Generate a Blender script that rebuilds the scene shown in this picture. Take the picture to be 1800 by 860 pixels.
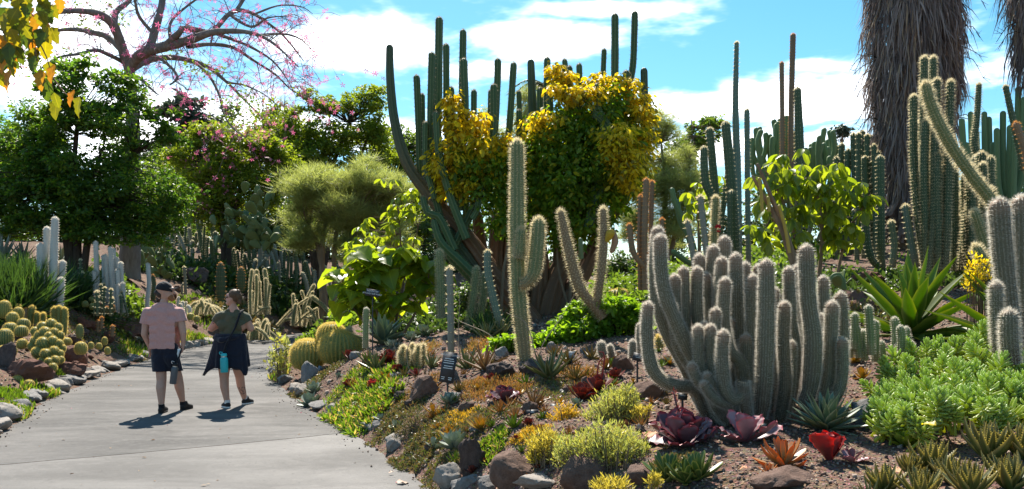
import bpy, bmesh, math, random
import numpy as np
from mathutils import Vector, Matrix

for o in list(bpy.data.objects):
    bpy.data.objects.remove(o)
SC = bpy.context.scene
COL = SC.collection
RND = random.Random(11)
rng = np.random.default_rng(11)
rad = math.radians

# ---------------------------------------------------------------- camera
FPX, HZ, CH = 1560.0, 520.0, 1.6
cam_d = bpy.data.cameras.new('camera')
cam_d.sensor_width = 36.0
cam_d.lens = 36.0 * FPX / 1800.0
cam_d.shift_y = 90.0 / 1800.0
cam_d.clip_start = 0.05
cam_d.clip_end = 5000
cam = bpy.data.objects.new('camera', cam_d)
cam.location = (0, 0, CH)
cam.rotation_euler = (rad(90), 0, 0)
COL.objects.link(cam)
SC.camera = cam

# ---------------------------------------------------------------- sky and sun
SUN_EL, SUN_AZ = 51.0, -9.0        # degrees; azimuth measured from +Y towards +X
world = bpy.data.worlds.new('World')
SC.world = world
world.use_nodes = True
wn, wl = world.node_tree.nodes, world.node_tree.links
wn.clear()


def wnode(t, **kw):
    n = wn.new(t)
    for k, v in kw.items():
        if k == 'op':
            n.operation = v
        elif k == 'i':
            for a, b in v.items():
                n.inputs[a].default_value = b
        else:
            setattr(n, k, v)
    return n


sky = wnode('ShaderNodeTexSky', sky_type='NISHITA', sun_disc=False)
sky.sun_elevation = rad(SUN_EL)
sky.sun_rotation = rad(SUN_AZ)
sky.altitude = 200
sky.air_density = 1.0
sky.dust_density = 0.35
sky.ozone_density = 3.0
hsv = wnode('ShaderNodeHueSaturation', i={'Hue': 0.478, 'Saturation': 1.3, 'Value': 0.72})
wl.new(sky.outputs[0], hsv.inputs['Color'])
tc = wnode('ShaderNodeTexCoord')
sep = wnode('ShaderNodeSeparateXYZ')
wl.new(tc.outputs['Generated'], sep.inputs[0])
zc = wnode('ShaderNodeMath', op='MAXIMUM', i={1: 0.02})
wl.new(sep.outputs['Z'], zc.inputs[0])
zo = wnode('ShaderNodeMath', op='ADD', i={1: 0.10})
wl.new(zc.outputs[0], zo.inputs[0])
dx = wnode('ShaderNodeMath', op='DIVIDE')
dy = wnode('ShaderNodeMath', op='DIVIDE')
wl.new(sep.outputs['X'], dx.inputs[0]); wl.new(zo.outputs[0], dx.inputs[1])
wl.new(sep.outputs['Y'], dy.inputs[0]); wl.new(zo.outputs[0], dy.inputs[1])
cv = wnode('ShaderNodeCombineXYZ')
wl.new(dx.outputs[0], cv.inputs[0]); wl.new(dy.outputs[0], cv.inputs[1])
n1 = wnode('ShaderNodeTexNoise', i={'Scale': 1.15, 'Detail': 5.0, 'Roughness': 0.62, 'Distortion': 0.5})
wl.new(cv.outputs[0], n1.inputs['Vector'])
n2 = wnode('ShaderNodeTexNoise', i={'Scale': 4.5, 'Detail': 4.0, 'Roughness': 0.65})
wl.new(cv.outputs[0], n2.inputs['Vector'])
# banks of cloud at the bearings where the photograph shows them (u = x/y, w = z/y), added to the noise
uu = wnode('ShaderNodeMath', op='DIVIDE'); ww = wnode('ShaderNodeMath', op='DIVIDE')
ya = wnode('ShaderNodeMath', op='MAXIMUM', i={1: 0.05})
wl.new(sep.outputs['Y'], ya.inputs[0])
wl.new(sep.outputs['X'], uu.inputs[0]); wl.new(ya.outputs[0], uu.inputs[1])
wl.new(sep.outputs['Z'], ww.inputs[0]); wl.new(ya.outputs[0], ww.inputs[1])
cuv = wnode('ShaderNodeCombineXYZ')
wl.new(uu.outputs[0], cuv.inputs[0]); wl.new(ww.outputs[0], cuv.inputs[1])
wob = wnode('ShaderNodeVectorMath', op='MULTIPLY_ADD')
wob.inputs[1].default_value = (0.06, 0.035, 0)
nw = wnode('ShaderNodeTexNoise', i={'Scale': 9.0, 'Detail': 3.0, 'Roughness': 0.6})
wl.new(cuv.outputs[0], nw.inputs['Vector'])
wl.new(nw.outputs['Color'], wob.inputs[0]); wl.new(cuv.outputs[0], wob.inputs[2])
acc = None
CLOUDS = [(640, 70, 150, 52, 1.0), (950, 70, 125, 38, .85), (1080, 10, 160, 16, .6), (1330, 185, 230, 40, .9),
          (1440, 122, 70, 12, .4), (330, 240, 300, 95, .75), (90, 90, 220, 120, .55), (840, 130, 90, 16, .45),
          (1740, 205, 110, 26, .5), (700, 230, 260, 40, .35), (1200, 260, 400, 50, .5), (2050, 150, 160, 60, .6), (-300, 120, 200, 90, .6)]
for (cx, cy, rx, ry, s) in CLOUDS:
    sb = wnode('ShaderNodeVectorMath', op='SUBTRACT')
    sb.inputs[1].default_value = ((cx - 900) / FPX + .03, (HZ - cy) / FPX + .0175, 0)
    wl.new(wob.outputs[0], sb.inputs[0])
    mu = wnode('ShaderNodeVectorMath', op='MULTIPLY')
    mu.inputs[1].default_value = (FPX / rx, FPX / ry, 0)
    wl.new(sb.outputs[0], mu.inputs[0])
    ln = wnode('ShaderNodeVectorMath', op='LENGTH')
    wl.new(mu.outputs[0], ln.inputs[0])
    mr = wnode('ShaderNodeMapRange', interpolation_type='SMOOTHSTEP', i={1: 0.0, 2: 1.5, 3: s, 4: 0.0})
    wl.new(ln.outputs['Value'], mr.inputs[0])
    if acc is None:
        acc = mr.outputs[0]
    else:
        ad = wnode('ShaderNodeMath', op='MAXIMUM')
        wl.new(acc, ad.inputs[0]); wl.new(mr.outputs[0], ad.inputs[1])
        acc = ad.outputs[0]
m1 = wnode('ShaderNodeMath', op='MULTIPLY_ADD', i={1: 1.0, 2: -0.28})
wl.new(n1.outputs['Fac'], m1.inputs[0])
m2 = wnode('ShaderNodeMath', op='MULTIPLY_ADD', i={1: 0.45})
wl.new(n2.outputs['Fac'], m2.inputs[0]); wl.new(m1.outputs[0], m2.inputs[2])
m3 = wnode('ShaderNodeMath', op='MULTIPLY_ADD', i={1: 0.55})
wl.new(acc, m3.inputs[0]); wl.new(m2.outputs[0], m3.inputs[2])
cr = wnode('ShaderNodeMapRange', interpolation_type='SMOOTHSTEP', i={1: 0.46, 2: 0.90, 3: 0.0, 4: 0.97})
wl.new(m3.outputs[0], cr.inputs[0])
mix = wnode('ShaderNodeMix', data_type='RGBA')
wl.new(cr.outputs[0], mix.inputs[0])
wl.new(hsv.outputs[0], mix.inputs[6])
mix.inputs[7].default_value = (15.5, 15.0, 15.2, 1)
bg = wnode('ShaderNodeBackground', i={'Strength': 0.105})
wl.new(mix.outputs[2], bg.inputs['Color'])
world.cycles.sampling_method = 'MANUAL'
world.cycles.sample_map_resolution = 512
wo = wnode('ShaderNodeOutputWorld')
wl.new(bg.outputs[0], wo.inputs['Surface'])

sun_d = bpy.data.lights.new('sun', 'SUN')
sun_d.energy = 5.0
sun_d.angle = rad(0.55)
sun_d.color = (1.0, 0.93, 0.82)
sun = bpy.data.objects.new('sun', sun_d)
sv = Vector((math.sin(rad(SUN_AZ)) * math.cos(rad(SUN_EL)), math.cos(rad(SUN_AZ)) * math.cos(rad(SUN_EL)), math.sin(rad(SUN_EL))))
sun.rotation_euler = sv.to_track_quat('Z', 'Y').to_euler()
sun.location = sv * 60
COL.objects.link(sun)

SC.view_settings.view_transform = 'Standard'
SC.view_settings.look = 'None'
SC.view_settings.gamma = 1.0
SC.view_settings.use_curve_mapping = False
SC.view_settings.exposure = 1.2
SC.render.engine = 'CYCLES'
cy = SC.cycles
cy.max_bounces = 6; cy.diffuse_bounces = 4; cy.glossy_bounces = 2; cy.transmission_bounces = 4; cy.transparent_max_bounces = 4
cy.caustics_reflective = False; cy.caustics_refractive = False
cy.use_denoising = True
cy.sample_clamp_indirect = 6.0


# ---------------------------------------------------------------- helpers
def at(px, py, Y):
    return np.array([(px - 900) * Y / FPX, Y, CH + (HZ - py) * Y / FPX])


ORI = {}


def setp(o, label=None, cat=None, group=None, kind=None):
    if label: o['label'] = label
    if cat: o['category'] = cat
    if group: o['group'] = group
    if kind: o['kind'] = kind
    return o


def thing(name, label, cat, loc, group=None):
    o = bpy.data.objects.new(name, None)
    o.empty_display_size = 0.1
    o.location = tuple(float(c) for c in loc)
    COL.objects.link(o)
    ORI[o.name] = np.array(loc, float)
    return setp(o, label, cat, group)


def link(name, me, mat=None, parent=None, mtx=None):
    if mat is not None and not me.materials:
        me.materials.append(mat)
    o = bpy.data.objects.new(name, me)
    COL.objects.link(o)
    if parent is not None:
        o.parent = parent
        ORI[o.name] = ORI[parent.name]
    if mtx is not None:
        o.matrix_local = mtx
    return o


class MB:
    def __init__(s):
        s.v = []; s.t = []; s.q = []; s.n = 0; s.a = []

    def add(s, V, T=None, Q=None, **at_):
        V = np.asarray(V, float).reshape(-1, 3)
        if T is not None and len(T): s.t.append(np.asarray(T, np.int64) + s.n)
        if Q is not None and len(Q): s.q.append(np.asarray(Q, np.int64) + s.n)
        s.v.append(V)
        s.a.append((len(V), at_))
        s.n += len(V)

    def mesh(s, name, origin=None, smooth=True, mats=()):
        me = bpy.data.meshes.new(name)
        V = np.concatenate(s.v) if s.v else np.zeros((0, 3))
        if origin is not None: V = V - np.asarray(origin)
        T = np.concatenate(s.t) if s.t else np.zeros((0, 3), np.int64)
        Q = np.concatenate(s.q) if s.q else np.zeros((0, 4), np.int64)
        me.vertices.add(len(V))
        me.vertices.foreach_set('co', V.astype(np.float32).ravel())
        nl = len(T) * 3 + len(Q) * 4
        me.loops.add(nl)
        me.polygons.add(len(T) + len(Q))
        me.loops.foreach_set('vertex_index', np.concatenate([T.ravel(), Q.ravel()]).astype(np.int32))
        st = np.concatenate([np.arange(len(T)) * 3, len(T) * 3 + np.arange(len(Q)) * 4]).astype(np.int32)
        me.polygons.foreach_set('loop_start', st)
        if smooth:
            me.polygons.foreach_set('use_smooth', np.ones(len(st), bool))
        keys = set(k for _, d in s.a for k in d)
        for k in keys:
            arr = np.concatenate([np.broadcast_to(np.asarray(d.get(k, 0.0), float), (n,)) for n, d in s.a])
            at_ = me.attributes.new(k, 'FLOAT', 'POINT')
            at_.data.foreach_set('value', arr.astype(np.float32))
        me.update(calc_edges=True)
        me.validate()
        for m in mats: me.materials.append(m)
        return me

    def build(s, name, mat, parent=None, smooth=True):
        o_ = ORI[parent.name] if parent is not None else None
        return link(name, s.mesh(name, o_, smooth), mat, parent)


def nrm(a):
    return a / np.maximum(np.linalg.norm(a, axis=-1, keepdims=True), 1e-9)


def resample(pts, n=None, step=None):
    P = np.asarray(pts, float)
    if len(P) == 2:
        Q = P[0] + (P[1] - P[0]) * np.linspace(0, 1, 20)[:, None]
        prm = np.linspace(0, 1, 20)
    else:
        E = np.vstack([2 * P[0] - P[1], P, 2 * P[-1] - P[-2]])
        Q = []; prm = []
        for i in range(1, len(E) - 2):
            t = np.linspace(0, 1, 12, endpoint=(i == len(E) - 3))[:, None]
            p0, p1, p2, p3 = E[i - 1], E[i], E[i + 1], E[i + 2]
            Q.append(.5 * ((2 * p1) + (-p0 + p2) * t + (2 * p0 - 5 * p1 + 4 * p2 - p3) * t * t + (-p0 + 3 * p1 - 3 * p2 + p3) * t ** 3))
            prm.append((i - 1 + t[:, 0]) / (len(P) - 1))
        Q = np.vstack(Q); prm = np.concatenate(prm)
    d = np.concatenate([[0], np.cumsum(np.linalg.norm(np.diff(Q, axis=0), axis=1))])
    return Q, prm, d


def frames(Pt):
    T = nrm(np.gradient(Pt, axis=0))
    n = len(T)
    N = np.zeros_like(T)
    a = np.array([1.0, 0.13, 0.07]) if abs(T[0, 2]) > .5 else np.array([0.1, 0.13, 1.0])
    v = a - T[0] * a.dot(T[0])
    N[0] = v / np.linalg.norm(v)
    for i in range(1, n):
        v = N[i - 1] - T[i] * N[i - 1].dot(T[i])
        N[i] = v / max(np.linalg.norm(v), 1e-9)
    return T, N, np.cross(T, N)


def tube(mb, pts, r, ribs=0, depth=.2, spr=4, seg=10, step=None, dome=1.1, jit=0.0, bands=0.0, cap=True, age0=0.0, age1=1.0, sp=None, smoothr=True):
    """swept column; returns areole points (P, N, T) on rib crests when sp (spacing) is given"""
    Q, prm, d = resample(pts)
    L = d[-1]
    r = np.atleast_1d(np.asarray(r, float))
    rt = r[-1]
    D = min(rt * dome, L * .5) if cap else 0.0
    if step is None: step = max(rt * .8, L / 40.0)
    nb = max(2, int((L - D) / step) + 1)
    s = np.linspace(0, L - D, nb)
    if cap:
        a = np.linspace(0, math.pi / 2, 6)[1:]
        s = np.concatenate([s, L - D + D * np.sin(a) * .999])
    C = np.stack([np.interp(s, d, Q[:, k]) for k in range(3)], 1)
    pr = np.interp(s, d, prm)
    R_ = np.interp(pr, np.linspace(0, 1, len(r)), r) if len(r) > 1 else np.full(len(s), r[0])
    if jit: R_ = R_ * (1 + jit * np.sin(s / max(rt, .01) * 1.1 + RND.random() * 9) * .6 + jit * np.sin(s / max(rt, .01) * .37 + RND.random() * 9))
    if bands:
        R_ = R_ * (1 - bands * (np.sin(s / max(rt, .01) * .9 + RND.random() * 9) > .93))
    if cap:
        R_ = R_ * np.sqrt(np.clip(1 - np.clip((s - (L - D)) / max(D, 1e-6), 0, 1) ** 2, 0.0008, 1))
    T, N, B = frames(C)
    if ribs:
        m = ribs * spr
        th = np.arange(m) / m * 2 * math.pi
        c = np.abs(np.cos(ribs * th / 2))
        md = 1 - depth * (1 - c)
    else:
        m = seg
        th = np.arange(m) / m * 2 * math.pi
        c = np.ones(m); md = np.ones(m)
    ct, st = (np.cos(th) * md), (np.sin(th) * md)
    V = C[:, None] + R_[:, None, None] * (N[:, None] * ct[None, :, None] + B[:, None] * st[None, :, None])
    n = len(s)
    idx = np.arange(n * m).reshape(n, m)
    a_, b_ = idx[:-1], idx[1:]
    Qd = np.stack([a_, np.roll(a_, -1, 1), np.roll(b_, -1, 1), b_], -1).reshape(-1, 4)
    tris = None
    Vf = V.reshape(-1, 3)
    ag = np.repeat(age0 + (age1 - age0) * s / L, m)
    rb = np.tile(c, n)
    if cap:
        Vf = np.vstack([Vf, C[-1] + T[-1] * 0.0005])
        ag = np.append(ag, age1); rb = np.append(rb, 1)
        k = n * m
        la = idx[-1]
        tris = np.stack([la, np.roll(la, -1), np.full(m, k)], 1)
    mb.add(Vf, tris, Qd, age=ag, rib=rb)
    if sp:
        ns = max(2, int(L / sp))
        ss = np.concatenate([(np.arange(ns) + .5) / ns * (L - D), L - D * np.array([.75, .5, .3, .12, .02])]) if cap else (np.arange(ns) + .5) / ns * L
        ii = np.interp(ss, s, np.arange(n))
        i0 = np.clip(np.floor(ii).astype(int), 0, n - 2)
        f = (ii - i0)[:, None]
        lerp = lambda A: A[i0] * (1 - f) + A[i0 + 1] * f
        c_, n_, b2, t_ = lerp(C), nrm(lerp(N)), nrm(lerp(B)), nrm(lerp(T))
        r_ = np.interp(ss, s, R_)
        k = ribs if ribs else seg
        tk = np.arange(k) / k * 2 * math.pi
        off = (np.arange(len(ss)) % 2 * .5 * (0 if ribs else 1))
        tk2 = tk[None] + off[:, None] * 2 * math.pi / k
        nn = n_[:, None] * np.cos(tk2)[..., None] + b2[:, None] * np.sin(tk2)[..., None]
        P = c_[:, None] + nn * r_[:, None, None]
        tipw = np.clip((ss - (L - D)) / max(D, 1e-6), 0, 1)[:, None, None] if cap else np.zeros((len(ss), 1, 1))
        nn2 = nrm(nn * (1 - tipw * .85) + t_[:, None] * tipw * .9)
        return P.reshape(-1, 3), nn2.reshape(-1, 3), np.repeat(t_, k, 0)
    return None


def rdir(n):
    return nrm(rng.normal(size=(n, 3)))


def spikes(mb, P, N, k, length, width, spread=.8, tang=None, down=0.0, var=.35):
    n = len(P)
    if n == 0: return
    Pr = np.repeat(P, k, 0); Nr = np.repeat(N, k, 0)
    D = nrm(Nr + rdir(n * k) * spread * rng.random((n * k, 1)) ** .5)
    D[:, 2] -= down
    l = length * (1 + var * (rng.random((n * k, 1)) * 2 - 1))
    s = nrm(np.cross(D, rdir(n * k))) * width * .5
    V = np.stack([Pr - s, Pr + s, Pr + D * l], 1).reshape(-1, 3)
    mb.add(V, np.arange(n * k * 3).reshape(-1, 3))


def orient(X, up=None, n=None):
    """rotation matrices with local x = X, z near up"""
    X = nrm(X)
    if up is None: up = np.tile([0, 0, 1.0], (len(X), 1))
    Yv = np.cross(up, X)
    bad = np.linalg.norm(Yv, axis=1) < 1e-4
    Yv[bad] = [0, 1, 0]
    Yv = nrm(Yv)
    Z = np.cross(X, Yv)
    return np.stack([X, Yv, Z], -1)


def scatter(mb, TV, TT, P, M, S, TQ=None):
    n = len(P); k = len(TV)
    S = np.asarray(S, float)
    if S.ndim == 1: S = S[:, None]
    V = np.einsum('nij,nkj->nki', M, TV[None] * S[:, None]) + P[:, None]
    off = (np.arange(n) * k)[:, None, None]
    T = (TT[None] + off).reshape(-1, 3) if TT is not None and len(TT) else None
    Q = (TQ[None] + off).reshape(-1, 4) if TQ is not None and len(TQ) else None
    mb.add(V.reshape(-1, 3), T, Q)


# small leaf templates (local x = length, y = width, z = up)
LEAF4 = (np.array([[0, 0, 0], [.45, .26, .05], [1, 0, -.04], [.45, -.26, .05]]), np.array([[0, 1, 2], [0, 2, 3]]))
LEAF6 = (np.array([[0, 0, 0], [.3, .22, .05], [.7, .2, .04], [1, 0, -.10], [.7, -.2, .04], [.3, -.22, .05], [.5, 0, -.02]]),
         np.array([[0, 6, 1], [1, 6, 2], [2, 6, 3], [3, 6, 4], [4, 6, 5], [5, 6, 0]]))
NEEDLE = (np.array([[0, -.03, 0], [0, .03, 0], [1, 0, 0]]), np.array([[0, 1, 2]]))
ROUND8 = (np.array([[0, 0, 0]] + [[.5 - .5 * math.cos(a), .42 * math.sin(a), .06 * abs(math.sin(a)) - .1 * (.5 - .5 * math.cos(a)) ** 2] for a in (.7, 1.4, 2.2, math.pi, -2.2, -1.4, -.7)] + [[.5, 0, -.03]]),
          np.array([[0, 8, 1], [1, 8, 2], [2, 8, 3], [3, 8, 4], [4, 8, 5], [5, 8, 6], [6, 8, 7], [7, 8, 0]]))
PAD = None


# ---------------------------------------------------------------- materials
MATS = {}


class NT:
    def __init__(s, name):
        s.m = bpy.data.materials.new(name)
        s.m.use_nodes = True
        s.n = s.m.node_tree.nodes
        s.l = s.m.node_tree.links
        s.n.clear()
        s.out = s.n.new('ShaderNodeOutputMaterial')
        MATS[name] = s.m

    def node(s, t, ins=None, **kw):
        n = s.n.new(t)
        for k, v in kw.items(): setattr(n, k, v)
        for k, v in (ins or {}).items():
            if isinstance(v, bpy.types.NodeSocket): s.l.new(v, n.inputs[k])
            else: n.inputs[k].default_value = v
        return n

    def mixc(s, f, a, b, blend='MIX'):
        n = s.node('ShaderNodeMix', data_type='RGBA', blend_type=blend)
        for k, v in ((0, f), (6, a), (7, b)):
            if isinstance(v, bpy.types.NodeSocket): s.l.new(v, n.inputs[k])
            else: n.inputs[k].default_value = v if k == 0 else (*v, 1) if len(v) == 3 else v
        return n.outputs[2]

    def math(s, op, a, b=0.0, c=0.0):
        n = s.node('ShaderNodeMath', operation=op)
        for k, v in ((0, a), (1, b), (2, c)):
            if isinstance(v, bpy.types.NodeSocket): s.l.new(v, n.inputs[k])
            else: n.inputs[k].default_value = v
        return n.outputs[0]

    def noise(s, scale, detail=4, rough=.6, vec=None, dist=0.0):
        n = s.node('ShaderNodeTexNoise', {'Scale': scale, 'Detail': detail, 'Roughness': rough, 'Distortion': dist})
        if vec is None: vec = s.coord()
        s.l.new(vec, n.inputs['Vector'])
        return n.outputs['Fac']

    def coord(s, k='Object'):
        if not hasattr(s, '_tc'): s._tc = s.node('ShaderNodeTexCoord')
        return s._tc.outputs[k]

    def rng_(s, v, a, b, c=0.0, d=1.0):
        return s.node('ShaderNodeMapRange', {0: v, 1: a, 2: b, 3: c, 4: d}).outputs[0]

    def bump(s, h, strength=.3, dist=.02):
        return s.node('ShaderNodeBump', {'Height': h, 'Strength': strength, 'Distance': dist}).outputs[0]

    def attr(s, k):
        return s.node('ShaderNodeAttribute', attribute_name=k).outputs['Fac']

    def pbsdf(s, col, rough=.7, spec=.35, normal=None, **kw):
        n = s.node('ShaderNodeBsdfPrincipled')
        for k, v in {'Base Color': col, 'Roughness': rough, 'Specular IOR Level': spec, **kw}.items():
            if isinstance(v, bpy.types.NodeSocket): s.l.new(v, n.inputs[k])
            else: n.inputs[k].default_value = (*v, 1) if isinstance(v, tuple) and len(v) == 3 and n.inputs[k].type == 'RGBA' else v
        if normal is not None: s.l.new(normal, n.inputs['Normal'])
        return n.outputs[0]

    def done(s, sh):
        s.l.new(sh, s.out.inputs['Surface'])
        return s.m

    def withtrans(s, sh, tcol, fac):
        t = s.node('ShaderNodeBsdfTranslucent')
        if isinstance(tcol, bpy.types.NodeSocket): s.l.new(tcol, t.inputs['Color'])
        else: t.inputs['Color'].default_value = (*tcol, 1)
        m = s.node('ShaderNodeMixShader', {0: fac})
        s.l.new(sh, m.inputs[1]); s.l.new(t.outputs[0], m.inputs[2])
        return m.outputs[0]


def leaf_mat(name, c1, c2, trans=.45, boost=(2.2, 2.0, .8), rough=.45, spec=.4, c3=None, f3=.0, objrand=False):
    t = NT(name)
    if objrand:
        r = t.node('ShaderNodeObjectInfo').outputs['Random']
    else:
        r = t.node('ShaderNodeNewGeometry').outputs['Random Per Island']
    col = t.mixc(r, c1, c2)
    if c3 is not None:
        r2 = t.math('FRACT', t.math('MULTIPLY', r, 7.31))
        col = t.mixc(t.math('LESS_THAN', r2, f3), col, c3)
    nz = t.noise(1.3, 2)
    col = t.mixc(t.rng_(nz, .35, .7, 0, .5), col, tuple(x * .62 for x in c1))
    sh = t.pbsdf(col, rough, spec)
    tcol = t.mixc(1.0, col, (*boost, 1), 'MULTIPLY')
    return t.done(t.withtrans(sh, tcol, trans))


def cactus_mat(name, body, old=None, crest=None, a0=.0, a1=.35, rough=.55, crestf=.5, tip=None, vary=.35, scar=.25):
    t = NT(name)
    nz = t.noise(6, 4, .65)
    col = t.mixc(t.rng_(nz, .3, .75, 0, vary), body, tuple(x * .45 for x in body))
    oi = t.node('ShaderNodeObjectInfo').outputs['Random']
    col = t.mixc(t.math('MULTIPLY', oi, .35), col, tuple(min(1, x * 1.5) for x in body))
    if crest is not None:
        f = t.math('MULTIPLY', t.math('POWER', t.attr('rib'), 6.0), crestf)
        col = t.mixc(f, col, crest)
    if old is not None:
        ag = t.attr('age')
        n2 = t.noise(3, 3)
        f = t.rng_(t.math('ADD', ag, t.math('MULTIPLY_ADD', n2, .3, -.15)), a0, a1, 1, 0)
        col = t.mixc(f, col, old)
    if tip is not None:
        col = t.mixc(t.rng_(t.attr('age'), .88, 1.0, 0, .8), col, tip)
    if scar:
        n3 = t.noise(17, 3, .7)
        col = t.mixc(t.rng_(n3, .62, .72, 0, scar), col, (.30, .24, .15))
    bm = t.bump(t.noise(45, 3), .25, .01)
    return t.done(t.pbsdf(col, rough, .3, bm))


def spine_mat(name, c1, c2=None, trans=.5):
    t = NT(name)
    r = t.node('ShaderNodeNewGeometry').outputs['Random Per Island']
    col = t.mixc(r, c1, c2 or tuple(x * .7 for x in c1))
    return t.done(t.withtrans(t.pbsdf(col, .5, .3), col, trans))


def succ_mat(name, base, tip, edge=None, trans=.25, boost=(1.7, 1.7, .8), rough=.42, edgef=1.0, vary=.4, spec=.45, a0=.45, a1=1.0):
    t = NT(name)
    col = t.mixc(t.rng_(t.attr('u'), a0, a1), base, tip)
    oi = t.node('ShaderNodeObjectInfo').outputs['Random']
    col = t.mixc(t.math('MULTIPLY', oi, vary), col, tuple(x * .55 for x in base))
    nz = t.noise(14, 3)
    col = t.mixc(t.rng_(nz, .4, .75, 0, .3), col, tuple(x * .6 for x in tip))
    if edge is not None:
        col = t.mixc(t.math('MULTIPLY', t.rng_(t.attr('edge'), .62, .95), edgef), col, edge)
    sh = t.pbsdf(col, rough, spec)
    return t.done(t.withtrans(sh, t.mixc(1.0, col, (*boost, 1), 'MULTIPLY'), trans))


def rock_mat(name, c1, c2, scale=3, bumps=.6, fleck=None):
    t = NT(name)
    n1_ = t.noise(scale, 6, .65)
    n2_ = t.noise(scale * 6, 5, .7)
    col = t.mixc(t.rng_(n1_, .32, .68), c1, c2)
    col = t.mixc(t.rng_(n2_, .45, .8, 0, .55), col, tuple(x * .45 for x in c1))
    oi = t.node('ShaderNodeObjectInfo').outputs['Random']
    col = t.mixc(t.math('MULTIPLY', oi, .35), col, tuple(x * .55 for x in c2))
    if fleck is not None:
        col = t.mixc(t.rng_(t.noise(scale * 2.3, 3), .58, .7, 0, .7), col, fleck)
    h = t.math('ADD', t.math('MULTIPLY', n1_, .6), t.math('MULTIPLY', n2_, .5))
    return t.done(t.pbsdf(col, .88, .2, t.bump(h, bumps, .05)))


def plain(name, col, rough=.6, spec=.4, bump=None, vary=.15, **kw):
    t = NT(name)
    c = t.mixc(t.rng_(t.noise(bump or 9, 3), .3, .7, 0, vary), col, tuple(x * .5 for x in col))
    nm = t.bump(t.noise((bump or 9) * 4, 3), .25, .01) if bump else None
    return t.done(t.pbsdf(c, rough, spec, nm, **kw))


# ---------------------------------------------------------------- path outline and terrain height
RE = np.array([(3.1, -6), (2.2, 0.5), (0.85, 4), (0.15, 5.5), (-.66, 7.34), (-1.63, 9.8), (-2.84, 12.5), (-4.0, 15.5), (-4.9, 18), (-6.15, 23), (-6.9, 28), (-6.9, 33), (-5.3, 37), (-1.5, 40), (4, 42)], float)
LE = np.array([(-4, -6), (-4.2, 1), (-4.9, 6), (-5.9, 10.2), (-7.1, 13.5), (-8.4, 18.5), (-8.9, 21), (-9.6, 25), (-9.95, 29), (-9.7, 34), (-8.8, 38), (-6, 41.5), (-2, 43), (4, 45)], float)


def smooth2(P):
    Q, _, d = resample(np.column_stack([P, np.zeros(len(P))]))
    return Q[:, :2]


REs, LEs = smooth2(RE), smooth2(LE)
POLY = np.vstack([REs[::2], LEs[::-2]])
POLY_B = np.roll(POLY, -1, 0)


def path_dist(x, y):
    """signed distance to the path outline, positive outside"""
    x = np.asarray(x, float); y = np.asarray(y, float)
    shp = x.shape
    x = x.ravel(); y = y.ravel()
    out = np.full(x.shape, 99.0)
    near = (x > -22) & (x < 16) & (y > -14) & (y < 55)
    if near.any():
        xs, ys = x[near], y[near]
        best = np.empty(xs.shape); ins = np.empty(xs.shape, bool)
        U = POLY_B - POLY
        L2 = np.maximum((U ** 2).sum(1), 1e-9)
        dyv = np.where(U[:, 1] == 0, 1e-12, U[:, 1])
        for i in range(0, len(xs), 4000):
            xa = xs[i:i + 4000, None]; ya = ys[i:i + 4000, None]
            px_ = xa - POLY[:, 0]; py_ = ya - POLY[:, 1]
            t = np.clip((px_ * U[:, 0] + py_ * U[:, 1]) / L2, 0, 1)
            best[i:i + 4000] = ((px_ - t * U[:, 0]) ** 2 + (py_ - t * U[:, 1]) ** 2).min(1)
            c = ((POLY[:, 1] > ya) != (POLY_B[:, 1] > ya)) & (xa < U[:, 0] * py_ / dyv + POLY[:, 0])
            ins[i:i + 4000] = c.sum(1) % 2 == 1
        out[near] = np.sqrt(best) * np.where(ins, -1, 1)
    return out.reshape(shp)


CTRL = [(1100, 855, 5.0), (1350, 855, 4.7), (1700, 905, 4.3), (1950, 860, 4.6), (1350, 735, 7.0), (1150, 745, 7.0), (1500, 772, 6.0), (1650, 765, 6.0), (1850, 765, 6.0),
        (1000, 700, 8.0), (900, 702, 8.6), (800, 692, 9.3), (950, 640, 10.2), (1100, 640, 10), (1250, 645, 10), (700, 645, 12.5), (600, 645, 15), (550, 652, 16), (670, 598, 14.5),
        (780, 602, 13.5), (850, 592, 14), (930, 565, 17.5), (1050, 560, 17), (1150, 548, 16), (1300, 565, 13), (1500, 600, 9), (1600, 588, 10), (1750, 605, 9), (1500, 520, 13),
        (1600, 480, 16), (1720, 475, 16), (1590, 432, 20), (1400, 470, 20), (1250, 492, 20), (1850, 430, 20), (1100, 492, 26), (1000, 502, 28), (750, 540, 24), (640, 562, 24), (590, 570, 32),
        (0, 700, 12), (-60, 600, 15), (0, 600, 16), (90, 640, 16.3), (90, 548, 20), (190, 535, 22), (160, 600, 19), (250, 600, 22), (250, 560, 24), (320, 590, 27), (320, 540, 31), (388, 532, 33),
        (430, 562, 32), (450, 500, 38), (300, 480, 38), (230, 470, 30), (140, 462, 26), (0, 465, 25), (550, 505, 42), (500, 552, 36), (540, 566, 44), (620, 500, 47), (400, 440, 48), (200, 430, 45), (700, 475, 47),
        (900, 480, 46), (1200, 460, 40), (1600, 400, 35), (0, 430, 40), (-150, 440, 30), (-400, 500, 20), (2200, 450, 20), (2300, 700, 6)]
CP = np.array([at(*c) for c in CTRL])
CP = np.vstack([CP, [(0, 90, 4.5), (-60, 90, 5), (60, 90, 5), (-40, 20, 3.5), (40, 20, 3.5), (8, 0, .7), (-14, 2, .6), (-9, 6, .35), (20, -10, .8), (-20, -10, .8)]])


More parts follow.
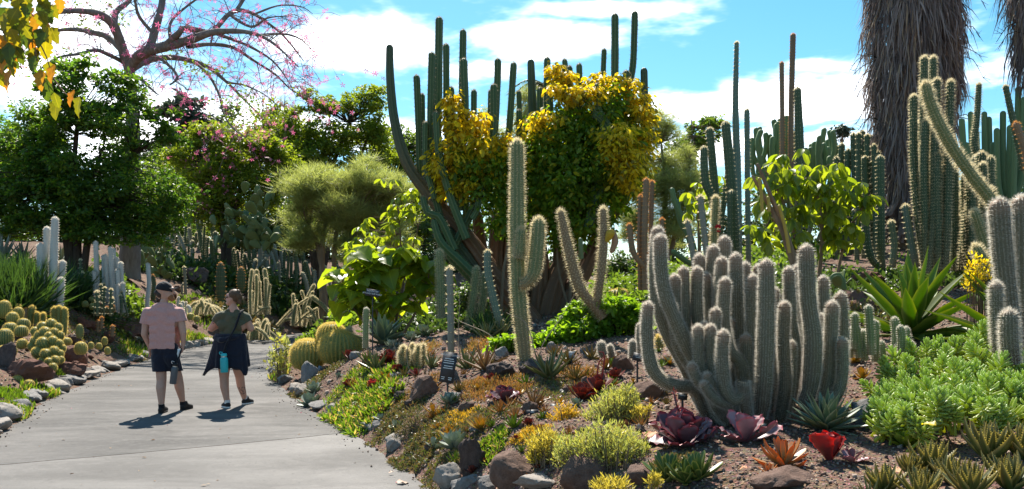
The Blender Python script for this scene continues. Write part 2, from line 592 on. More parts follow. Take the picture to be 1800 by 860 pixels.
def _rbf_fit():
    d = np.linalg.norm(CP[:, None, :2] - CP[None, :, :2], axis=-1)
    n = len(CP)
    A = np.zeros((n + 3, n + 3))
    A[:n, :n] = -d
    A[:n, :n] += np.eye(n) * .25
    Pm = np.column_stack([np.ones(n), CP[:, :2]])
    A[:n, n:] = Pm; A[n:, :n] = Pm.T
    return np.linalg.solve(A, np.concatenate([CP[:, 2], np.zeros(3)]))


RBF = _rbf_fit()


def vnoise(x, y):
    return (np.sin(x * 1.7 + 1.3 * np.sin(y * .9)) * np.sin(y * 2.1 + .7 * np.sin(x * 1.3)) * .5 + .35 * np.sin(x * 4.3 + y * 1.1 + 2 * np.sin(y * 2.3)) * np.sin(y * 4.9 - x * .7)
            + .2 * np.sin(x * 9.1 + 2 * np.sin(y * 5.2)) * np.sin(y * 10.3 + np.sin(x * 7)))


def height(x, y):
    x = np.asarray(x, float); y = np.asarray(y, float)
    shp = x.shape
    xf, yf = x.ravel(), y.ravel()
    z = np.zeros(xf.shape)
    for i in range(0, len(xf), 20000):
        xa, ya = xf[i:i + 20000], yf[i:i + 20000]
        d = np.hypot(xa[:, None] - CP[None, :, 0], ya[:, None] - CP[None, :, 1])
        z[i:i + 20000] = -d @ RBF[:len(CP)] + RBF[-3] + RBF[-2] * xa + RBF[-1] * ya
    far = np.clip((np.hypot(xf, yf - 20) - 60) / 60, 0, 1)
    z = np.clip(z, 0.12, 6.5) * (1 - far) + 4.5 * far
    pd = path_dist(xf, yf)
    t = np.clip((pd - .03) / np.interp(yf, [16, 30], [1.0, 4.5]), 0, 1)
    b = t * (2 - t)
    z = z * b + vnoise(xf, yf) * .055 * np.clip(pd * 2, 0, 1) * (1 - far)
    z = np.where(pd < .03, -.02, np.maximum(z, -.02))
    return z.reshape(shp) if shp else float(z[0])


def gnd(px, Y):
    x = (px - 900) * Y / FPX
    return np.array([x, Y, height(x, Y)])


def gxy(x, y):
    return np.array([x, y, height(x, y)])


def hit(px, py, y0=3.5, y1=70):
    """first ground point seen through a photograph pixel"""
    Y = np.arange(y0, y1, .08)
    x = (px - 900) * Y / FPX
    z = CH + (HZ - py) * Y / FPX
    h = height(x, Y)
    k = np.argmax(h >= z) if (h >= z).any() else len(Y) - 1
    return np.array([x[k], Y[k], h[k]])

# ---------------------------------------------------------------- ground, path
def ground_material():
    t = NT('soil')
    n1_ = t.noise(.9, 5, .6); n2_ = t.noise(9, 6, .7); n3_ = t.noise(55, 4, .7)
    col = t.mixc(t.rng_(n1_, .35, .65), (.095, .050, .034), (.17, .105, .072))
    col = t.mixc(t.rng_(n2_, .45, .72, 0, .75), col, (.30, .215, .16))
    vo = t.node('ShaderNodeTexVoronoi', {'Scale': 42.0, 'Randomness': 1.0}); t.l.new(t.coord(), vo.inputs['Vector'])
    col = t.mixc(t.rng_(vo.outputs['Distance'], .02, .28, .75, 0), col, (.42, .34, .27))
    vc = t.mixc(.5, col, vo.outputs['Color'], 'OVERLAY')
    col = t.mixc(.45, col, vc)
    col = t.mixc(t.rng_(n3_, .5, .7, 0, .6), col, (.05, .03, .022))
    h = t.math('ADD', t.math('MULTIPLY', n2_, .5), t.math('ADD', t.math('MULTIPLY', n3_, .35), t.math('MULTIPLY', vo.outputs['Distance'], -.5)))
    return t.done(t.pbsdf(col, .93, .15, t.bump(h, .9, .05)))


def grid_axis(lo, hi, n, c, k):
    a = np.linspace(math.asinh((lo - c) / k), math.asinh((hi - c) / k), n)
    return np.sinh(a) * k + c


gx = grid_axis(-700, 700, 430, 0, 5.0)
gy = grid_axis(-60, 1500, 460, 9, 6.0)
GX, GY = np.meshgrid(gx, gy)
GZ = height(GX, GY)
gi = np.arange(GX.size).reshape(GX.shape)
mb = MB()
mb.add(np.stack([GX, GY, GZ], -1), None, np.stack([gi[:-1, :-1], gi[:-1, 1:], gi[1:, 1:], gi[1:, :-1]], -1).reshape(-1, 4))
ground = mb.build('ground', ground_material())
setp(ground, kind='structure')


def path_material(name, c1, c2, c3):
    t = NT(name)
    mp = t.node('ShaderNodeMapping'); t.l.new(t.coord(), mp.inputs['Vector'])
    mp.inputs['Scale'].default_value = (.5, 1.4, 1)
    mp.inputs['Rotation'].default_value = (0, 0, rad(-14))
    n1_ = t.noise(1.1, 5, .62, mp.outputs[0], .6); n2_ = t.noise(8, 6, .7); n3_ = t.noise(160, 3, .7)
    col = t.mixc(t.rng_(n1_, .35, .66), c1, c2)
    col = t.mixc(t.rng_(n2_, .5, .75, 0, .5), col, c3)
    col = t.mixc(t.rng_(n3_, .48, .75, 0, .4), col, tuple(x * .45 for x in c1))
    wv = t.noise(2.6, 2, .5, None, 2.5)
    crack = t.rng_(t.math('ABSOLUTE', t.math('SUBTRACT', wv, .5)), .0, .007, .6, 0)
    col = t.mixc(crack, col, tuple(x * .4 for x in c1))
    n4_ = t.noise(.45, 3, .5)
    col = t.mixc(t.rng_(n4_, .42, .68, 0, .55), col, tuple(x * .6 for x in c1))
    sp_ = t.noise(300, 2, .5)
    col = t.mixc(t.rng_(sp_, .66, .72, 0, .8), col, (.045, .035, .03))
    return t.done(t.pbsdf(col, .85, .25, t.bump(t.math('ADD', n3_, t.math('MULTIPLY', n2_, .5)), .35, .01)))


m_asph = path_material('asphalt', (.078, .074, .071), (.155, .146, .138), (.205, .193, .182))
m_conc = path_material('concrete', (.125, .118, .112), (.20, .19, .18), (.25, .236, .22))


def edges_at(y):
    xr = np.interp(y, REs[:, 1], REs[:, 0]); xl = np.interp(y, LEs[:, 1], LEs[:, 0])
    return xl, xr


def strip(name, ya, yb, mat, z, skew=0.0, n=70, m=14):
    t = np.linspace(0, 1, n)
    V = []
    for tt in t:
        for s in np.linspace(0, 1, m):
            y = ya(s) + (yb(s) - ya(s)) * tt
            xl, xr = edges_at(y)
            jl = .03 * math.sin(y * 5.1) + .02 * math.sin(y * 13.7)
            jr = .03 * math.sin(y * 4.7 + 1) + .02 * math.sin(y * 12.1)
            V.append((xl + jl + (xr + jr - xl - jl) * s, y, z))
    i = np.arange(n * m).reshape(n, m)
    mb = MB(); mb.add(V, None, np.stack([i[:-1, :-1], i[:-1, 1:], i[1:, 1:], i[1:, :-1]], -1).reshape(-1, 4))
    o = mb.build(name, mat)
    return setp(o, kind='structure')


joint = lambda s: 8.05 + 2.3 * s           # seam between concrete apron and asphalt, skewed across the path
strip('concrete_path', lambda s: -6.0, joint, m_conc, .004)
strip('asphalt_path', lambda s: joint(s) + .02, lambda s: 36.0, m_asph, .004, n=110)
# the far bend of the path
mb = MB()
kr = REs[REs[:, 1] >= 35.9]; kl = LEs[LEs[:, 1] >= 35.9]
n = 24
ri = np.stack([np.interp(np.linspace(0, 1, n), np.linspace(0, 1, len(kr)), kr[:, k]) for k in range(2)], 1)
li = np.stack([np.interp(np.linspace(0, 1, n), np.linspace(0, 1, len(kl)), kl[:, k]) for k in range(2)], 1)
V = np.concatenate([np.column_stack([li, np.full(n, .004)]), np.column_stack([ri, np.full(n, .004)])])
mb.add(V, None, [(i, n + i, n + i + 1, i + 1) for i in range(n - 1)])
setp(mb.build('asphalt_path', m_asph), kind='structure')

# ---------------------------------------------------------------- cactus kinds
cactus_mat('giant_skin', (.050, .095, .036), (.150, .085, .048), (.17, .21, .10), -.2, -.1, crestf=.65)
cactus_mat('giant_trunk', (.060, .085, .045), (.165, .088, .048), (.10, .12, .06), .30, .75, crestf=.35, scar=.5)
cactus_mat('pale_green_skin', (.15, .19, .085), (.24, .20, .11), (.30, .28, .14), .05, .3, crestf=.6)
cactus_mat('dark_green_skin', (.055, .09, .045), (.14, .12, .06), (.16, .17, .09), .0, .3, crestf=.5)
cactus_mat('woolly_skin', (.135, .125, .08), (.10, .068, .042), (.20, .185, .125), .05, .45, tip=(.34, .19, .12), scar=.1)
cactus_mat('white_skin', (.50, .48, .44), (.40, .37, .33), (.62, .60, .57), .0, .3, crestf=.5, scar=.15)
cactus_mat('brown_skin', (.20, .14, .085), (.22, .14, .08), (.26, .19, .11), .0, .4, scar=.4)
cactus_mat('blue_green_skin', (.10, .155, .12), (.16, .15, .10), (.24, .27, .20), .0, .3, crestf=.5)
cactus_mat('gold_barrel_skin', (.20, .21, .06), (.18, .15, .06), (.42, .36, .12), .0, .25, crestf=.8, scar=0)
cactus_mat('green_barrel_skin', (.11, .15, .05), (.16, .14, .06), (.36, .32, .13), .0, .2, crestf=.75, scar=0)
cactus_mat('euphorbia_skin', (.125, .185, .075), (.20, .18, .11), (.17, .26, .13), .0, .2, scar=.2)
cactus_mat('grey_skin', (.20, .21, .17), (.22, .18, .13), (.33, .32, .26), .0, .3)
spine_mat('pale_spine', (.78, .70, .48), (.62, .52, .30), .6)
spine_mat('gold_spine', (.80, .64, .22), (.66, .48, .12), .6)
spine_mat('white_spine', (.74, .70, .62), (.58, .53, .44), .62)
spine_mat('amber_spine', (.70, .40, .12), (.60, .24, .08))
spine_mat('dark_spine', (.24, .20, .14), (.40, .34, .24))

# style: skin, ribs, rib depth, verts per rib, spine material, areole spacing (m), spines each, length, width, spread
ST = {
    'giant': dict(m='giant_skin', ribs=7, depth=.24, spr=4, sm='dark_spine', sp=.09, k=3, l=.035, w=.006),
    'giant_trunk': dict(m='giant_trunk', ribs=8, depth=.26, spr=4, sm=None, sp=None),
    'saguaro': dict(m='pale_green_skin', ribs=11, depth=.20, spr=4, sm='pale_spine', sp=.03, k=7, l=.05, w=.0045),
    'woolly': dict(m='woolly_skin', ribs=20, depth=.07, spr=2, sm='white_spine', sp=.013, k=4, l=.024, w=.0018),
    'woolly_far': dict(m='woolly_skin', ribs=18, depth=.08, spr=2, sm='white_spine', sp=.016, k=5, l=.034, w=.0026),
    'white': dict(m='white_skin', ribs=16, depth=.07, spr=2, sm='white_spine', sp=.06, k=4, l=.03, w=.006),
    'spiny': dict(m='dark_green_skin', ribs=12, depth=.20, spr=2, sm='pale_spine', sp=.045, k=4, l=.045, w=.0048),
    'rib': dict(m='dark_green_skin', ribs=11, depth=.20, spr=3, sm='pale_spine', sp=.07, k=3, l=.03, w=.006),
    'green': dict(m='euphorbia_skin', ribs=7, depth=.2, spr=3, sm=None, sp=None),
    'bluegreen': dict(m='blue_green_skin', ribs=9, depth=.22, spr=3, sm='pale_spine', sp=.08, k=3, l=.035, w=.007),
    'brown': dict(m='brown_skin', ribs=0, depth=0, spr=2, sm='pale_spine', sp=.035, k=5, l=.06, w=.0035),
    'browncol': dict(m='brown_skin', ribs=10, depth=.2, spr=3, sm='amber_spine', sp=.07, k=3, l=.03, w=.006),
    'farcol': dict(m='dark_green_skin', ribs=8, depth=.2, spr=2, sm='pale_spine', sp=.12, k=2, l=.04, w=.012),
    'fargrey': dict(m='grey_skin', ribs=8, depth=.2, spr=2, sm='pale_spine', sp=.12, k=2, l=.04, w=.012),
    'amber': dict(m='dark_green_skin', ribs=14, depth=.2, spr=3, sm='amber_spine', sp=.07, k=5, l=.08, w=.012),
    'smallgold': dict(m='green_barrel_skin', ribs=14, depth=.16, spr=2, sm='gold_spine', sp=.03, k=5, l=.035, w=.005),
    'smallpale': dict(m='pale_green_skin', ribs=10, depth=.18, spr=3, sm='white_spine', sp=.022, k=5, l=.016, w=.0025),
}


def stem(parent, pts, r, style, name='stem', **kw):
    s = ST[style]
    mb = MB()
    res = tube(mb, pts, r, s['ribs'], s['depth'], s['spr'], sp=s['sp'], jit=kw.pop('jit', .02), **kw)
    o = mb.build(name, MATS[s['m']], parent)
    if res is not None:
        P, N, T = res
        sb = MB()
        spikes(sb, P, N, s['k'], s['l'], s['w'], s.get('spread', .9))
        q = sb.build('spines', MATS[s['sm']], o, smooth=False)
        q['kind'] = 'stuff'
    return o


def pxcol(c):
    """column from photograph measurements: ((px,py)... base first), radius px, depth"""
    P, r, Y = c[0], c[1], c[2]
    pts = [at(p[0], p[1], Y + (p[2] if len(p) > 2 else 0)) for p in P]
    rr = np.atleast_1d(np.asarray(r, float)) * Y / FPX
    return pts, rr


def cactus(name, label, cols, style, base, group=None, cat='cactus', **kw):
    t = thing(name, label, cat, base, group)
    for c in cols:
        pts, r = pxcol(c)
        stem(t, pts, r, c[3] if len(c) > 3 else style, **kw)
    return t


# ---- the giant branching cactus (left half)
gy_ = 18.0
b0 = gnd(925, gy_)
gl = thing('candelabra_cactus', 'huge dark green branching cactus with yellow vine among its left leaning arms', 'cactus', b0)
bp = (925, 566)
for P, r in [([(935, 572), (880, 500), (815, 410), (757, 345), (716, 288), (694, 215), (686, 140), (685, 78)], [24, 18, 14, 12, 10, 8.5, 7.2, 6.6]),
             ([(930, 572), (870, 515), (825, 458), (785, 400)], [16, 13, 11, 10])]:
    pts, rr = pxcol((P, r, gy_))
    stem(gl, pts, rr, 'giant_trunk', name='trunk')
for P, r, dy in [([(740, 335), (737, 270), (735, 200), (732, 132)], 6.2, .1), ([(752, 340), (744, 280), (742, 165)], 5, .4),
                 ([(790, 400), (771, 330), (768, 250), (770, 150), (772, 30)], [9, 8.5, 8, 7.6, 6.8], .1), ([(775, 390), (757, 300), (757, 200), (759, 92)], 6.6, -.3),
                 ([(800, 400), (790, 320), (785, 200), (784, 77)], 6, .5), ([(800, 380), (796, 280), (793, 153)], 5.5, .3),
                 ([(820, 430), (818, 330), (812, 220), (814, 52)], 6.4, .5), ([(812, 370), (806, 300), (817, 210), (815, 103)], [7.5, 7.5, 7, 6.8], -.3),
                 ([(830, 380), (832, 300), (833, 158)], 5.4, .2), ([(838, 340), (850, 310), (868, 240), (874, 150), (875, 103)], 6.2, .2),
                 ([(800, 430), (848, 330), (866, 250), (868, 148)], [7.5, 7.5, 7, 6.6], -.4), ([(880, 380), (890, 290), (897, 200), (903, 110)], 6, .2),
                 ([(858, 340), (860, 260), (863, 158)], 5.2, .5), ([(820, 420), (790, 340), (772, 270), (766, 197)], [8, 7.5, 7, 6.4], -.6),
                 ([(765, 350), (749, 290), (748, 214)], 5.6, -.4), ([(905, 380), (911, 290), (912, 193)], 5, .2), ([(908, 380), (914, 260), (912, 160)], 4.6, .6),
                 ([(800, 440), (772, 382), (752, 375), (743, 345)], [8, 8, 7, 5.5], -.5), ([(840, 490), (805, 455), (775, 425), (762, 385)], [9, 9, 8, 6], -.5),
                 ([(860, 520), (815, 475), (785, 440), (775, 395)], [9, 9, 8, 6.5], -.2), ([(830, 385), (838, 372), (842, 350)], 6, -.6),
                 ([(780, 450), (772, 420), (758, 340)], 7, .6)]:
    pts, rr = pxcol((P, r, gy_ + dy))
    stem(gl, pts, rr, 'giant', step=.12)
for P, r in [([(885, 575), (872, 470), (880, 380), (895, 320)], [20, 16, 13, 10]), ([(905, 575), (898, 460), (902, 360), (905, 300)], [22, 17, 14, 10]), ([(895, 575), (850, 450), (838, 370)], [14, 11, 9]), ([(900, 575), (925, 480), (930, 380)], [16, 14, 10])]:
    pts, rr = pxcol((P, r, gy_ + .7))
    stem(gl, pts, rr, 'giant_trunk', name='trunk', age0=0, age1=.35)
# right half
gr = thing('candelabra_cactus', 'huge dark green branching cactus nearly buried under a dense leafy vine', 'cactus', gnd(965, 18.6))
for P, r in [([(955, 575), (975, 500), (1005, 430), (1030, 350), (1050, 260)], [26, 20, 17, 13, 9]), ([(940, 575), (948, 470), (938, 350), (938, 240), (935, 160), (933, 104)], [22, 18, 12, 9, 7, 6.4]),
             ([(965, 575), (1025, 480), (1060, 400), (1110, 330), (1132, 250), (1133, 180), (1132, 119)], [18, 15, 12, 10, 8, 7, 6.5]), ([(960, 575), (985, 470), (975, 350), (972, 240)], [20, 14, 10, 7])]:
    pts, rr = pxcol((P, r, 18.8))
    stem(gr, pts, rr, 'giant_trunk', name='trunk')
for P, r, dy in [([(962, 240), (961, 170), (962, 101)], 6, .3), ([(1020, 200), (1003, 150), (991, 117)], 5.8, -.3), ([(1000, 190), (998, 150), (992, 104)], 5, .5),
                 ([(1006, 190), (1002, 150), (1001, 116)], 5.6, .2), ([(1020, 200), (1019, 150), (1018, 112)], 5.4, 0), ([(1062, 220), (1060, 150), (1062, 86)], 4.8, .2),
                 ([(1085, 260), (1081, 170), (1081, 90), (1081, 24)], 6.8, 0), ([(1095, 260), (1100, 180), (1112, 120), (1115, 60), (1116, 20)], [6.5, 6.3, 6, 6, 5.8], .2),
                 ([(1100, 250), (1101, 180), (1101, 124)], 6.4, -.1), ([(1075, 235), (1062, 210), (1050, 185), (1049, 147)], 6, -.9), ([(1060, 215), (1045, 195), (1030, 175), (1027, 155)], 5.6, -.9),
                 ([(950, 250), (949, 200), (949, 154)], 5.6, -.4), ([(970, 230), (967, 190), (967, 152)], 6, -.4), ([(1050, 190), (1048, 160), (1047, 130)], 5, .2), ([(1072, 200), (1068, 140)], 5, .5), ([(1075, 250), (1060, 215), (1042, 200)], 6.5, -.9)]:
    P = [(1015 + (P[0][0] - 1015) * .35, 400), (1020 + (P[0][0] - 1020) * .75, 310)] + list(P)
    pts, rr = pxcol((P, r, 18.6 + dy))
    stem(gr, pts, rr, 'giant', step=.12)

# ---- single spiny column with two arms in front of the giant
sY = 11.0
sag = thing('columnar_cactus', 'pale green spiny column cactus with two upturned arms in front of the vine', 'cactus', gnd(922, sY))
for P, r in [([(924, 640), (920, 600), (912, 520), (909, 430), (909, 340), (909, 247)], [10, 11, 12, 12, 11.5, 10.5]), ([(913, 500), (925, 498), (938, 478), (944, 430), (947, 384)], [8, 9, 11, 11.5, 10]),
             ([(911, 455), (914, 440), (916, 402)], [8, 9, 8])]:
    pts, rr = pxcol((P, r, sY - (.13 if r[0] == 8 else 0)))
    stem(sag, pts, rr, 'saguaro')

# ---- old brown stems with long spines
ob = thing('column_cactus', 'old brown two-branched cactus with long spines and a yellow pad over green shrub', 'cactus', gnd(1050, 12.4))
for P, r in [([(1060, 560), (1046, 540), (1018, 503), (1000, 440), (985, 370)], [9, 9, 9, 8, 5.5]), ([(1048, 535), (1055, 490), (1061, 430), (1060, 366)], [8, 7.5, 7.5, 5])]:
    pts, rr = pxcol((P, r, 12.4)); stem(ob, pts, rr, 'brown', seg=10)
PADM = leaf_mat('yellow_pad', (.45, .36, .04), (.50, .42, .06), .4, (1.4, 1.3, .6))
plain('dry_pad', (.32, .20, .12), .8)
plain('green_pad', (.10, .15, .06), .5)
mb = MB(); tube(mb, [at(1066, 425, 12.35), at(1072, 413, 12.33), at(1075, 403, 12.3)], np.array([3.5, 8.5, 7]) * 12.3 / FPX, seg=8); mb.build('pad', PADM, ob)
mb = MB(); tube(mb, [at(1078, 405, 12.4), at(1081, 425, 12.4), at(1074, 445, 12.4)], np.array([3.5, 6.5, 4]) * 12.3 / FPX, seg=8); mb.build('pad', MATS['dry_pad'], ob)
mb = MB(); tube(mb, [at(1022, 455, 12.4), at(1021, 435, 12.4), at(1020, 418, 12.4)], np.array([4.0, 4.5, 3.5]) * 12.3 / FPX, seg=8); mb.build('pad', MATS['green_pad'], ob)

# ---- the woolly many-stemmed cactus
WOOL = [([(1160, 413), (1162, 470), (1170, 520), (1195, 580), (1218, 628), (1250, 665)], 11.5, -.1), ([(1157, 399), (1152, 460), (1155, 530), (1176, 592), (1205, 645)], 11, .2),
        ([(1139, 532), (1137, 580), (1142, 632), (1156, 662), (1186, 678), (1222, 684)], 10.5, -.2), ([(1186, 483), (1187, 560), (1196, 612), (1222, 655)], 11, .1), ([(1201, 470), (1204, 575), (1218, 630)], 11, .2),
        ([(1229, 447), (1232, 530)], 10, .6), ([(1225, 470), (1225, 555), (1240, 620)], 10.5, .2), ([(1254, 432), (1250, 540)], 11, .6), ([(1273, 416), (1272, 530)], 11.5, .8), ([(1269, 453), (1266, 545)], 11, .4),
        ([(1293, 446), (1294, 540), (1296, 610)], 12, .25), ([(1275, 489), (1272, 560), (1282, 615), (1302, 640)], 10.5, -.05), ([(1258, 542), (1258, 605), (1266, 650)], 9.5, -.15), ([(1238, 566), (1241, 610)], 7.5, -.1),
        ([(1249, 571), (1248, 625), (1258, 670)], 10.5, -.3), ([(1227, 572), (1229, 630), (1244, 676)], 9.5, -.3), ([(1272, 581), (1269, 635), (1275, 684), (1291, 704), (1307, 690), (1305, 668)], 11, -.5),
        ([(1214, 639), (1226, 668), (1250, 694)], 8.5, -.4), ([(1240, 657), (1262, 690), (1292, 712)], 8.5, -.45), ([(1234, 672), (1256, 700), (1290, 718)], 8, -.5), ([(1311, 588), (1312, 640), (1318, 700)], 11, .0),
        ([(1310, 462), (1308, 545)], 9, .6), ([(1323, 484), (1323, 560), (1330, 640)], 11, .1), ([(1347, 457), (1347, 540), (1344, 640), (1340, 700), (1336, 736)], 14, -.35), ([(1332, 466), (1332, 545)], 9, .6),
        ([(1417, 431), (1420, 520), (1429, 600), (1424, 680), (1412, 715)], [13.5, 14, 14, 15, 15], -.3), ([(1386, 470), (1390, 560), (1398, 620)], 10, .3), ([(1400, 467), (1403, 580)], 9, .5), ([(1379, 531), (1377, 600), (1380, 670)], 10.5, -.1),
        ([(1447, 486), (1447, 570)], 10, .4), ([(1463, 530), (1460, 600), (1456, 668)], 11.5, -.15), ([(1477, 514), (1481, 600), (1474, 660)], 10.5, .1), ([(1481, 595), (1480, 668)], 9.5, -.25), ([(1443, 553), (1440, 640)], 8.5, .2),
        ([(1362, 507), (1362, 600)], 7.5, .5), ([(1241, 480), (1242, 560)], 9, .5), ([(1285, 560), (1288, 640)], 8, .2), ([(1392, 600), (1388, 680)], 9, .1), ([(1345, 600), (1352, 690)], 9, .2), ([(1432, 600), (1430, 690)], 9, .2)]
wc = thing('clustered_cactus', 'large clump of woolly grey columns with pinkish tips, curving up from one base', 'cactus', gnd(1340, 7.0))
for P, r, dy in WOOL:
    P = list(P)
    lx, ly = P[-1]
    if ly < 712: P += [(1345 + (lx - 1345) * .86, min(max(ly + 45, 695), 722)), (1345 + (lx - 1345) * .68, 745)]
    P = P[::-1]
    rr = np.atleast_1d(np.asarray(r, float))
    rr = np.concatenate([[rr[0] * .75], [rr[0]] * 2 + list(rr[::-1] if len(rr) > 1 else [rr[0]] * 2), [rr[0] * .92]])
    pts, rr = pxcol((P, rr, 7.0 + dy))
    stem(wc, pts, rr, 'woolly', jit=.03, bands=.05)

# ---- right edge woolly columns, leaning pole
for P, r, Y, lab in [([(1778, 640), (1772, 540), (1762, 440), (1755, 350)], 16.5, 7.4, 'thick woolly column cactus rising behind the agave blades near right edge'),
                     ([(1798, 640), (1797, 480), (1795, 345)], 16.5, 7.7, 'thick woolly column cactus cut by the right edge of the picture'),
                     ([(1758, 640), (1752, 560), (1750, 496)], 10.5, 7.2, 'slim short woolly column left of the thick woolly column'),
                     ([(1778, 640), (1774, 600), (1773, 545)], 14.5, 6.8, 'stubby woolly column at the foot of the thick woolly column')]:
    cactus('column_cactus', lab, [(P, r, Y)], 'woolly_far', gnd(P[0][0], Y))
cactus('pole_cactus', 'long pale green pole cactus leaning left across the palm trunk', [([(1800, 430), (1745, 355), (1705, 305), (1665, 245), (1637, 187), (1626, 146)], [9, 9.5, 9.5, 9, 8.5, 8], 10.0)], 'saguaro', gnd(1800, 10.0), dict() and None, jit=.03)

# ---- spiny clump in front of the palm
sc_ = []
for (x, y, dx) in [(1625, 100, 0), (1640, 100, -3), (1647, 139, -4), (1671, 142, -4), (1606, 168, 6), (1627, 212, 0), (1614, 214, 4), (1648, 269, 0), (1656, 272, 2), (1640, 295, 2), (1624, 250, 4), (1634, 160, 2), (1662, 215, -3), (1617, 300, 4)]:
    Yc = 13.0 + RND.uniform(-.5, .5)
    sc_.append(([(x + dx * 3 + RND.uniform(-4, 4), 475 + RND.uniform(-8, 8)), (x + dx * 1.6, 390), (x + dx * .4 - 2, (y + 390) / 2), (x, y)], [6, 6.8, 6.6, 6], Yc))
cactus('clumping_cactus', 'tall clump of thin spiny columns standing before the palm trunk', sc_, 'spiny', gnd(1635, 13.0))
sc_ = []
for k in range(15):
    x = RND.uniform(1655, 1745); y = RND.uniform(265, 390)
    sc_.append(([(x + RND.uniform(-8, 8), 476), (x + RND.uniform(-4, 4), (y + 470) / 2), (x, y)], RND.uniform(6, 8.5), 13.8 + RND.uniform(-.8, .8)))
cactus('clumping_cactus', 'lower clump of spiny columns right of the tall clump', sc_, 'spiny', gnd(1700, 13.8))
cactus('column_cactus', 'single thin dark spiny column against the sky right of the palm', [([(1725, 480), (1722, 300), (1713, 255), (1717, 210), (1721, 147)], [6, 5.5, 5.2, 5, 4.5], 16.0)], 'spiny', gnd(1725, 16))
for P, r, Y, lab, stl in [([(1568, 470), (1572, 430), (1566, 388)], 6, 13.5, 'short grey-green column at the foot of the palm trunk', 'bluegreen'), ([(1610, 470), (1600, 420), (1591, 360)], [7, 7, 6], 13, 'leaning grey spined column before the palm base', 'bluegreen'),
                          ([(1745, 470), (1728, 420), (1712, 370)], 8, 11.5, 'broad leaning green column behind the agave', 'saguaro'), ([(1745, 480), (1725, 452), (1714, 432)], 8, 9.5, 'short pale stem leaning left above the yellow flowers', 'saguaro')]:
    cactus('column_cactus', lab, [(P, r, Y)], stl, gnd(P[0][0], Y))

# ---- tall columns right of the giant
for cols, stl, lab in [([([(1298, 480), (1296, 300), (1293, 190), (1295, 74)], [7.5, 7, 5.5, 3.8], 18)], 'bluegreen', 'very tall slim grey-green column tapering into the sky'),
                       ([([(1316, 480), (1314, 330), (1313, 192)], 4.8, 18.5)], 'bluegreen', 'slim grey-green column right of the tallest one'),
                       ([([(1375, 330), (1375, 220), (1374, 109)], 4, 21)], 'browncol', 'thin brownish pole cactus, shorter of a pair above the euphorbia'),
                       ([([(1390, 330), (1391, 190), (1394, 59)], 4.8, 21)], 'browncol', 'thin brownish pole cactus, taller of a pair above the euphorbia'),
                       ([([(1408, 330), (1405, 250), (1402, 154)], [8, 8, 6], 16)], 'rib', 'dark ribbed column rising from the leafy shrub')]:
    cactus('column_cactus', lab, cols, stl, gnd(cols[0][0][0][0], cols[0][2]))
cactus('branching_cactus', 'dark ribbed branching cactus left of the drooping-leaf shrub', [([(1292, 490), (1290, 420), (1283, 300), (1275, 214)], [9, 9, 8.5, 7.5], 14.5), ([(1264, 490), (1262, 440), (1256, 330), (1247, 225)], [8, 8, 7.5, 6.5], 14.7),
                                                                                                ([(1261, 400), (1252, 350), (1240, 320), (1237, 258)], [6, 7, 7, 6.5], 14.5), ([(1293, 470), (1287, 420), (1286, 335)], 8, 14.2), ([(1262, 470), (1262, 430), (1280, 300), (1277, 260)], 5, 15.2)], 'rib', gnd(1280, 14.5))
cactus('column_cactus', 'light green thin column carrying a red flower', [([(1258, 490), (1255, 420), (1258, 346)], 5, 13.5)], 'saguaro', gnd(1256, 13.5))
cactus('column_cactus', 'pale scaly grey column leaning beside the red flower', [([(1247, 490), (1240, 430), (1231, 345)], 5.5, 13)], 'fargrey', gnd(1240, 13))
cactus('column_cactus', 'short scaly grey column left of the leaning one', [([(1222, 490), (1217, 440), (1208, 388)], 5, 13)], 'fargrey', gnd(1217, 13))
cactus('branching_cactus', 'dark green arching stems under the feathery tree', [([(1225, 470), (1205, 400), (1188, 360), (1180, 330)], 5, 16), ([(1225, 460), (1215, 420), (1196, 390), (1190, 350)], 5, 16.2), ([(1225, 470), (1200, 455), (1180, 440)], 5, 16)], 'green', gnd(1225, 16))
cactus('branching_cactus', 'brown ribbed column clump with a curved side arm right of the vine', [([(1134, 510), (1133, 420), (1136, 314)], 5.5, 14), ([(1146, 510), (1144, 420), (1146, 318)], 4.5, 14.2), ([(1126, 510), (1124, 430), (1126, 343)], 4.5, 14.1), ([(1134, 470), (1126, 462), (1112, 440), (1106, 393)], [4, 5, 5.5, 5], 13.9),
                                                                                                   ([(1164, 510), (1163, 440), (1164, 384)], 4, 14)], 'browncol', gnd(1135, 14))
# green column thicket before the palm
sc_ = []
for (x, y) in [(1480, 240), (1491, 250), (1500, 232), (1509, 240), (1516, 217), (1524, 232), (1530, 229), (1536, 255), (1543, 270), (1551, 292), (1485, 290), (1507, 300), (1520, 280), (1470, 275)]:
    Yc = 20 + RND.uniform(-.8, .8)
    sc_.append(([(x + RND.uniform(-9, 9), 462), (x + RND.uniform(-6, 6), 350), (x, y + RND.uniform(-6, 14))], RND.uniform(3.4, 6.4), Yc))
sc_.append(([(1530, 330), (1540, 300), (1541, 275)], 4.5, 19.5))
cactus('columnar_thicket', 'green thicket of many upright columns between leafy shrub and palm', sc_, 'farcol', gnd(1510, 20))
cactus('column_cactus', 'ribbed green column alone in front of the palm skirt', [([(1549, 480), (1548, 380), (1547, 274)], 7, 15.5), ([(1545, 470), (1530, 450), (1522, 400), (1524, 360)], 6, 15.4)], 'rib', gnd(1549, 15.5))
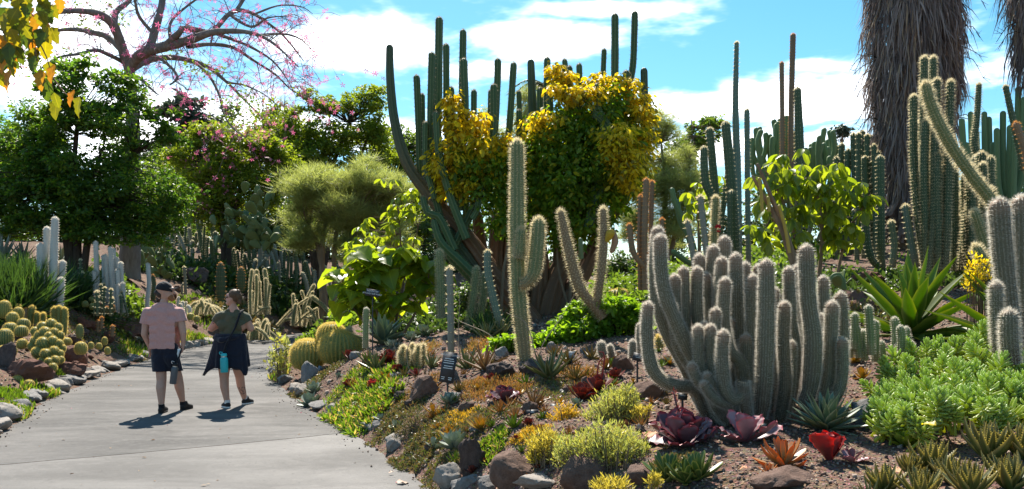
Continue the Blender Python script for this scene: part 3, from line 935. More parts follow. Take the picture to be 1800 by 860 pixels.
# candelabra euphorbia with many short arms
eu = thing('candelabra_tree', 'pale green euphorbia crowded with short upright arms behind the leafy shrub', 'euphorbia', gnd(1400, 23.5))
pts, rr = pxcol(([(1400, 480), (1400, 400), (1400, 330)], [12, 11, 9], 23.5)); stem(eu, pts, rr, 'green', name='trunk')
for k in range(52):
    x = RND.uniform(1322, 1485)
    top = 196 + abs(x - 1385) * .38 + RND.uniform(0, 60)
    y1 = top + RND.uniform(30, 60)
    bx = 1400 + (x - 1400) * .55
    Yc = 23.5 + RND.uniform(-1.3, 1.3)
    pts, rr = pxcol(([(bx, y1 + 90), (x + RND.uniform(-6, 6), y1 + 14), (x + RND.uniform(-5, 5), (y1 + top) / 2), (x + RND.uniform(-3, 3), top)], [3, 4, 5, 5], Yc))
    stem(eu, pts, rr, 'green', name='arm', step=.2)
eu2 = thing('candelabra_tree', 'dark green euphorbia with curving arms at the right edge', 'euphorbia', gnd(1775, 17.5))
pts, rr = pxcol(([(1775, 480), (1772, 400), (1768, 350)], [9, 8, 8], 17.5)); stem(eu2, pts, rr, 'green', name='trunk')
for (x, y, my) in [(1690, 208, 270), (1706, 196, 285), (1716, 230, 300), (1730, 196, 290), (1738, 205, 300), (1752, 225, 300), (1763, 195, 290), (1775, 220, 300), (1790, 152, 260), (1800, 170, 270), (1783, 240, 310), (1745, 250, 330), (1725, 262, 340), (1712, 285, 345), (1698, 250, 325), (1812, 200, 290)]:
    Yc = 17.5 + RND.uniform(-.8, .8)
    pts, rr = pxcol(([(1769, 372), ((x + 1769) / 2 + 5, my + 66), (x + (1769 - x) * .12, my + 22), (x, y)], [4.5, 5.5, 5.5, 5], Yc))
    stem(eu2, pts, rr, 'green', name='arm', step=.15)
cactus('column_cactus', 'dark column leaning left above the right euphorbia', [([(1800, 300), (1780, 210), (1767, 150)], 5, 16)], 'rib', at(1800, 300, 16) * np.array([1, 1, 0]) + np.array([0, 0, height(at(1800, 300, 16)[0], 16)]))
cactus('column_cactus', 'brown spined stem slanting in from the right edge', [([(1830, 420), (1805, 280), (1785, 215)], 6, 12)], 'browncol', gnd(1830, 12))

# ---- thin columns beside the big leaves and others in the middle
for P, r, Y, lab, stl in [([(793, 625), (792, 540), (790, 470)], 6, 11, 'thin grey spiny column standing behind the tall dark sign', 'fargrey'), ([(643, 612), (643, 575), (644, 541)], 5, 12.5, 'small pale column before the grey-green agave', 'smallpale'),
                          ([(776, 560), (774, 480), (772, 440)], 7, 15.5, 'olive column at right of the big-leaved plant', 'saguaro'), ([(885, 585), (872, 545), (858, 480), (857, 440)], [6, 6.5, 6.5, 6], 14, 'smooth green curved column under the giant trunk', 'bluegreen'),
                          ([(822, 580), (832, 520), (838, 470)], 5, 16, 'pale slanting stem under the leaning giant trunk', 'saguaro'), ([(843, 560), (850, 520), (852, 480)], 5, 16.3, 'pale stem behind the slanting one under the giant', 'saguaro'),
                          ([(1062, 625), (1058, 618), (1057, 600)], 7, 9.6, 'stubby white-haired column in front of the green shrub', 'woolly'), ([(1076, 628), (1073, 618), (1072, 606)], 5.5, 9.7, 'smaller white-haired stub beside the stubby column', 'woolly'),
                          ([(1126, 630), (1125, 600), (1126, 568)], 6.5, 9.4, 'white-haired column left of the woolly clump', 'woolly'), ([(1112, 630), (1112, 610), (1112, 598)], 6, 9.2, 'short yellow-tipped stub by the white-haired column', 'woolly'), ([(1160, 612), (1158, 600), (1157, 592)], 7, 9.4, 'stub with golden tip behind the clump\'s left arm', 'smallgold')]:
    cactus('column_cactus', lab, [(P, r, Y)], stl, gnd(P[0][0], Y))

# ---- small cluster right of the woolly clump
sc_ = []
for (x, y, b) in [(1502, 551, 600), (1526, 537, 610), (1537, 563, 622), (1506, 573, 615), (1497, 575, 610), (1548, 600, 622), (1572, 558, 606), (1582, 573, 610), (1593, 575, 612), (1595, 587, 620), (1516, 580, 620), (1580, 604, 620), (1602, 600, 618), (1490, 590, 615)]:
    sc_.append(([(x + RND.uniform(-3, 6), b + 14), (x + RND.uniform(-1, 3), (y + b) / 2), (x, y)], 6.6, 7.7 + RND.uniform(-.3, .3)))
cactus('clustering_cactus', 'low cluster of finger-like dark green stems beside the sedum', sc_, 'smallpale', gnd(1540, 7.7))


# ---- barrel cacti
def barrel(px, py, rpx, Y, label, style='gold', name='barrel_cactus', tall=1.0, ribs=22, group=None, sink=.25, crown=True):
    r = rpx * Y / FPX
    x = (px - 900) * Y / FPX
    zc = CH + (HZ - py) * Y / FPX
    g = height(x, Y)
    t = thing(name, label, 'cactus', (x, Y, g), group)
    hh = r * tall
    mb = MB()
    nv = 18
    ph = np.linspace(-1.15, math.pi / 2, nv)
    m = ribs * 4
    th = np.arange(m) / m * 2 * math.pi
    c = np.abs(np.cos(ribs * th / 2))
    md = 1 - .13 * (1 - c)
    rr_ = np.cos(ph) ** .8 * r
    zz = np.sin(ph) * hh - np.exp(-((ph - 1.57) / .18) ** 2) * .08 * r
    V = np.stack([rr_[:, None] * (np.cos(th) * md)[None], rr_[:, None] * (np.sin(th) * md)[None], np.repeat(zz[:, None], m, 1)], -1)
    V = V + np.array([x, Y, zc])
    i = np.arange(nv * m).reshape(nv, m)
    mb.add(V.reshape(-1, 3), None, np.stack([i[:-1], np.roll(i[:-1], -1, 1), np.roll(i[1:], -1, 1), i[1:]], -1).reshape(-1, 4), rib=np.tile(c, nv), age=np.ones(nv * m))
    s = {'gold': ('gold_barrel_skin', 'gold_spine', 5, .16), 'green': ('green_barrel_skin', 'gold_spine', 4, .13), 'amber': ('dark_green_skin', 'amber_spine', 5, .3), 'pale': ('pale_green_skin', 'white_spine', 5, .2)}[style]
    body = mb.build('body', MATS[s[0]], t)
    np_ = max(11, int(30 * min(1, rpx / 22)))
    pa = np.linspace(-.9, 1.5, np_)
    tk = np.arange(ribs) / ribs * 2 * math.pi
    nn = np.stack([np.cos(pa)[:, None] * np.cos(tk), np.cos(pa)[:, None] * np.sin(tk), np.repeat(np.sin(pa)[:, None], ribs, 1)], -1)
    P = np.stack([np.cos(pa)[:, None] ** .8 * r * np.cos(tk), np.cos(pa)[:, None] ** .8 * r * np.sin(tk), np.repeat(np.sin(pa)[:, None] * hh, ribs, 1)], -1) + np.array([x, Y, zc])
    sb = MB()
    spikes(sb, P.reshape(-1, 3), nn.reshape(-1, 3), s[2] + (5 if rpx > 22 else 2), r * s[3], max(r * .014, .0035), 1.15)
    q = sb.build('spines', MATS[s[1]], body, smooth=False); q['kind'] = 'stuff'
    if crown and rpx > 12:
        cb = MB()
        spikes(cb, np.array([x, Y, zc + hh * .97]) + rng.normal(size=(90, 3)) * np.array([.2, .2, .02]) * r, np.tile([0, 0, 1.0], (90, 1)), 2, r * .12, r * .03, .8)
        cb.build('crown_wool', MATS['gold_spine'], body, smooth=False)['kind'] = 'stuff'
    return t


barrel(597, 613, 35, 15.3, 'largest golden barrel cactus at the path edge', ribs=28, tall=.86)
barrel(541, 625, 30, 15.6, 'golden barrel cactus nearest the path, left of the largest one', ribs=26, tall=.9)
barrel(583, 590, 25, 16.6, 'golden barrel cactus behind the largest one', ribs=24, tall=.85)
barrel(629, 606, 15, 16.2, 'smallest golden barrel cactus at right of the golden group', ribs=20, tall=1.0)
barrel(388, 497, 8.5, 33, 'tall amber-spined barrel cactus on the slope beyond the path', 'amber', 'barrel_cactus', tall=4.2, ribs=16)
barrel(424, 492, 7.5, 34, 'shorter yellow-spined barrel cactus beside the tall one on the far slope', 'amber', 'barrel_cactus', tall=3.0, ribs=16)
barrel(269, 507, 5.5, 30, 'small dark spiny barrel behind the man\'s cap', 'amber', 'barrel_cactus', tall=4.4, ribs=14)
for px, py, r_, Y, st_, tl, lab in [(8, 545, 11, 17.5, 'gold', 1.5, 'upright gold-ribbed barrel at the left edge'), (22, 560, 10, 17.2, 'gold', 1.1, 'gold barrel just right of the upright one at the left edge'), (32, 551, 9, 18, 'gold', 1.2, 'gold barrel tucked behind others by the left edge'),
                                   (18, 580, 12.5, 16.6, 'green', 1.0, 'round green barrel in the left group, upper left'), (38, 583, 11, 16.5, 'green', .95, 'round green barrel with pale ribs, right of the upper left one'), (41, 570, 11, 17.2, 'green', .9, 'green barrel behind two others in the left group'),
                                   (9, 594, 13.5, 16, 'green', 1.15, 'large pale-ribbed green barrel touching the left edge'), (7, 617, 10, 15.4, 'gold', .95, 'low golden barrel at the left edge under the large green one'), (22, 617, 7.5, 15.4, 'green', 1.2, 'small dark barrel beside the low golden one'),
                                   (39, 605, 9, 16, 'gold', 1.0, 'golden barrel between green barrels and the golden mound'), (142, 613, 10.5, 16.6, 'gold', 1.1, 'round golden barrel right of the lava rocks'), (117, 601, 8.5, 17.5, 'gold', .85, 'golden barrel behind the golden mound'),
                                   (31, 667, 8.5, 13.8, 'gold', .8, 'small flat golden barrel low on the left bank'), (51, 675, 8.5, 13.6, 'gold', .8, 'small flat golden barrel closest to the left kerb'), (140, 583, 6.5, 18.5, 'smallgreen', 2.0, 'green egg-shaped cactus above the left kerb'),
                                   (164, 539, 6.5, 21, 'green', 1.0, 'round green cactus left of the pink bloom'), (150, 535, 5.5, 21.3, 'green', 1.1, 'smaller green globe left of the round cactus'), (188, 545, 5, 21, 'amber', 1.2, 'brownish globe under the white columns'), (197, 543, 5, 21, 'amber', 1.5, 'brownish upright globe right of its twin'),
                                   (162, 527, 5.5, 21.8, 'green', 1.0, 'round green cactus behind the pair of globes'), (184, 600, 5, 19.5, 'gold', 1.5, 'small gold cactus on the left slope by the green ivy'), (189, 617, 5, 19, 'gold', 1.4, 'small gold cactus just above the grey kerb stones'), (174, 609, 5, 19, 'gold', 1.2, 'small gold cactus left of its twin above the kerb'),
                                   (160, 608, 5, 18.6, 'gold', 1.3, 'small gold cactus right of the round golden barrel'), (335, 557, 6.5, 27.5, 'gold', 1.0, 'small golden globe between the two walkers'), (346, 561, 6, 27.3, 'gold', 1.0, 'second golden globe between the two walkers, nearer the woman')]:
    if st_ == 'smallgreen': st_ = 'green'
    barrel(px, py, r_, Y, lab, st_, tall=tl, ribs=16 if r_ < 8 else 20)
# golden mound of many heads
mound = thing('mounding_cactus', 'golden mound of many crowded globe heads on the left bank', 'cactus', gnd(82, 16.2))
hm = MB(); sb = MB()
heads = [(62, 583, 8), (75, 575, 9), (90, 570, 9), (101, 576, 8), (70, 590, 8.5), (80, 585, 10), (95, 585, 8), (105, 590, 7.5), (63, 600, 9), (76, 604, 11), (93, 600, 9), (103, 605, 8), (66, 620, 10), (81, 623, 9.5), (95, 618, 9), (105, 622, 7), (72, 635, 6), (86, 636, 7), (97, 633, 7.5), (107, 632, 6), (76, 643, 6), (93, 645, 7), (86, 592, 8), (57, 609, 8), (110, 612, 6)]
for (hx, hy, hr) in heads:
    Yc = 16.0 - (hy - 600) * .012 - .25 * (1 - ((hx - 84) / 30) ** 2)
    c0 = at(hx, hy, Yc); r0 = hr * Yc / FPX
    m2 = MB()
    d0 = nrm(np.array([(hx - 84) * .02, -.5, .9 - (hy - 600) * .012]))
    res = tube(m2, [c0 - d0 * r0 * 1.3, c0, c0 + d0 * r0], [r0 * .8, r0, r0], 14, .12, 2, dome=1.0, sp=r0 * .22)
    ho = m2.build('head', MATS['green_barrel_skin'], mound)
    s2 = MB(); spikes(s2, res[0], res[1], 4, r0 * .3, r0 * .05, 1.0)
    q = s2.build('spines', MATS['gold_spine'], ho, smooth=False); q['kind'] = 'stuff'

# white columns on the left
cactus('white_column_cactus', 'tallest clump of smooth white columns on the left slope', [([(78, 560), (73, 500), (71, 428)], [7.5, 6.5, 6], 20), ([(86, 560), (84, 480), (83, 399)], [7, 6.5, 6], 20.3), ([(93, 560), (94, 480), (97, 382)], [7.5, 7, 5.8], 20.1), ([(104, 560), (107, 510), (110, 458)], 5.5, 20.2), ([(103, 560), (106, 520), (108, 488)], 5.5, 19.8)], 'white', gnd(92, 20))
cactus('white_column_cactus', 'second clump of thinner white columns behind the tallest one', [([(172, 545), (171, 500), (168, 425)], 4, 22), ([(168, 545), (167, 510), (166, 476)], 3.4, 21.9), ([(190, 545), (189, 490), (186, 448)], 4, 22.1), ([(183, 545), (183, 490), (182, 449)], 3.4, 22.3), ([(200, 545), (197, 490), (194, 435)], 4, 22), ([(203, 545), (202, 500), (200, 438)], 3.2, 22.4),
                                                                                               ([(207, 545), (206, 500), (205, 453)], 3.6, 22.2), ([(214, 550), (214, 510), (212, 461)], 4, 21.9), ([(208, 545), (208, 520), (207, 473)], 3.4, 21.8), ([(209, 550), (208, 525), (207, 500)], 3.6, 21.5), ([(217, 550), (217, 530), (216, 497)], 3.4, 21.5)], 'white', gnd(195, 22))
cactus('white_column_cactus', 'single bent white column left of the man', [([(260, 560), (259, 530), (262, 500), (260, 463)], 3.6, 26)], 'white', gnd(260, 26))
sc_ = []
for x, y, b in [(96, 540, 575), (104, 538, 580), (113, 541, 590), (104, 565, 580)]:
    sc_.append(([(x - 2, b), (x, (y + b) / 2), (x, y)], 5, 18.4))
cactus('column_cactus', 'three golden upright stems below the white columns', sc_, 'smallgold', gnd(104, 18.4))
k_ = 0
for x, y, b, r_, lab in [(33, 536, 560, 3.5, 'small grey stem among the gold barrels'), (57, 538, 568, 5, 'leaning grey-brown stem right of the gold barrels'), (46, 542, 565, 3.8, 'short grey-brown stem between barrels and white columns'), (65, 549, 565, 4.5, 'stubby gold stem before the white columns'), (76, 550, 565, 4, 'second stubby gold stem before the white columns'), (173, 563, 578, 3.5, 'stub cactus on the left slope above the log'), (179, 557, 572, 3, 'slim stub cactus beside the slope stub'), (198, 572, 586, 3.4, 'pinkish stub cactus near the dark log')]:
    cactus('column_cactus', lab, [([(x - (5 if k_ == 1 else 1), b + 6), (x - (2 if k_ == 1 else 0), (y + b) / 2), (x, y)], r_, 18.5 if x < 120 else 20.5)], 'smallgold' if 'gold' in lab else 'browncol', gnd(x, 18.5 if x < 120 else 20.5)); k_ += 1
# green finger clumps on the left slope
def clump(label, px0, px1, top, bot, n, Y, r, style, spread=1.0, name='clumping_cactus', lean=4):
    cs = []
    for k in range(n):
        x = RND.uniform(px0, px1)
        y = RND.uniform(top, top + (bot - top) * .75)
        ln = RND.gauss(0, 1) * lean * (2.6 if RND.random() < .25 else .8)
        if n > 10 and RND.random() < .1:
            y = bot - RND.uniform(2, 10); ln = RND.choice([-1, 1]) * RND.uniform(18, 34)
        cs.append(([(x + ln, bot + 8), (x + ln * .55 + RND.uniform(-2, 2), (y + bot) / 2), (x, y)], r * RND.uniform(.55, 1.35), Y + RND.uniform(-1, 1) * spread))
    return cactus(name, label, cs, style, gnd((px0 + px1) / 2, Y))


clump('thin green pencil stems left of the white columns', 30, 64, 462, 540, 14, 20.5, 2.2, 'farcol')
clump('short olive stems left of the second white clump', 138, 172, 455, 545, 14, 23, 3, 'farcol')
clump('olive pencil stems in front of the second white clump', 168, 222, 498, 548, 10, 21, 2.2, 'farcol')
clump('small pale stems between the man and woman', 312, 330, 520, 550, 6, 28.5, 2.5, 'white')
clump('low spiny green mound before the woman\'s shoulder', 343, 372, 525, 545, 16, 29, 2.4, 'saguaro')
clump('lone leaning pale pole behind the man\'s cap', 310, 326, 465, 510, 2, 32, 3, 'fargrey', lean=10)
clump('upright olive stems right of the woman', 442, 476, 468, 545, 11, 33, 2.4, 'saguaro')
clump('sprawling pale stems at the far kerb', 446, 472, 560, 590, 14, 30, 2.6, 'saguaro', lean=9)
clump('thin amber stems by the far bend of the path', 500, 560, 490, 565, 16, 36, 2.2, 'saguaro', lean=12)
FARL = ['behind the man beneath the pink-flowered tree', 'right of the pink-flowered tree trunk', 'under the yellow-green trees', 'beside the dark prickly pears', 'below the prickly pear tangle', 'left of the feathery bush', 'in front of the feathery bush trunks', 'under the feathery bush', 'right of the feathery bush trunks']
for (a, b, t0, b0_, n, Y, lab, stl) in [(262, 300, 410, 480, 14, 40, FARL[1], 'farcol'), (300, 340, 385, 470, 14, 44, FARL[2], 'fargrey'), (322, 375, 372, 470, 16, 47, FARL[0], 'farcol'), (372, 412, 385, 470, 12, 46, FARL[3], 'farcol'), (412, 450, 420, 498, 16, 44, FARL[4], 'farcol'),
                                       (448, 500, 425, 505, 26, 42, FARL[5], 'fargrey'), (496, 545, 425, 505, 26, 42, FARL[7], 'farcol'), (530, 580, 462, 510, 18, 41, FARL[6], 'fargrey'), (585, 640, 455, 510, 14, 43, FARL[8], 'farcol')]:
    clump('thicket of grey-green column stems ' + lab, a, b, t0, b0_, n, Y, 3.0, stl, 2.0, 'column_thicket', 5)

# ---------------------------------------------------------------- trees and shrubs
def bark_mat(name, c1, c2, scale=8):
    t = NT(name)
    mp = t.node('ShaderNodeMapping'); t.l.new(t.coord(), mp.inputs['Vector']); mp.inputs['Scale'].default_value = (1, 1, .25)
    n1_ = t.noise(scale, 6, .7, mp.outputs[0]); n2_ = t.noise(2, 3)
    col = t.mixc(t.rng_(n1_, .35, .65), c1, c2)
    col = t.mixc(t.rng_(n2_, .4, .7, 0, .5), col, tuple(x * .6 for x in c2))
    return t.done(t.pbsdf(col, .9, .2, t.bump(n1_, .7, .04)))


bark_mat('grey_bark', (.13, .108, .095), (.27, .235, .21))
bark_mat('dark_bark', (.035, .026, .02), (.085, .06, .042))
bark_mat('tan_bark', (.16, .11, .07), (.28, .20, .13))
leaf_mat('dark_leaf', (.055, .115, .026), (.09, .165, .034), .55, (2.2, 2.3, .7), c3=(.15, .21, .03), f3=.25)
leaf_mat('lime_leaf', (.12, .18, .025), (.19, .24, .035), .55, (2.3, 2.1, .6))
leaf_mat('mid_leaf', (.075, .13, .028), (.12, .18, .038), .5, (2.2, 2.1, .7))
leaf_mat('pine_leaf', (.06, .085, .06), (.09, .12, .085), .3, (1.3, 1.4, 1.1))
leaf_mat('feather_leaf', (.27, .31, .12), (.36, .38, .16), .55, (1.5, 1.5, .8))
leaf_mat('hedge_leaf', (.05, .085, .026), (.085, .13, .036), .4, (1.8, 1.9, .8))
leaf_mat('bright_leaf', (.13, .25, .022), (.20, .32, .035), .55, (2.0, 1.9, .5))
leaf_mat('vine_green', (.10, .19, .022), (.20, .29, .03), .58, (1.8, 1.9, .5), c3=(.40, .36, .02), f3=.12)
leaf_mat('vine_yellow', (.70, .56, .025), (.76, .66, .04), .58, (1.45, 1.25, .5), c3=(.20, .19, .02), f3=.25)
leaf_mat('pink_petal', (.55, .12, .27), (.68, .25, .38), .45, (1.3, 1.0, 1.1))


def foliage(mb, blobs, n, size, tmpl=LEAF4, clump=40, cr=.16, shell=.45, droop=.15, flat=.6, upb=.6, sv=.35):
    """leaf clumps through ellipsoid blobs [(centre, (rx,ry,rz))]; returns clump centres"""
    W = np.array([b[1][0] * b[1][1] * b[1][2] for b in blobs]) ** .67
    W = W / W.sum()
    nc = max(1, n // clump)
    which = rng.choice(len(blobs), nc, p=W)
    C = np.array([b[0] for b in blobs])[which]
    Rr = np.array([b[1] for b in blobs])[which]
    d = rdir(nc)
    rr = rng.random(nc) ** shell
    lump = 1 + .22 * np.sin(d[:, 0] * 5 + which) * np.sin(d[:, 2] * 6 + which * 2)
    cc = C + d * (rr * lump)[:, None] * Rr
    m = nc * clump
    cs = cr * Rr.mean(1) * (.5 + rng.random(nc))
    off = rng.normal(size=(m, 3)) * np.repeat(cs, clump)[:, None] * np.array([1, 1, flat])
    P = np.repeat(cc, clump, 0) + off
    X = nrm(off * np.array([1, 1, .6]) + rng.normal(size=(m, 3)) * .5 * np.repeat(cs, clump)[:, None]) + np.array([0, 0, -droop])
    up = nrm(rng.normal(size=(m, 3)) + np.array([0, 0, upb * 1.6]))
    S = size * (1 + sv * rng.normal(size=m)).clip(.4, 1.9)
    scatter(mb, tmpl[0], tmpl[1], P, orient(X, up), S)
    return cc


def blobpx(lst, Y, dz=1.0):
    out = []
    for b in lst:
        yy = Y + (b[4] if len(b) > 4 else 0)
        s = yy / FPX
        out.append((at(b[0], b[1], yy), (b[2] * s, (b[2] + b[3]) * .5 * s * dz, b[3] * s)))
    return out


def fragment(B, k=7, s=.42):
    out = []
    for c, r in B:
        r = np.array(r)
        for j in range(k):
            d_ = rdir(1)[0] * RND.uniform(.45, .95)
            f = s * RND.uniform(.6, 1.35)
            out.append((c + d_ * r, tuple(r * f * np.array([1.15, 1.15, .8]))))
        out.append((c, tuple(r * .6)))
    return out


def limbs(mb, nodes, cc, r, frac=1.0, seg=5, sag=.1):
    """thin branches from the nearest of nodes to clump centres"""
    nodes = np.asarray(nodes)
    for c in cc:
        if RND.random() > frac: continue
        low = nodes[nodes[:, 2] < c[2] + .6]
        nd = low if len(low) else nodes
        a = nd[np.argmin(np.linalg.norm(nd - c, axis=1) + rng.random(len(nd)) * .3)]
        m = (a + c) / 2 + rng.normal(size=3) * np.linalg.norm(c - a) * .09 - np.array([0, 0, sag * np.linalg.norm(c - a) * .3])
        tube(mb, [a, m, c], [r, r * .7, r * .25], seg=seg, step=np.linalg.norm(c - a) / 4 + .01)


def tree(name, label, base_px, Y, stems, blobs, n, size, leaf, bark='dark_bark', cat='tree', group=None, tmpl=LEAF4, lr=1.0, twigs=.5, dz=1.0, crown='crown', frag=7, **kw):
    t = thing(name, label, cat, gnd(base_px, Y), group)
    mb = MB(); nodes = []
    for P, r in stems:
        pts, rr = pxcol((P, r, Y))
        if P[0][1] > 380 or True:
            pts[0] = np.array([pts[0][0], pts[0][1], min(pts[0][2], height(pts[0][0], pts[0][1]) - .05)])
        tube(mb, pts, rr, seg=8, step=.25, jit=.05)
        q, _, _ = resample(pts); nodes.extend(list(q[len(q) // 4::3]))
    fb = MB()
    cc = foliage(fb, fragment(blobpx(blobs, Y, dz), frag) if frag else blobpx(blobs, Y, dz), n, size, tmpl, **kw)
    limbs(mb, nodes, cc, lr * Y / FPX, twigs)
    mb.build('trunk', MATS[bark], t)
    c = fb.build(crown, MATS[leaf], t, smooth=False)
    return t, nodes, cc


# silk-floss tree with pink blossom
cY = 30.0
ceiba = thing('silk_floss_tree', 'bare-limbed tree with pink blossom spreading over the top left', 'tree', gnd(228, cY))
tb = MB()
LIMB = [([(226, 490), (230, 420), (234, 300), (233, 200), (230, 150), (227, 119)], [21, 18, 14, 11, 9.5, 9], [0, 0, 0, 0, 0, 0]),
        ([(228, 126), (212, 76), (200, 46), (180, 28), (150, 20), (100, 22), (55, 42), (20, 80)], [9, 8.5, 8, 7, 5, 4, 3, 1.5], [0, -.3, -.6, -1, -1.6, -2.4, -3, -3.5]),
        ([(218, 92), (190, 66), (165, 58), (130, 52), (90, 58), (50, 90)], [6, 5.5, 5, 4, 2.6, 1], [0, .4, .8, 1.4, 2, 2.4]),
        ([(215, 108), (190, 96), (168, 88), (140, 95), (100, 102), (60, 130)], [4, 3.6, 3.2, 2.6, 1.8, .8], [0, -.6, -1.2, -1.8, -2.4, -3]),
        ([(228, 122), (242, 101), (262, 89), (300, 80), (340, 68), (375, 57), (420, 55), (455, 62), (485, 80), (525, 118)], [9, 9, 9, 8, 7, 5.5, 4, 3, 2, .8], [0, -.4, -.8, -1.2, -1.8, -2.2, -2.8, -3.2, -3.6, -4]),
        ([(262, 90), (272, 55), (282, 20), (290, -20), (310, -70)], [8, 7, 6, 5, 3], [-.8, -.7, -.5, -.2, 0]),
        ([(235, 120), (262, 106), (300, 101), (340, 108), (370, 121), (400, 146), (430, 176), (462, 208)], [6, 5.5, 5, 4.5, 3.6, 2.8, 2, .8], [0, .5, 1, 1.6, 2, 2.4, 2.6, 2.8]),
        ([(232, 132), (250, 141), (263, 154), (280, 168)], [4, 3, 2.2, 1], [0, -.3, -.6, -.9]), ([(285, 86), (302, 70), (317, 56), (319, 49)], [6.5, 6, 5, 3.5], [-1, -1.4, -1.8, -1.9]),
        ([(317, 50), (348, 53), (373, 56), (400, 27), (421, 18), (447, 25), (470, 40), (493, 58), (513, 80), (534, 108)], [4.5, 4.5, 4.5, 4, 3.4, 2.8, 2.4, 2, 1.5, .7], [-1.9, -1.5, -1.2, -.8, -.6, -.4, 0, .3, .6, 1]),
        ([(415, 20), (440, -20), (470, -60)], [3.5, 2.8, 2], [-.6, -.2, .4]), ([(405, 26), (424, 40), (446, 47), (470, 32), (505, 28)], [3, 2.6, 2, 1.4, .6], [-.8, -1.2, -1.6, -2, -2.4]),
        ([(340, 108), (366, 131), (385, 166), (394, 202), (410, 226), (432, 242)], [3, 2.6, 2.2, 1.8, 1.3, .6], [1.6, 1, .4, -.2, -.6, -1]),
        ([(330, 82), (370, 78), (410, 84), (445, 106), (485, 132), (512, 158), (548, 178)], [4, 3.4, 3, 2.4, 1.8, 1.2, .5], [-1.4, -.6, 0, .6, 1.2, 1.6, 2]),
        ([(200, 46), (205, 20), (225, 4), (240, -20)], [6, 5, 4, 3], [-.6, -.2, .2, .6]), ([(240, 108), (270, 98), (300, 118), (312, 137), (298, 150)], [3, 2.8, 2.6, 2.2, 1.2], [0, -.8, -1.2, -1.5, -1.7]),
        ([(270, 60), (245, 30), (238, 5), (230, -30)], [3.4, 2.8, 2.4, 2], [-.7, -.9, -1.2, -1.5]), ([(455, 62), (500, 60), (530, 70), (552, 92)], [2.4, 1.8, 1.2, .5], [-3.2, -3, -2.8, -2.6]),
        ([(400, 146), (430, 150), (470, 170), (500, 200)], [2, 1.6, 1, .4], [2.4, 2, 1.6, 1.2]), ([(372, 57), (410, 70), (445, 85), (480, 108), (505, 140), (520, 170)], [3, 2.6, 2.2, 1.6, 1, .5], [-2.2, -1.6, -1, -.6, -.2, .2]),
        ([(300, 80), (300, 40), (330, 10), (360, -10)], [3, 2.4, 2, 1.5], [-1.2, -.6, 0, .4]), ([(447, 25), (490, 10), (530, 12), (550, 25)], [2, 1.5, 1, .5], [-.4, 0, .3, .6])]
ctip = []
for P, r, dyv in LIMB:
    pts = [at(p[0], p[1], cY + d) for p, d in zip(P, dyv)]
    rr = np.array(r) * cY / FPX
    tube(tb, pts, rr, seg=10, step=.2, jit=.05)
    q, _, _ = resample(pts)
    if r[0] < 20: ctip.append((q, np.interp(np.linspace(0, 1, len(q)), np.linspace(0, 1, len(rr)), rr)))
tb.build('trunk', MATS['grey_bark'], ceiba)
tw = MB(); fpos = []
for q, rr in ctip:
    Lq = np.linalg.norm(np.diff(q, axis=0), axis=1).sum()
    for k in range(int(4 + Lq * 3.2)):
        i = int(len(q) * (RND.random() ** .6) * .999)
        a = q[i]
        dr = nrm(rng.normal(size=3) + np.array([.5 if a[0] > -11 else -.4, 0, -.05]))
        ln = RND.uniform(.5, 1.7)
        b = a + dr * ln * .5 + np.array([0, 0, .08]); c = a + dr * ln + np.array([0, 0, -.25 * ln])
        tube(tw, [a, b, c], [min(rr[i] * .4, .018), .009, .004], seg=4, step=.3)
        for j in range(RND.randint(2, 4)):
            s0 = [b, c][RND.random() < .6] if RND.random() < .7 else (a + b) / 2
            d2 = nrm(dr + rng.normal(size=3) * .9)
            e = s0 + d2 * RND.uniform(.25, .7) + np.array([0, 0, -.1])
            tube(tw, [s0, (s0 + e) / 2 + rng.normal(size=3) * .04, e], [.006, .005, .003], seg=3, step=.3)
            fpos.append(e)
            if RND.random() < .6: fpos.append((s0 + e) / 2)
        fpos.append(c)
tw.build('twigs', MATS['grey_bark'], ceiba)['kind'] = 'stuff'
fb = MB()
fp = np.array(fpos); fp = fp[rng.random(len(fp)) < .85]
kp = 5
ax = rdir(len(fp)) + np.array([0, -.4, .2])
Rm = orient(nrm(np.cross(ax, rdir(len(fp)))), ax)
ang = np.arange(kp) / kp * 2 * math.pi
PT = []
for a_ in ang:
    c_, s_ = math.cos(a_), math.sin(a_)
    PT.append(np.array([[0, 0, 0], [.5 * c_ - .16 * s_, .5 * s_ + .16 * c_, .12], [c_, s_, .1], [.5 * c_ + .16 * s_, .5 * s_ - .16 * c_, .12]]))
FV = np.vstack(PT); FT = np.vstack([np.array([[0, 1, 2], [0, 2, 3]]) + 4 * k for k in range(kp)])
scatter(fb, FV, FT, fp + rng.normal(size=fp.shape) * .03, Rm, rng.uniform(.075, .12, len(fp)))
fb.build('blossoms', MATS['pink_petal'], ceiba, smooth=False)['kind'] = 'stuff'
lb = MB(); foliage(lb, blobpx([(200, 20, 40, 20), (150, 30, 40, 25), (120, 110, 40, 30), (50, 110, 50, 40), (430, 190, 50, 40), (350, 120, 40, 14), (300, 95, 30, 12)], cY), 1500, .11, clump=14, cr=.22)
lb.build('leaves', MATS['mid_leaf'], ceiba, smooth=False)['kind'] = 'stuff'

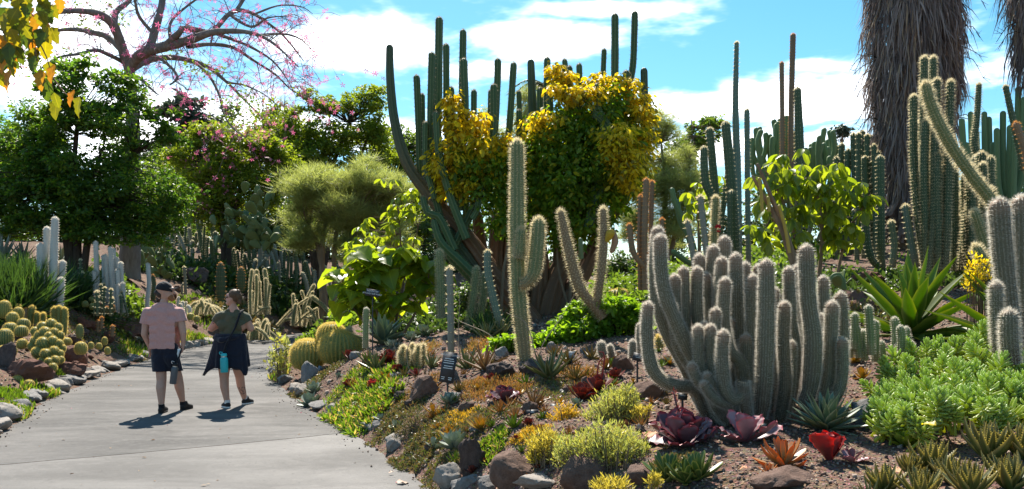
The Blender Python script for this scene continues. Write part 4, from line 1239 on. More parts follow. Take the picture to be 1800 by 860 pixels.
tree('evergreen_tree', 'dark green multi-stemmed tree in front of the pink-flowered tree', 140, 26, [([(122, 470), (113, 400), (92, 320), (60, 250)], [7, 6, 5, 3]), ([(135, 470), (136, 400), (130, 300), (140, 180)], [8, 7, 5, 3]), ([(146, 470), (160, 400), (195, 320), (245, 260)], [7, 6, 5, 3]), ([(128, 470), (125, 420), (150, 350), (180, 260)], [6, 5, 4, 2])],
     [(60, 330, 75, 80), (135, 190, 60, 75), (195, 240, 75, 80), (235, 330, 75, 75), (130, 320, 80, 85), (30, 400, 60, 40), (170, 400, 90, 30), (285, 235, 42, 45), (130, 120, 45, 30), (90, 250, 60, 60), (-30, 330, 60, 70), (40, 250, 60, 60), (100, 390, 90, 40), (240, 395, 70, 40), (30, 330, 70, 60), (170, 340, 70, 60), (210, 170, 50, 50)], 70000, .115, 'dark_leaf', clump=45, cr=.15, lr=.9, twigs=.4)
_, _, ccA = tree('flowering_tree', 'yellow-green tree dotted with pink blossom, centre left', 390, 42, [([(395, 470), (390, 390), (370, 320), (350, 280)], [6, 5, 4, 2]), ([(400, 470), (405, 400), (430, 320), (450, 260)], [6, 5, 4, 2])],
                 [(400, 300, 85, 55), (345, 345, 60, 55), (445, 260, 60, 45), (380, 240, 60, 40), (320, 270, 40, 50), (450, 340, 70, 50), (390, 370, 80, 40), (480, 290, 50, 50)], 36000, .15, 'lime_leaf', clump=40, cr=.17, lr=.7, twigs=.5)
fb = MB()
fl = ccA[rng.choice(len(ccA), 40)]
fp = (fl[:, None] + rng.normal(size=(40, 9, 3)) * .25 + np.array([0, -.9, .3])).reshape(-1, 3)
Rm = orient(rdir(len(fp)), rdir(len(fp)))
scatter(fb, FV, FT, fp, Rm, rng.uniform(.07, .10, len(fp)))
ft = [o for o in COL.objects if o.name.startswith('flowering_tree')][0]
fb.v = [v - ORI[ft.name] for v in fb.v]
o_ = link('blossoms', fb.mesh('blossoms', None, False), MATS['pink_petal'], ft); o_['kind'] = 'stuff'
tree('spreading_tree', 'tall lime-green tree with dark limbs left of the giant cactus', 575, 48, [([(560, 470), (560, 380), (585, 290), (620, 200)], [6, 5, 4, 2]), ([(555, 470), (540, 370), (520, 290), (500, 230)], [6, 5, 4, 2]), ([(565, 470), (590, 380), (625, 300), (650, 230)], [5, 4, 3, 2])],
     [(560, 240, 60, 60), (520, 300, 60, 65), (618, 172, 48, 30), (600, 260, 60, 55), (650, 215, 35, 55), (505, 215, 40, 28), (580, 330, 70, 50), (560, 185, 45, 30), (630, 320, 50, 50), (480, 250, 45, 45), (670, 260, 40, 50)], 44000, .165, 'lime_leaf', clump=40, cr=.15, lr=.7, twigs=.6)
tree('background_tree', 'mid-green tree between the spreading tree and the giant cactus', 690, 52, [([(690, 470), (690, 380), (700, 300), (705, 230)], [5, 4, 3, 2])], [(700, 240, 40, 45), (690, 320, 50, 60), (730, 290, 40, 60), (660, 270, 35, 40), (745, 350, 45, 50)], 14000, .17, 'mid_leaf', clump=40, cr=.17, lr=.7)
for (x, y, rx, ry, lab) in [(338, 205, 44, 52, 'grey-green conifer far behind the flowering tree'), (385, 250, 36, 60, 'grey-green conifer right of the taller far conifer'), (300, 280, 40, 60, 'grey-green conifer half hidden by the dark tree')]:
    tree('conifer', lab, x, 95, [([(x, 470), (x, 330), (x, y - ry * .6)], [5, 4, 1.5])], [(x, y, rx, ry), (x - 10, y + 60, rx * 1.1, ry), (x + 10, y + 130, rx * 1.1, ry)], 9000, .55, 'pine_leaf', clump=40, cr=.15, lr=.4, twigs=.2, tmpl=LEAF4, group='far conifers')
for (x, y, rx, ry, Y, lf, lab) in [(255, 300, 60, 80, 58, 'mid_leaf', 'mid-green tree filling the gap right of the dark tree'), (470, 230, 60, 60, 62, 'lime_leaf', 'lime-green tree behind the flowering tree'), (520, 360, 70, 60, 56, 'mid_leaf', 'low mid-green tree under the spreading tree'), (420, 380, 70, 50, 57, 'lime_leaf', 'low lime tree behind the prickly pear tangle'), (640, 390, 60, 60, 58, 'mid_leaf', 'green tree behind the feathery shrub'), (730, 380, 55, 70, 55, 'lime_leaf', 'lime tree behind the leaning arm of the giant cactus'), (20, 260, 70, 80, 50, 'mid_leaf', 'green tree behind the dark tree at the left edge')]:
    tree('background_tree', lab, x, Y, [([(x, 480), (x, y + ry * .6), (x + 6, y - ry * .3)], [5, 4, 2])], [(x, y, rx, ry), (x - 25, y + 40, rx * .8, ry * .7), (x + 28, y + 30, rx * .8, ry * .7)], 12000, .0034 * Y, lf, clump=40, cr=.16, lr=.7, twigs=.5)
# feathery shrubs
_ = tree('feathery_shrub', 'pale feathery grey-green shrub on several trunks, left of the giant cactus', 600, 36, [([(568, 510), (566, 440), (575, 380)], [6, 5, 3]), ([(590, 510), (588, 440), (600, 370)], [5, 4, 3]), ([(602, 510), (610, 440), (640, 360)], [5, 4, 3]), ([(580, 510), (560, 440), (540, 390)], [4, 4, 2])],
         [(600, 355, 85, 60), (540, 395, 45, 40), (660, 330, 52, 45), (585, 325, 60, 35), (690, 355, 40, 50), (620, 400, 80, 35), (560, 360, 60, 50), (640, 370, 70, 50), (545, 425, 40, 30), (640, 435, 60, 30), (700, 410, 45, 45)], 95000, .30, 'feather_leaf', 'tan_bark', 'shrub', tmpl=(np.array([[0, -.022, 0], [0, .022, 0], [1, 0, .05]]), np.array([[0, 1, 2]])), clump=60, cr=.14, lr=.6, twigs=.3, droop=-.5, sv=.4)
_ = tree('feathery_tree', 'fine-leaved pale green tree right of the vine-covered cactus', 1165, 27, [([(1160, 500), (1165, 430), (1170, 340), (1160, 230)], [6, 5, 4, 1]), ([(1165, 500), (1185, 420), (1205, 340), (1215, 270)], [5, 4, 3, 1]), ([(1155, 500), (1130, 420), (1120, 340)], [5, 4, 2])],
         [(1165, 290, 50, 75), (1130, 340, 45, 60), (1195, 380, 50, 45), (1205, 300, 38, 60), (1115, 400, 40, 50), (1160, 215, 40, 45), (1170, 400, 60, 40)], 46000, .22, 'feather_leaf', 'tan_bark', 'tree', tmpl=(np.array([[0, -.025, 0], [0, .025, 0], [1, 0, .05]]), np.array([[0, 1, 2]])), clump=50, cr=.15, lr=.8, twigs=.6, droop=-.3)
_ = tree('feathery_tree', 'pale fine-leaved tree seen between the two halves of the giant cactus', 905, 30, [([(905, 500), (900, 400), (895, 280)], [5, 4, 1])], [(860, 230, 35, 50), (905, 250, 40, 70), (940, 200, 35, 55), (890, 330, 60, 70), (960, 280, 40, 70)], 24000, .24, 'feather_leaf', 'tan_bark', 'tree', tmpl=(np.array([[0, -.025, 0], [0, .025, 0], [1, 0, .05]]), np.array([[0, 1, 2]])), clump=50, cr=.16, lr=.8, droop=-.3)
_ = tree('sparse_tree', 'small airy tree on the skyline left of the tall grey column', 1215, 34, [([(1230, 480), (1228, 380), (1222, 280), (1215, 210)], [4, 3, 2, 1])], [(1225, 245, 26, 42), (1240, 330, 40, 50), (1200, 270, 24, 34), (1255, 225, 22, 28)], 5000, .16, 'mid_leaf', 'tan_bark', 'tree', clump=20, cr=.2)
_ = tree('sparse_tree', 'tiny airy tree on the skyline left of the palm', 1480, 45, [([(1480, 470), (1480, 350), (1481, 230)], [3, 2, 1])], [(1480, 235, 16, 20), (1478, 280, 16, 25)], 1200, .16, 'pine_leaf', 'tan_bark', 'tree', clump=16, cr=.2)

# hedge of background shrubs
HED = [(-20, 430, 60, 60, 44, 'at the left edge under the dark tree'), (80, 420, 60, 55, 46, 'left of the dark tree trunk'), (190, 420, 55, 55, 46, 'behind the pink-flowered tree trunk'), (285, 400, 50, 60, 52, 'right of the pink-flowered tree trunk'), (440, 400, 55, 60, 54, 'under the flowering tree'), (520, 400, 50, 70, 54, 'left of the feathery shrub'),
       (665, 430, 60, 60, 52, 'right of the feathery shrub'), (745, 440, 55, 65, 50, 'behind the leaning giant trunk'), (820, 440, 50, 60, 48, 'under the giant cactus'), (900, 450, 60, 60, 48, 'behind the giant trunks'), (1000, 450, 60, 60, 46, 'behind the vine'), (1085, 465, 45, 55, 30, 'right of the vine, in deep shade'),
       (1180, 455, 60, 50, 34, 'under the fine-leaved tree'), (1270, 420, 60, 70, 32, 'behind the tall grey columns'), (1370, 400, 60, 80, 32, 'behind the drooping-leaf shrub'), (1460, 400, 60, 80, 31, 'behind the column thicket'), (1540, 400, 50, 70, 28, 'left of the palm base'), (1690, 370, 55, 70, 27, 'right of the palm base'), (1780, 340, 55, 90, 26, 'behind the right euphorbia')]
for x, y, rx, ry, Y, lab in HED:
    tree('background_shrub', 'dark leafy shrub ' + lab, x, Y, [([(x, 520), (x, y + 20), (x, y - 20)], [3, 2, 1])], [(x, y, rx, ry), (x + 20, y + 30, rx, ry * .7)], 5200, .0042 * Y, 'hedge_leaf', cat='shrub', clump=30, cr=.16, lr=.6, twigs=.3, crown='foliage', group='background shrubs')
# ---- vines on the giant cactus
def vine(label, base_px, Y, parts):
    t = thing('climbing_vine', label, 'vine', gnd(base_px, Y))
    mb = MB()
    for P, r in [([(base_px, 570), (base_px + 5, 480), (base_px + 20, 380), (base_px + 10, 260)], [3, 3, 2, 1]), ([(base_px + 8, 570), (base_px - 20, 460), (base_px - 10, 340)], [3, 2, 1])]:
        pts, rr = pxcol((P, r, Y)); tube(mb, pts, rr, seg=6, step=.2)
    mb.build('stems', MATS['tan_bark'], t)
    for nm, leaf, bl, n, kw in parts:
        fb = MB(); foliage(fb, blobpx(bl, Y), n, .105, LEAF6, **kw)
        o = fb.build(nm, MATS[leaf], t, smooth=False); o['kind'] = 'stuff'
    return t


vine('dense vine of green leaves edged yellow smothering the right half of the giant cactus', 1000, 18.2,
     [('green_foliage', 'vine_green', [(1020, 300, 95, 95), (985, 250, 60, 65), (1070, 260, 58, 80), (1010, 370, 85, 60), (960, 330, 45, 80), (1045, 200, 60, 45), (1085, 310, 45, 60)], 24000, dict(clump=26, cr=.13, shell=.28, droop=.7)),
      ('yellow_foliage', 'vine_yellow', [(1100, 285, 34, 45, -.9), (1085, 250, 40, 40, -.8), (1120, 190, 30, 30), (985, 135, 26, 28), (955, 215, 36, 26, -.6), (1060, 150, 40, 22), (1020, 165, 50, 18, -.5), (935, 260, 16, 40), (1130, 240, 16, 60), (1110, 150, 20, 24)], 6800, dict(clump=22, cr=.2, shell=.5, droop=.8))])
vine('loose vine of yellow leaves draped over the left arms of the giant cactus', 880, 17.6,
     [('green_foliage', 'vine_green', [(860, 330, 40, 60), (840, 290, 50, 45), (880, 380, 30, 40), (895, 290, 24, 50)], 4300, dict(clump=22, cr=.2, droop=.7)),
      ('yellow_foliage', 'vine_yellow', [(790, 285, 40, 40), (830, 260, 50, 45), (870, 280, 40, 45), (800, 220, 24, 40), (760, 290, 26, 24), (840, 225, 20, 40), (790, 325, 30, 24), (820, 330, 34, 26), (795, 180, 12, 30), (895, 255, 20, 35)], 5600, dict(clump=22, cr=.2, droop=.8))])

# ---- green shrub in front
tree('leafy_shrub', 'bright green low leafy shrub under the old brown cactus', 1040, 12.6, [([(1040, 640), (1030, 600), (1010, 570)], [2, 2, 1]), ([(1050, 640), (1080, 590), (1100, 550)], [2, 2, 1])], [(1000, 585, 55, 32), (1075, 565, 60, 38), (1110, 560, 38, 42), (960, 600, 36, 20), (1050, 600, 60, 24), (1015, 545, 30, 20), (1040, 535, 24, 14), (1130, 590, 26, 30)], 11000, .075, 'bright_leaf', cat='shrub', tmpl=LEAF6, clump=16, cr=.14, shell=.35, crown='foliage')
tree('leafy_shrub', 'small bright green leaf tuft at the foot of the two-armed column', 890, 12, [([(890, 640), (890, 610)], [1, 1])], [(895, 605, 30, 18), (875, 612, 20, 12)], 1500, .06, 'bright_leaf', cat='shrub', tmpl=LEAF6, clump=14, cr=.2, crown='foliage')
tree('leafy_shrub', 'dark leafy bush in shade behind the thin grey column', 825, 20, [([(825, 590), (825, 540)], [2, 1])], [(825, 520, 40, 45), (800, 545, 40, 30)], 5000, .07, 'hedge_leaf', cat='shrub', clump=20, cr=.16, crown='foliage')
barrel(1088, 522, 22, 19, 'low dark round bush-like cactus behind the green shrub', 'green', 'barrel_cactus', tall=.62, ribs=20)


# ---- large-leaved plants: every leaf its own part
def leaf_grid(name, prof, L=1.0, W=.6, nu=7, nv=4, cup=.12, droop=.25, lobes=0, wav=0.0):
    u = np.linspace(0, 1, nu); v = np.linspace(-1, 1, nv * 2 + 1)
    w = np.interp(u, *prof) * W / 2
    X = u[:, None] * L - 0 * v
    Yv = w[:, None] * v
    Z = cup * np.abs(v)[None] ** 1.3 * w[:, None] - droop * (u[:, None] ** 2) * L + wav * np.sin(u[:, None] * 14 + v * 3) * np.abs(v)
    if lobes: X = X + .10 * L * np.abs(v)[None] * np.cos(u[:, None] * lobes * 2)
    V = np.stack(np.broadcast_arrays(X, Yv, Z), -1).reshape(-1, 3)
    m = len(v); i = np.arange(nu * m).reshape(nu, m)
    mb = MB(); mb.add(V, None, np.stack([i[:-1, :-1], i[:-1, 1:], i[1:, 1:], i[1:, :-1]], -1).reshape(-1, 4), u=np.repeat(u, m), edge=np.tile(np.abs(v), nu))
    return mb.mesh(name, None, True)


def big_leaf_mat(name, c1, c2, trans, boost, rough=.35):
    t = NT(name)
    oi = t.node('ShaderNodeObjectInfo').outputs['Random']
    col = t.mixc(oi, c1, c2)
    vein = t.rng_(t.attr('edge'), .0, .1, .5, 0)
    col = t.mixc(vein, col, tuple(min(1, x * 1.7) for x in c2))
    col = t.mixc(t.rng_(t.noise(9, 3), .5, .75, 0, .35), col, tuple(x * .7 for x in c1))
    sh = t.pbsdf(col, rough, .5)
    return t.done(t.withtrans(sh, t.mixc(1.0, col, (*boost, 1), 'MULTIPLY'), trans))


big_leaf_mat('broad_leaf', (.12, .19, .025), (.20, .26, .035), .58, (2.5, 2.2, .5), .32)
big_leaf_mat('oval_leaf', (.11, .18, .025), (.18, .24, .035), .58, (2.6, 2.2, .5), .3)
big_leaf_mat('maple_leaf', (.12, .15, .015), (.24, .22, .02), .5, (2.0, 1.7, .4), .5)
big_leaf_mat('maple_dark', (.05, .09, .015), (.08, .12, .02), .45, (2.0, 1.8, .5), .5)
big_leaf_mat('maple_orange', (.50, .20, .02), (.42, .26, .03), .5, (1.5, 1.2, .5), .5)
OVAL = ((0, .12, .35, .6, .85, 1), (.08, .5, .95, 1, .62, .02))
HEART = ((0, .08, .3, .55, .8, 1), (.5, .85, 1, .92, .55, .03))
STAR = ((0, .15, .3, .42, .55, .7, .8, 1), (.1, .55, 1, .55, .9, .4, .55, .02))


def leaf_parts(t, me, mat, P, X, up, S):
    M = orient(np.asarray(X, float), np.asarray(up, float))
    o0 = ORI[t.name]
    for i in range(len(P)):
        m4 = Matrix([[*(M[i][r] * S[i]), P[i][r] - o0[r]] for r in range(3)] + [[0, 0, 0, 1]])
        link('leaf', me[i % len(me)], mat, t, m4)


def me_set(ms, mat):
    for m in ms: m.materials.append(mat)
    return ms


broad = me_set([leaf_grid('broad_leaf', HEART, 1, 1.0, 8, 4, .18, .22 + .1 * k, 3, .03) for k in range(3)], MATS['broad_leaf'])
oval = me_set([leaf_grid('oval_leaf', OVAL, 1, .55, 7, 3, .25, .15 + .15 * k) for k in range(3)], MATS['oval_leaf'])


def leafy(name, label, cat, base, Y, stems, blobs, ncl, nper, size, me, mat, bark='tan_bark', droop=.7, spread=1.0, sr=.6):
    t = thing(name, label, cat, gnd(base, Y))
    mb = MB(); nodes = []
    for P, r in stems:
        pts, rr = pxcol((P, r, Y)); tube(mb, pts, rr, seg=7, step=.1)
        q, _, _ = resample(pts); nodes.extend(list(q[len(q) // 3::3]))
    B = blobpx(blobs, Y)
    W = np.array([b[1][0] * b[1][2] for b in B]); W /= W.sum()
    P, X, U, S = [], [], [], []
    cc = []
    for k in range(ncl):
        b = B[rng.choice(len(B), p=W)]
        c = b[0] + rdir(1)[0] * rng.random() ** .4 * np.array(b[1])
        cc.append(c)
        a0 = rng.random() * 6.28
        for j in range(nper):
            a = a0 + j * 6.28 / nper + rng.normal() * .25
            d = np.array([math.cos(a), math.sin(a), -droop * rng.uniform(.3, 1.5) + .15])
            P.append(c + nrm(d) * size * .12 * spread); X.append(d); U.append(np.array([0, 0, 1.0]) + rng.normal(size=3) * .3); S.append(size * rng.uniform(.7, 1.2))
    limbs(mb, nodes, cc, sr * Y / FPX, 1.0)
    mb.build('stems', MATS[bark], t)
    leaf_parts(t, me, mat, P, X, U, S)
    return t


leafy('broad_leaved_plant', 'yellow-green plant with big heart-shaped leaves behind the golden barrels', 'plant', 670, 16.2, [([(690, 610), (700, 540), (715, 470)], [3, 2.5, 1.5]), ([(685, 610), (660, 540), (640, 470)], [3, 2.5, 1.5]), ([(695, 610), (740, 530), (760, 460)], [3, 2, 1.5]), ([(680, 610), (620, 540), (600, 490)], [2.5, 2, 1.5])],
      [(625, 490, 52, 55), (690, 480, 62, 48), (740, 470, 36, 34), (600, 530, 36, 30), (680, 530, 70, 30), (720, 440, 30, 14), (650, 450, 50, 26), (760, 490, 26, 30)], 92, 3, .33, broad, MATS['broad_leaf'], droop=.55, sr=.8)
leafy('umbrella_shrub', 'shrub with umbrella-like leaf clusters left of the leaning giant trunk', 'shrub', 700, 19, [([(700, 560), (705, 450), (700, 370)], [2.5, 2, 1]), ([(705, 560), (720, 460), (735, 400)], [2.5, 2, 1])],
      [(690, 330, 32, 20), (715, 370, 40, 36), (640, 410, 44, 22), (680, 400, 55, 40), (730, 340, 24, 30), (620, 425, 28, 14)], 42, 6, .20, oval, MATS['oval_leaf'], droop=.9)
leafy('drooping_shrub', 'leafy shrub with drooping oval two-toned leaves below the euphorbia', 'shrub', 1420, 13.2, [([(1395, 490), (1400, 430), (1370, 340), (1345, 300)], [4, 3.5, 2.5, 1.5]), ([(1440, 490), (1445, 400), (1430, 310)], [4, 3, 2]), ([(1470, 490), (1490, 410), (1520, 360), (1545, 345)], [3, 2.5, 2, 1.2]), ([(1420, 490), (1390, 420), (1340, 370)], [3, 2, 1.5])],
      [(1400, 330, 62, 60), (1345, 330, 38, 50), (1460, 320, 60, 45), (1500, 360, 48, 42), (1440, 390, 75, 50), (1360, 390, 50, 40), (1535, 350, 26, 16), (1385, 268, 40, 18), (1495, 420, 40, 30), (1420, 290, 60, 30), (1330, 400, 30, 40)], 105, 6, .2, oval, MATS['oval_leaf'], droop=1.3)
leafy('drooping_shrub', 'sprig of the same drooping leaves among the tall columns', 'shrub', 1225, 15, [([(1230, 500), (1228, 400), (1225, 330)], [2, 1.5, 1])], [(1215, 330, 22, 22), (1240, 350, 24, 24), (1270, 300, 12, 12), (1225, 370, 20, 20)], 12, 5, .19, oval, MATS['oval_leaf'], droop=1.3)
# bare brown-and-yellow stems by the shrub
bs = thing('bare_stem_plant', 'bare forked brown stems with yellow streaks before the drooping shrub', 'plant', gnd(1395, 12))
for P, r in [([(1405, 490), (1385, 420), (1355, 345), (1331, 287)], [6, 5, 4, 3]), ([(1395, 470), (1372, 400), (1345, 350), (1322, 308)], [5, 4, 3.5, 2.5])]:
    mb = MB(); pts, rr = pxcol((P, r, 12)); tube(mb, pts, rr, seg=8, step=.06, jit=.05); mb.build('stem', MATS['tan_bark'], bs)
plain('yellow_stem', (.42, .30, .05), .6)
for P in [[(1340, 372), (1338, 340), (1334, 312)], [(1388, 445), (1380, 400), (1369, 360)], [(1352, 372), (1350, 345)]]:
    mb = MB(); pts, rr = pxcol((P, 3.2, 11.9)); tube(mb, pts, rr, seg=8, step=.06); mb.build('stem', MATS['yellow_stem'], bs)

# ---- overhanging branch near the camera, top left
nb = thing('sycamore_tree', 'tree whose yellow and orange leaves hang into the top left corner', 'tree', gxy(-7.4, 5.2))
mb = MB()
tube(mb, [gxy(-7.4, 5.2) - np.array([0, 0, .1]), np.array([-7.3, 5.3, 2.4]), np.array([-6.9, 5.4, 4.4]), np.array([-6.2, 5.5, 6.2])], [.2, .16, .12, .05], seg=12, step=.2, jit=.05)
tube(mb, [np.array([-7.0, 5.4, 3.9]), np.array([-5.8, 5.5, 4.5]), np.array([-4.6, 5.6, 4.3]), at(-80, -60, 5.6)], [.08, .06, .04, .012], seg=8, step=.15, jit=.05)
mb.build('trunk', MATS['grey_bark'], nb)
mb = MB()
tws = [[(-80, -60), (-10, -15), (50, 20), (80, 55)], [(20, 0), (60, 60), (85, 110), (95, 170)], [(-40, -30), (0, 40), (15, 90)], [(60, 60), (62, 90), (66, 108)], [(88, 130), (115, 165), (140, 178)], [(0, -10), (60, -5), (95, 12)]]
for P in tws:
    pts, rr = pxcol((P, [1.6, 1.2, .7], 5.6)); tube(mb, pts, rr, seg=5, step=.05)
mb.build('twig', MATS['tan_bark'], nb)
ml = [leaf_grid('maple_leaf', STAR, 1, .8, 10, 4, .15, .25, 0, .03), leaf_grid('maple_leaf', STAR, 1, .75, 10, 4, .1, .4, 0, .03)]
def cp(ms, mat):
    out = []
    for m in ms:
        c = m.copy(); c.materials.clear(); c.materials.append(mat); out.append(c)
    return out
mly, mlo, mld = cp(ml, MATS['maple_leaf']), cp(ml, MATS['maple_orange']), cp(ml, MATS['maple_dark'])
LV = [(88, 20, 'y'), (75, 60, 'y'), (60, 110, 'd'), (58, 95, 'd'), (85, 120, 'y'), (72, 135, 'o'), (95, 125, 'o'), (78, 150, 'd'), (95, 175, 'y'), (102, 185, 'y'), (130, 170, 'o'), (140, 182, 'y'), (105, 8, 'o'), (20, 120, 'y'), (12, 90, 'd'), (48, 60, 'y'), (90, 60, 'y'), (65, 95, 'o'), (82, 165, 'd')]
for k in range(60):
    LV.append((RND.uniform(-40, 85), RND.uniform(-30, 85), RND.choice('yyydddo')))
for k in range(70):
    LV.append((RND.uniform(-420, -45), RND.uniform(-190, 60), RND.choice('yyydddo')))
for k in range(14):
    LV.append((RND.uniform(-10, 40), RND.uniform(70, 135), RND.choice('yyddo')))
for (x, y, c) in LV:
    d = np.array([RND.uniform(-.5, .6), RND.uniform(-.5, .5), -1.0])
    leaf_parts(nb, {'y': mly, 'o': mlo, 'd': mld}[c], None, [at(x, y - 12, 5.6 + RND.uniform(-.25, .25))], [d], [[RND.uniform(-.6, .6), -1, RND.uniform(-.2, .8)]], [RND.uniform(.085, .145)])

# ---- palms with skirts of dead fronds
t = NT('dead_frond')
r_ = t.node('ShaderNodeNewGeometry').outputs['Random Per Island']
c_ = t.mixc(r_, (.11, .08, .075), (.42, .34, .31)); c_ = t.mixc(t.math('LESS_THAN', t.math('FRACT', t.math('MULTIPLY', r_, 5.7)), .12), c_, (.42, .30, .20))
t.done(t.withtrans(t.pbsdf(c_, .8, .2), c_, .25))


def palm(label, cx, Y, prof, n, bot, top, boots=True):
    """prof: list of (py, half width px)"""
    th_ = thing('fan_palm', label, 'palm tree', gnd(cx, Y))
    pys = np.array([p[0] for p in prof], float); hw = np.array([p[1] for p in prof], float) * Y / FPX
    ctr = at(cx, 0, Y)[:2]
    mb = MB(); zt = at(0, top - 60, Y)[2]
    tube(mb, [(*ctr, height(*ctr) - .2), (*ctr, zt * .5), (*ctr, zt)], [.42, .40, .38], seg=14, jit=.05); mb.build('trunk', MATS['tan_bark'], th_)
    fb = MB()
    py = rng.uniform(top - 90, bot, n)
    zz = CH + (HZ - py) * Y / FPX
    rr = np.interp(py, pys, hw) * rng.uniform(.72, 1.02, n) * (1 + .06 * np.sin(zz * 5 + rng.random(n)))
    a = rng.random(n) * 6.283
    ok = (np.sin(a) < .55)
    py, zz, rr, a = py[ok], zz[ok], rr[ok], a[ok]; n = len(a)
    L = rng.uniform(.5, 1.5, n) * .75
    w = rng.uniform(.007, .02, n)
    out = np.stack([np.cos(a), np.sin(a), 0 * a], 1); tan = np.stack([-np.sin(a), np.cos(a), 0 * a], 1)
    wig = rng.normal(size=(n, 3)) * np.array([.06, .06, .02])
    flare = rng.normal(size=n) * .05 + .02
    p0 = np.stack([ctr[0] + np.cos(a) * rr * .86, ctr[1] + np.sin(a) * rr * .86, zz + .1], 1)
    p1 = p0 + out * (rr * .12 + flare * .6)[:, None] + np.array([0, 0, -1]) * (L * .5)[:, None] + wig * .6
    p2 = p1 + out * (flare - .04 * rr)[:, None] + np.array([0, 0, -1]) * (L * .55)[:, None] + wig + tan * rng.normal(size=(n, 1)) * .05
    sw = nrm(tan + rng.normal(size=(n, 3)) * .5) * w[:, None]
    V = np.stack([p0 - sw, p0 + sw, p1 - sw, p1 + sw, p2], 1).reshape(-1, 3)
    k = np.arange(n)[:, None] * 5
    fb.add(V, k + np.array([[2, 3, 4]]), k + np.array([[0, 1, 3, 2]]))
    o = fb.build('dead_frond_skirt', MATS['dead_frond'], th_, smooth=False); o['kind'] = 'stuff'
    if boots:
        mbt = MB(); mbt.add(np.array([[0, -.05, .02], [0, .05, .02], [.5, .03, .06], [.5, -.03, .06], [0, -.05, -.02], [0, .05, -.02], [.5, .03, .03], [.5, -.03, .03]]), None, [(0, 1, 2, 3), (7, 6, 5, 4), (0, 4, 5, 1), (1, 5, 6, 2), (2, 6, 7, 3), (3, 7, 4, 0)])
        me = mbt.mesh('frond_base', None, False); me.materials.append(MATS['dead_frond'])
        P, X, U, S = [], [], [], []
        for q in range(46):
            an = RND.uniform(math.pi, 2 * math.pi)
            z = CH + (HZ - RND.uniform(bot - 25, bot + 45)) * Y / FPX
            P.append((ctr[0] + math.cos(an) * .44, ctr[1] + math.sin(an) * .44, z)); X.append((math.cos(an) * .45 + RND.uniform(-.2, .2), math.sin(an) * .45, -1)); U.append((math.cos(an), math.sin(an), .3)); S.append(RND.uniform(.8, 1.5))
        M = orient(np.array(X), np.array(U)); o0 = ORI[th_.name]
        for i in range(len(P)):
            link('frond_base', me, None, th_, Matrix([[*(M[i][r] * S[i]), P[i][r] - o0[r]] for r in range(3)] + [[0, 0, 0, 1]]))
    tb = MB()
    for q in range(16 if boots else 5):
        an = RND.choice([RND.uniform(-.3, .3), RND.uniform(2.8, 3.5)])
        y0 = RND.uniform(top, bot * .7); z = CH + (HZ - y0) * Y / FPX
        r0 = np.interp(y0, pys, hw)
        a0 = np.array([ctr[0] + math.cos(an) * r0 * .9, ctr[1] - .2, z]); dx_ = math.cos(an)
        q1 = a0 + np.array([dx_ * .3, 0, RND.uniform(-.15, .15)]); q2 = q1 + np.array([dx_ * .25, 0, -RND.uniform(.15, .5)])
        tube(tb, [a0, q1, q2], [.012, .01, .005], seg=4, step=.15)
        for w_ in range(4):
            e = q1 + (q2 - q1) * RND.random(); tube(tb, [e, e + np.array([dx_ * RND.uniform(.05, .2), 0, RND.uniform(-.25, .1)])], [.006, .003], seg=3, step=.1)
    tb.build('stray_twigs', MATS['dark_bark'], th_)['kind'] = 'stuff'


palm('thick palm trunk wrapped in a shaggy skirt of grey-brown dead fronds', 1606, 20, [(-120, 84), (0, 84), (60, 82), (130, 79), (200, 72), (260, 60), (300, 54), (340, 46), (370, 38), (400, 30)], 15000, 355, 0)
palm('shaggy dead-frond palm skirt cut off by the top right corner', 1850, 18, [(-120, 90), (0, 76), (60, 70), (130, 60), (170, 40)], 5000, 120, 0, False)

# small palm crown behind the giant
pc = thing('feather_palm', 'small palm crown showing behind the top of the vine', 'palm tree', gnd(955, 55))
mb = MB(); pts, rr = pxcol(([(955, 500), (955, 330), (955, 150)], [5, 4, 4], 55)); tube(mb, pts, rr, seg=8); mb.build('trunk', MATS['tan_bark'], pc)
for k in range(22):
    a = k * 2.4; el = RND.uniform(-.2, .9)
    c = at(955, 148, 55); d = np.array([math.cos(a), math.sin(a), 0])
    q = [c + d * s * 2.1 + np.array([0, 0, (el * s - 1.25 * s * s) * 1.6]) for s in np.linspace(0, 1, 12)]
    fb = MB(); tube(fb, q, [.04, .02], seg=4, step=.3)
    q = np.array(q); PP = np.repeat(q[1:], 8, 0) + rng.normal(size=(88, 3)) * .03
    sd = np.cross(d, [0, 0, 1]); X = np.tile(np.vstack([sd * s + d * .7 + np.array([0, 0, -.35]) for s in (1, -1, 1, -1, 1, -1, 1, -1)]), (11, 1))
    scatter(fb, np.array([[0, -.05, 0], [0, .05, 0], [1, 0, 0]]), np.array([[0, 1, 2]]), PP, orient(X), np.full(88, .55))
    fb.build('frond', MATS['hedge_leaf'], pc, smooth=False)
# prickly pears
padme = MB(); res = tube(padme, [(0, 0, 0), (0, 0, .25), (0, 0, .6), (0, 0, 1)], [.08, .26, .36, .33], seg=10, dome=.8)
padm = padme.v[0]; padm[:, 1] *= .22
padmesh = padme.mesh('pad', None, True); padmesh.materials.append(cactus_mat('pad_skin', (.10, .135, .045), None, None, scar=.3))


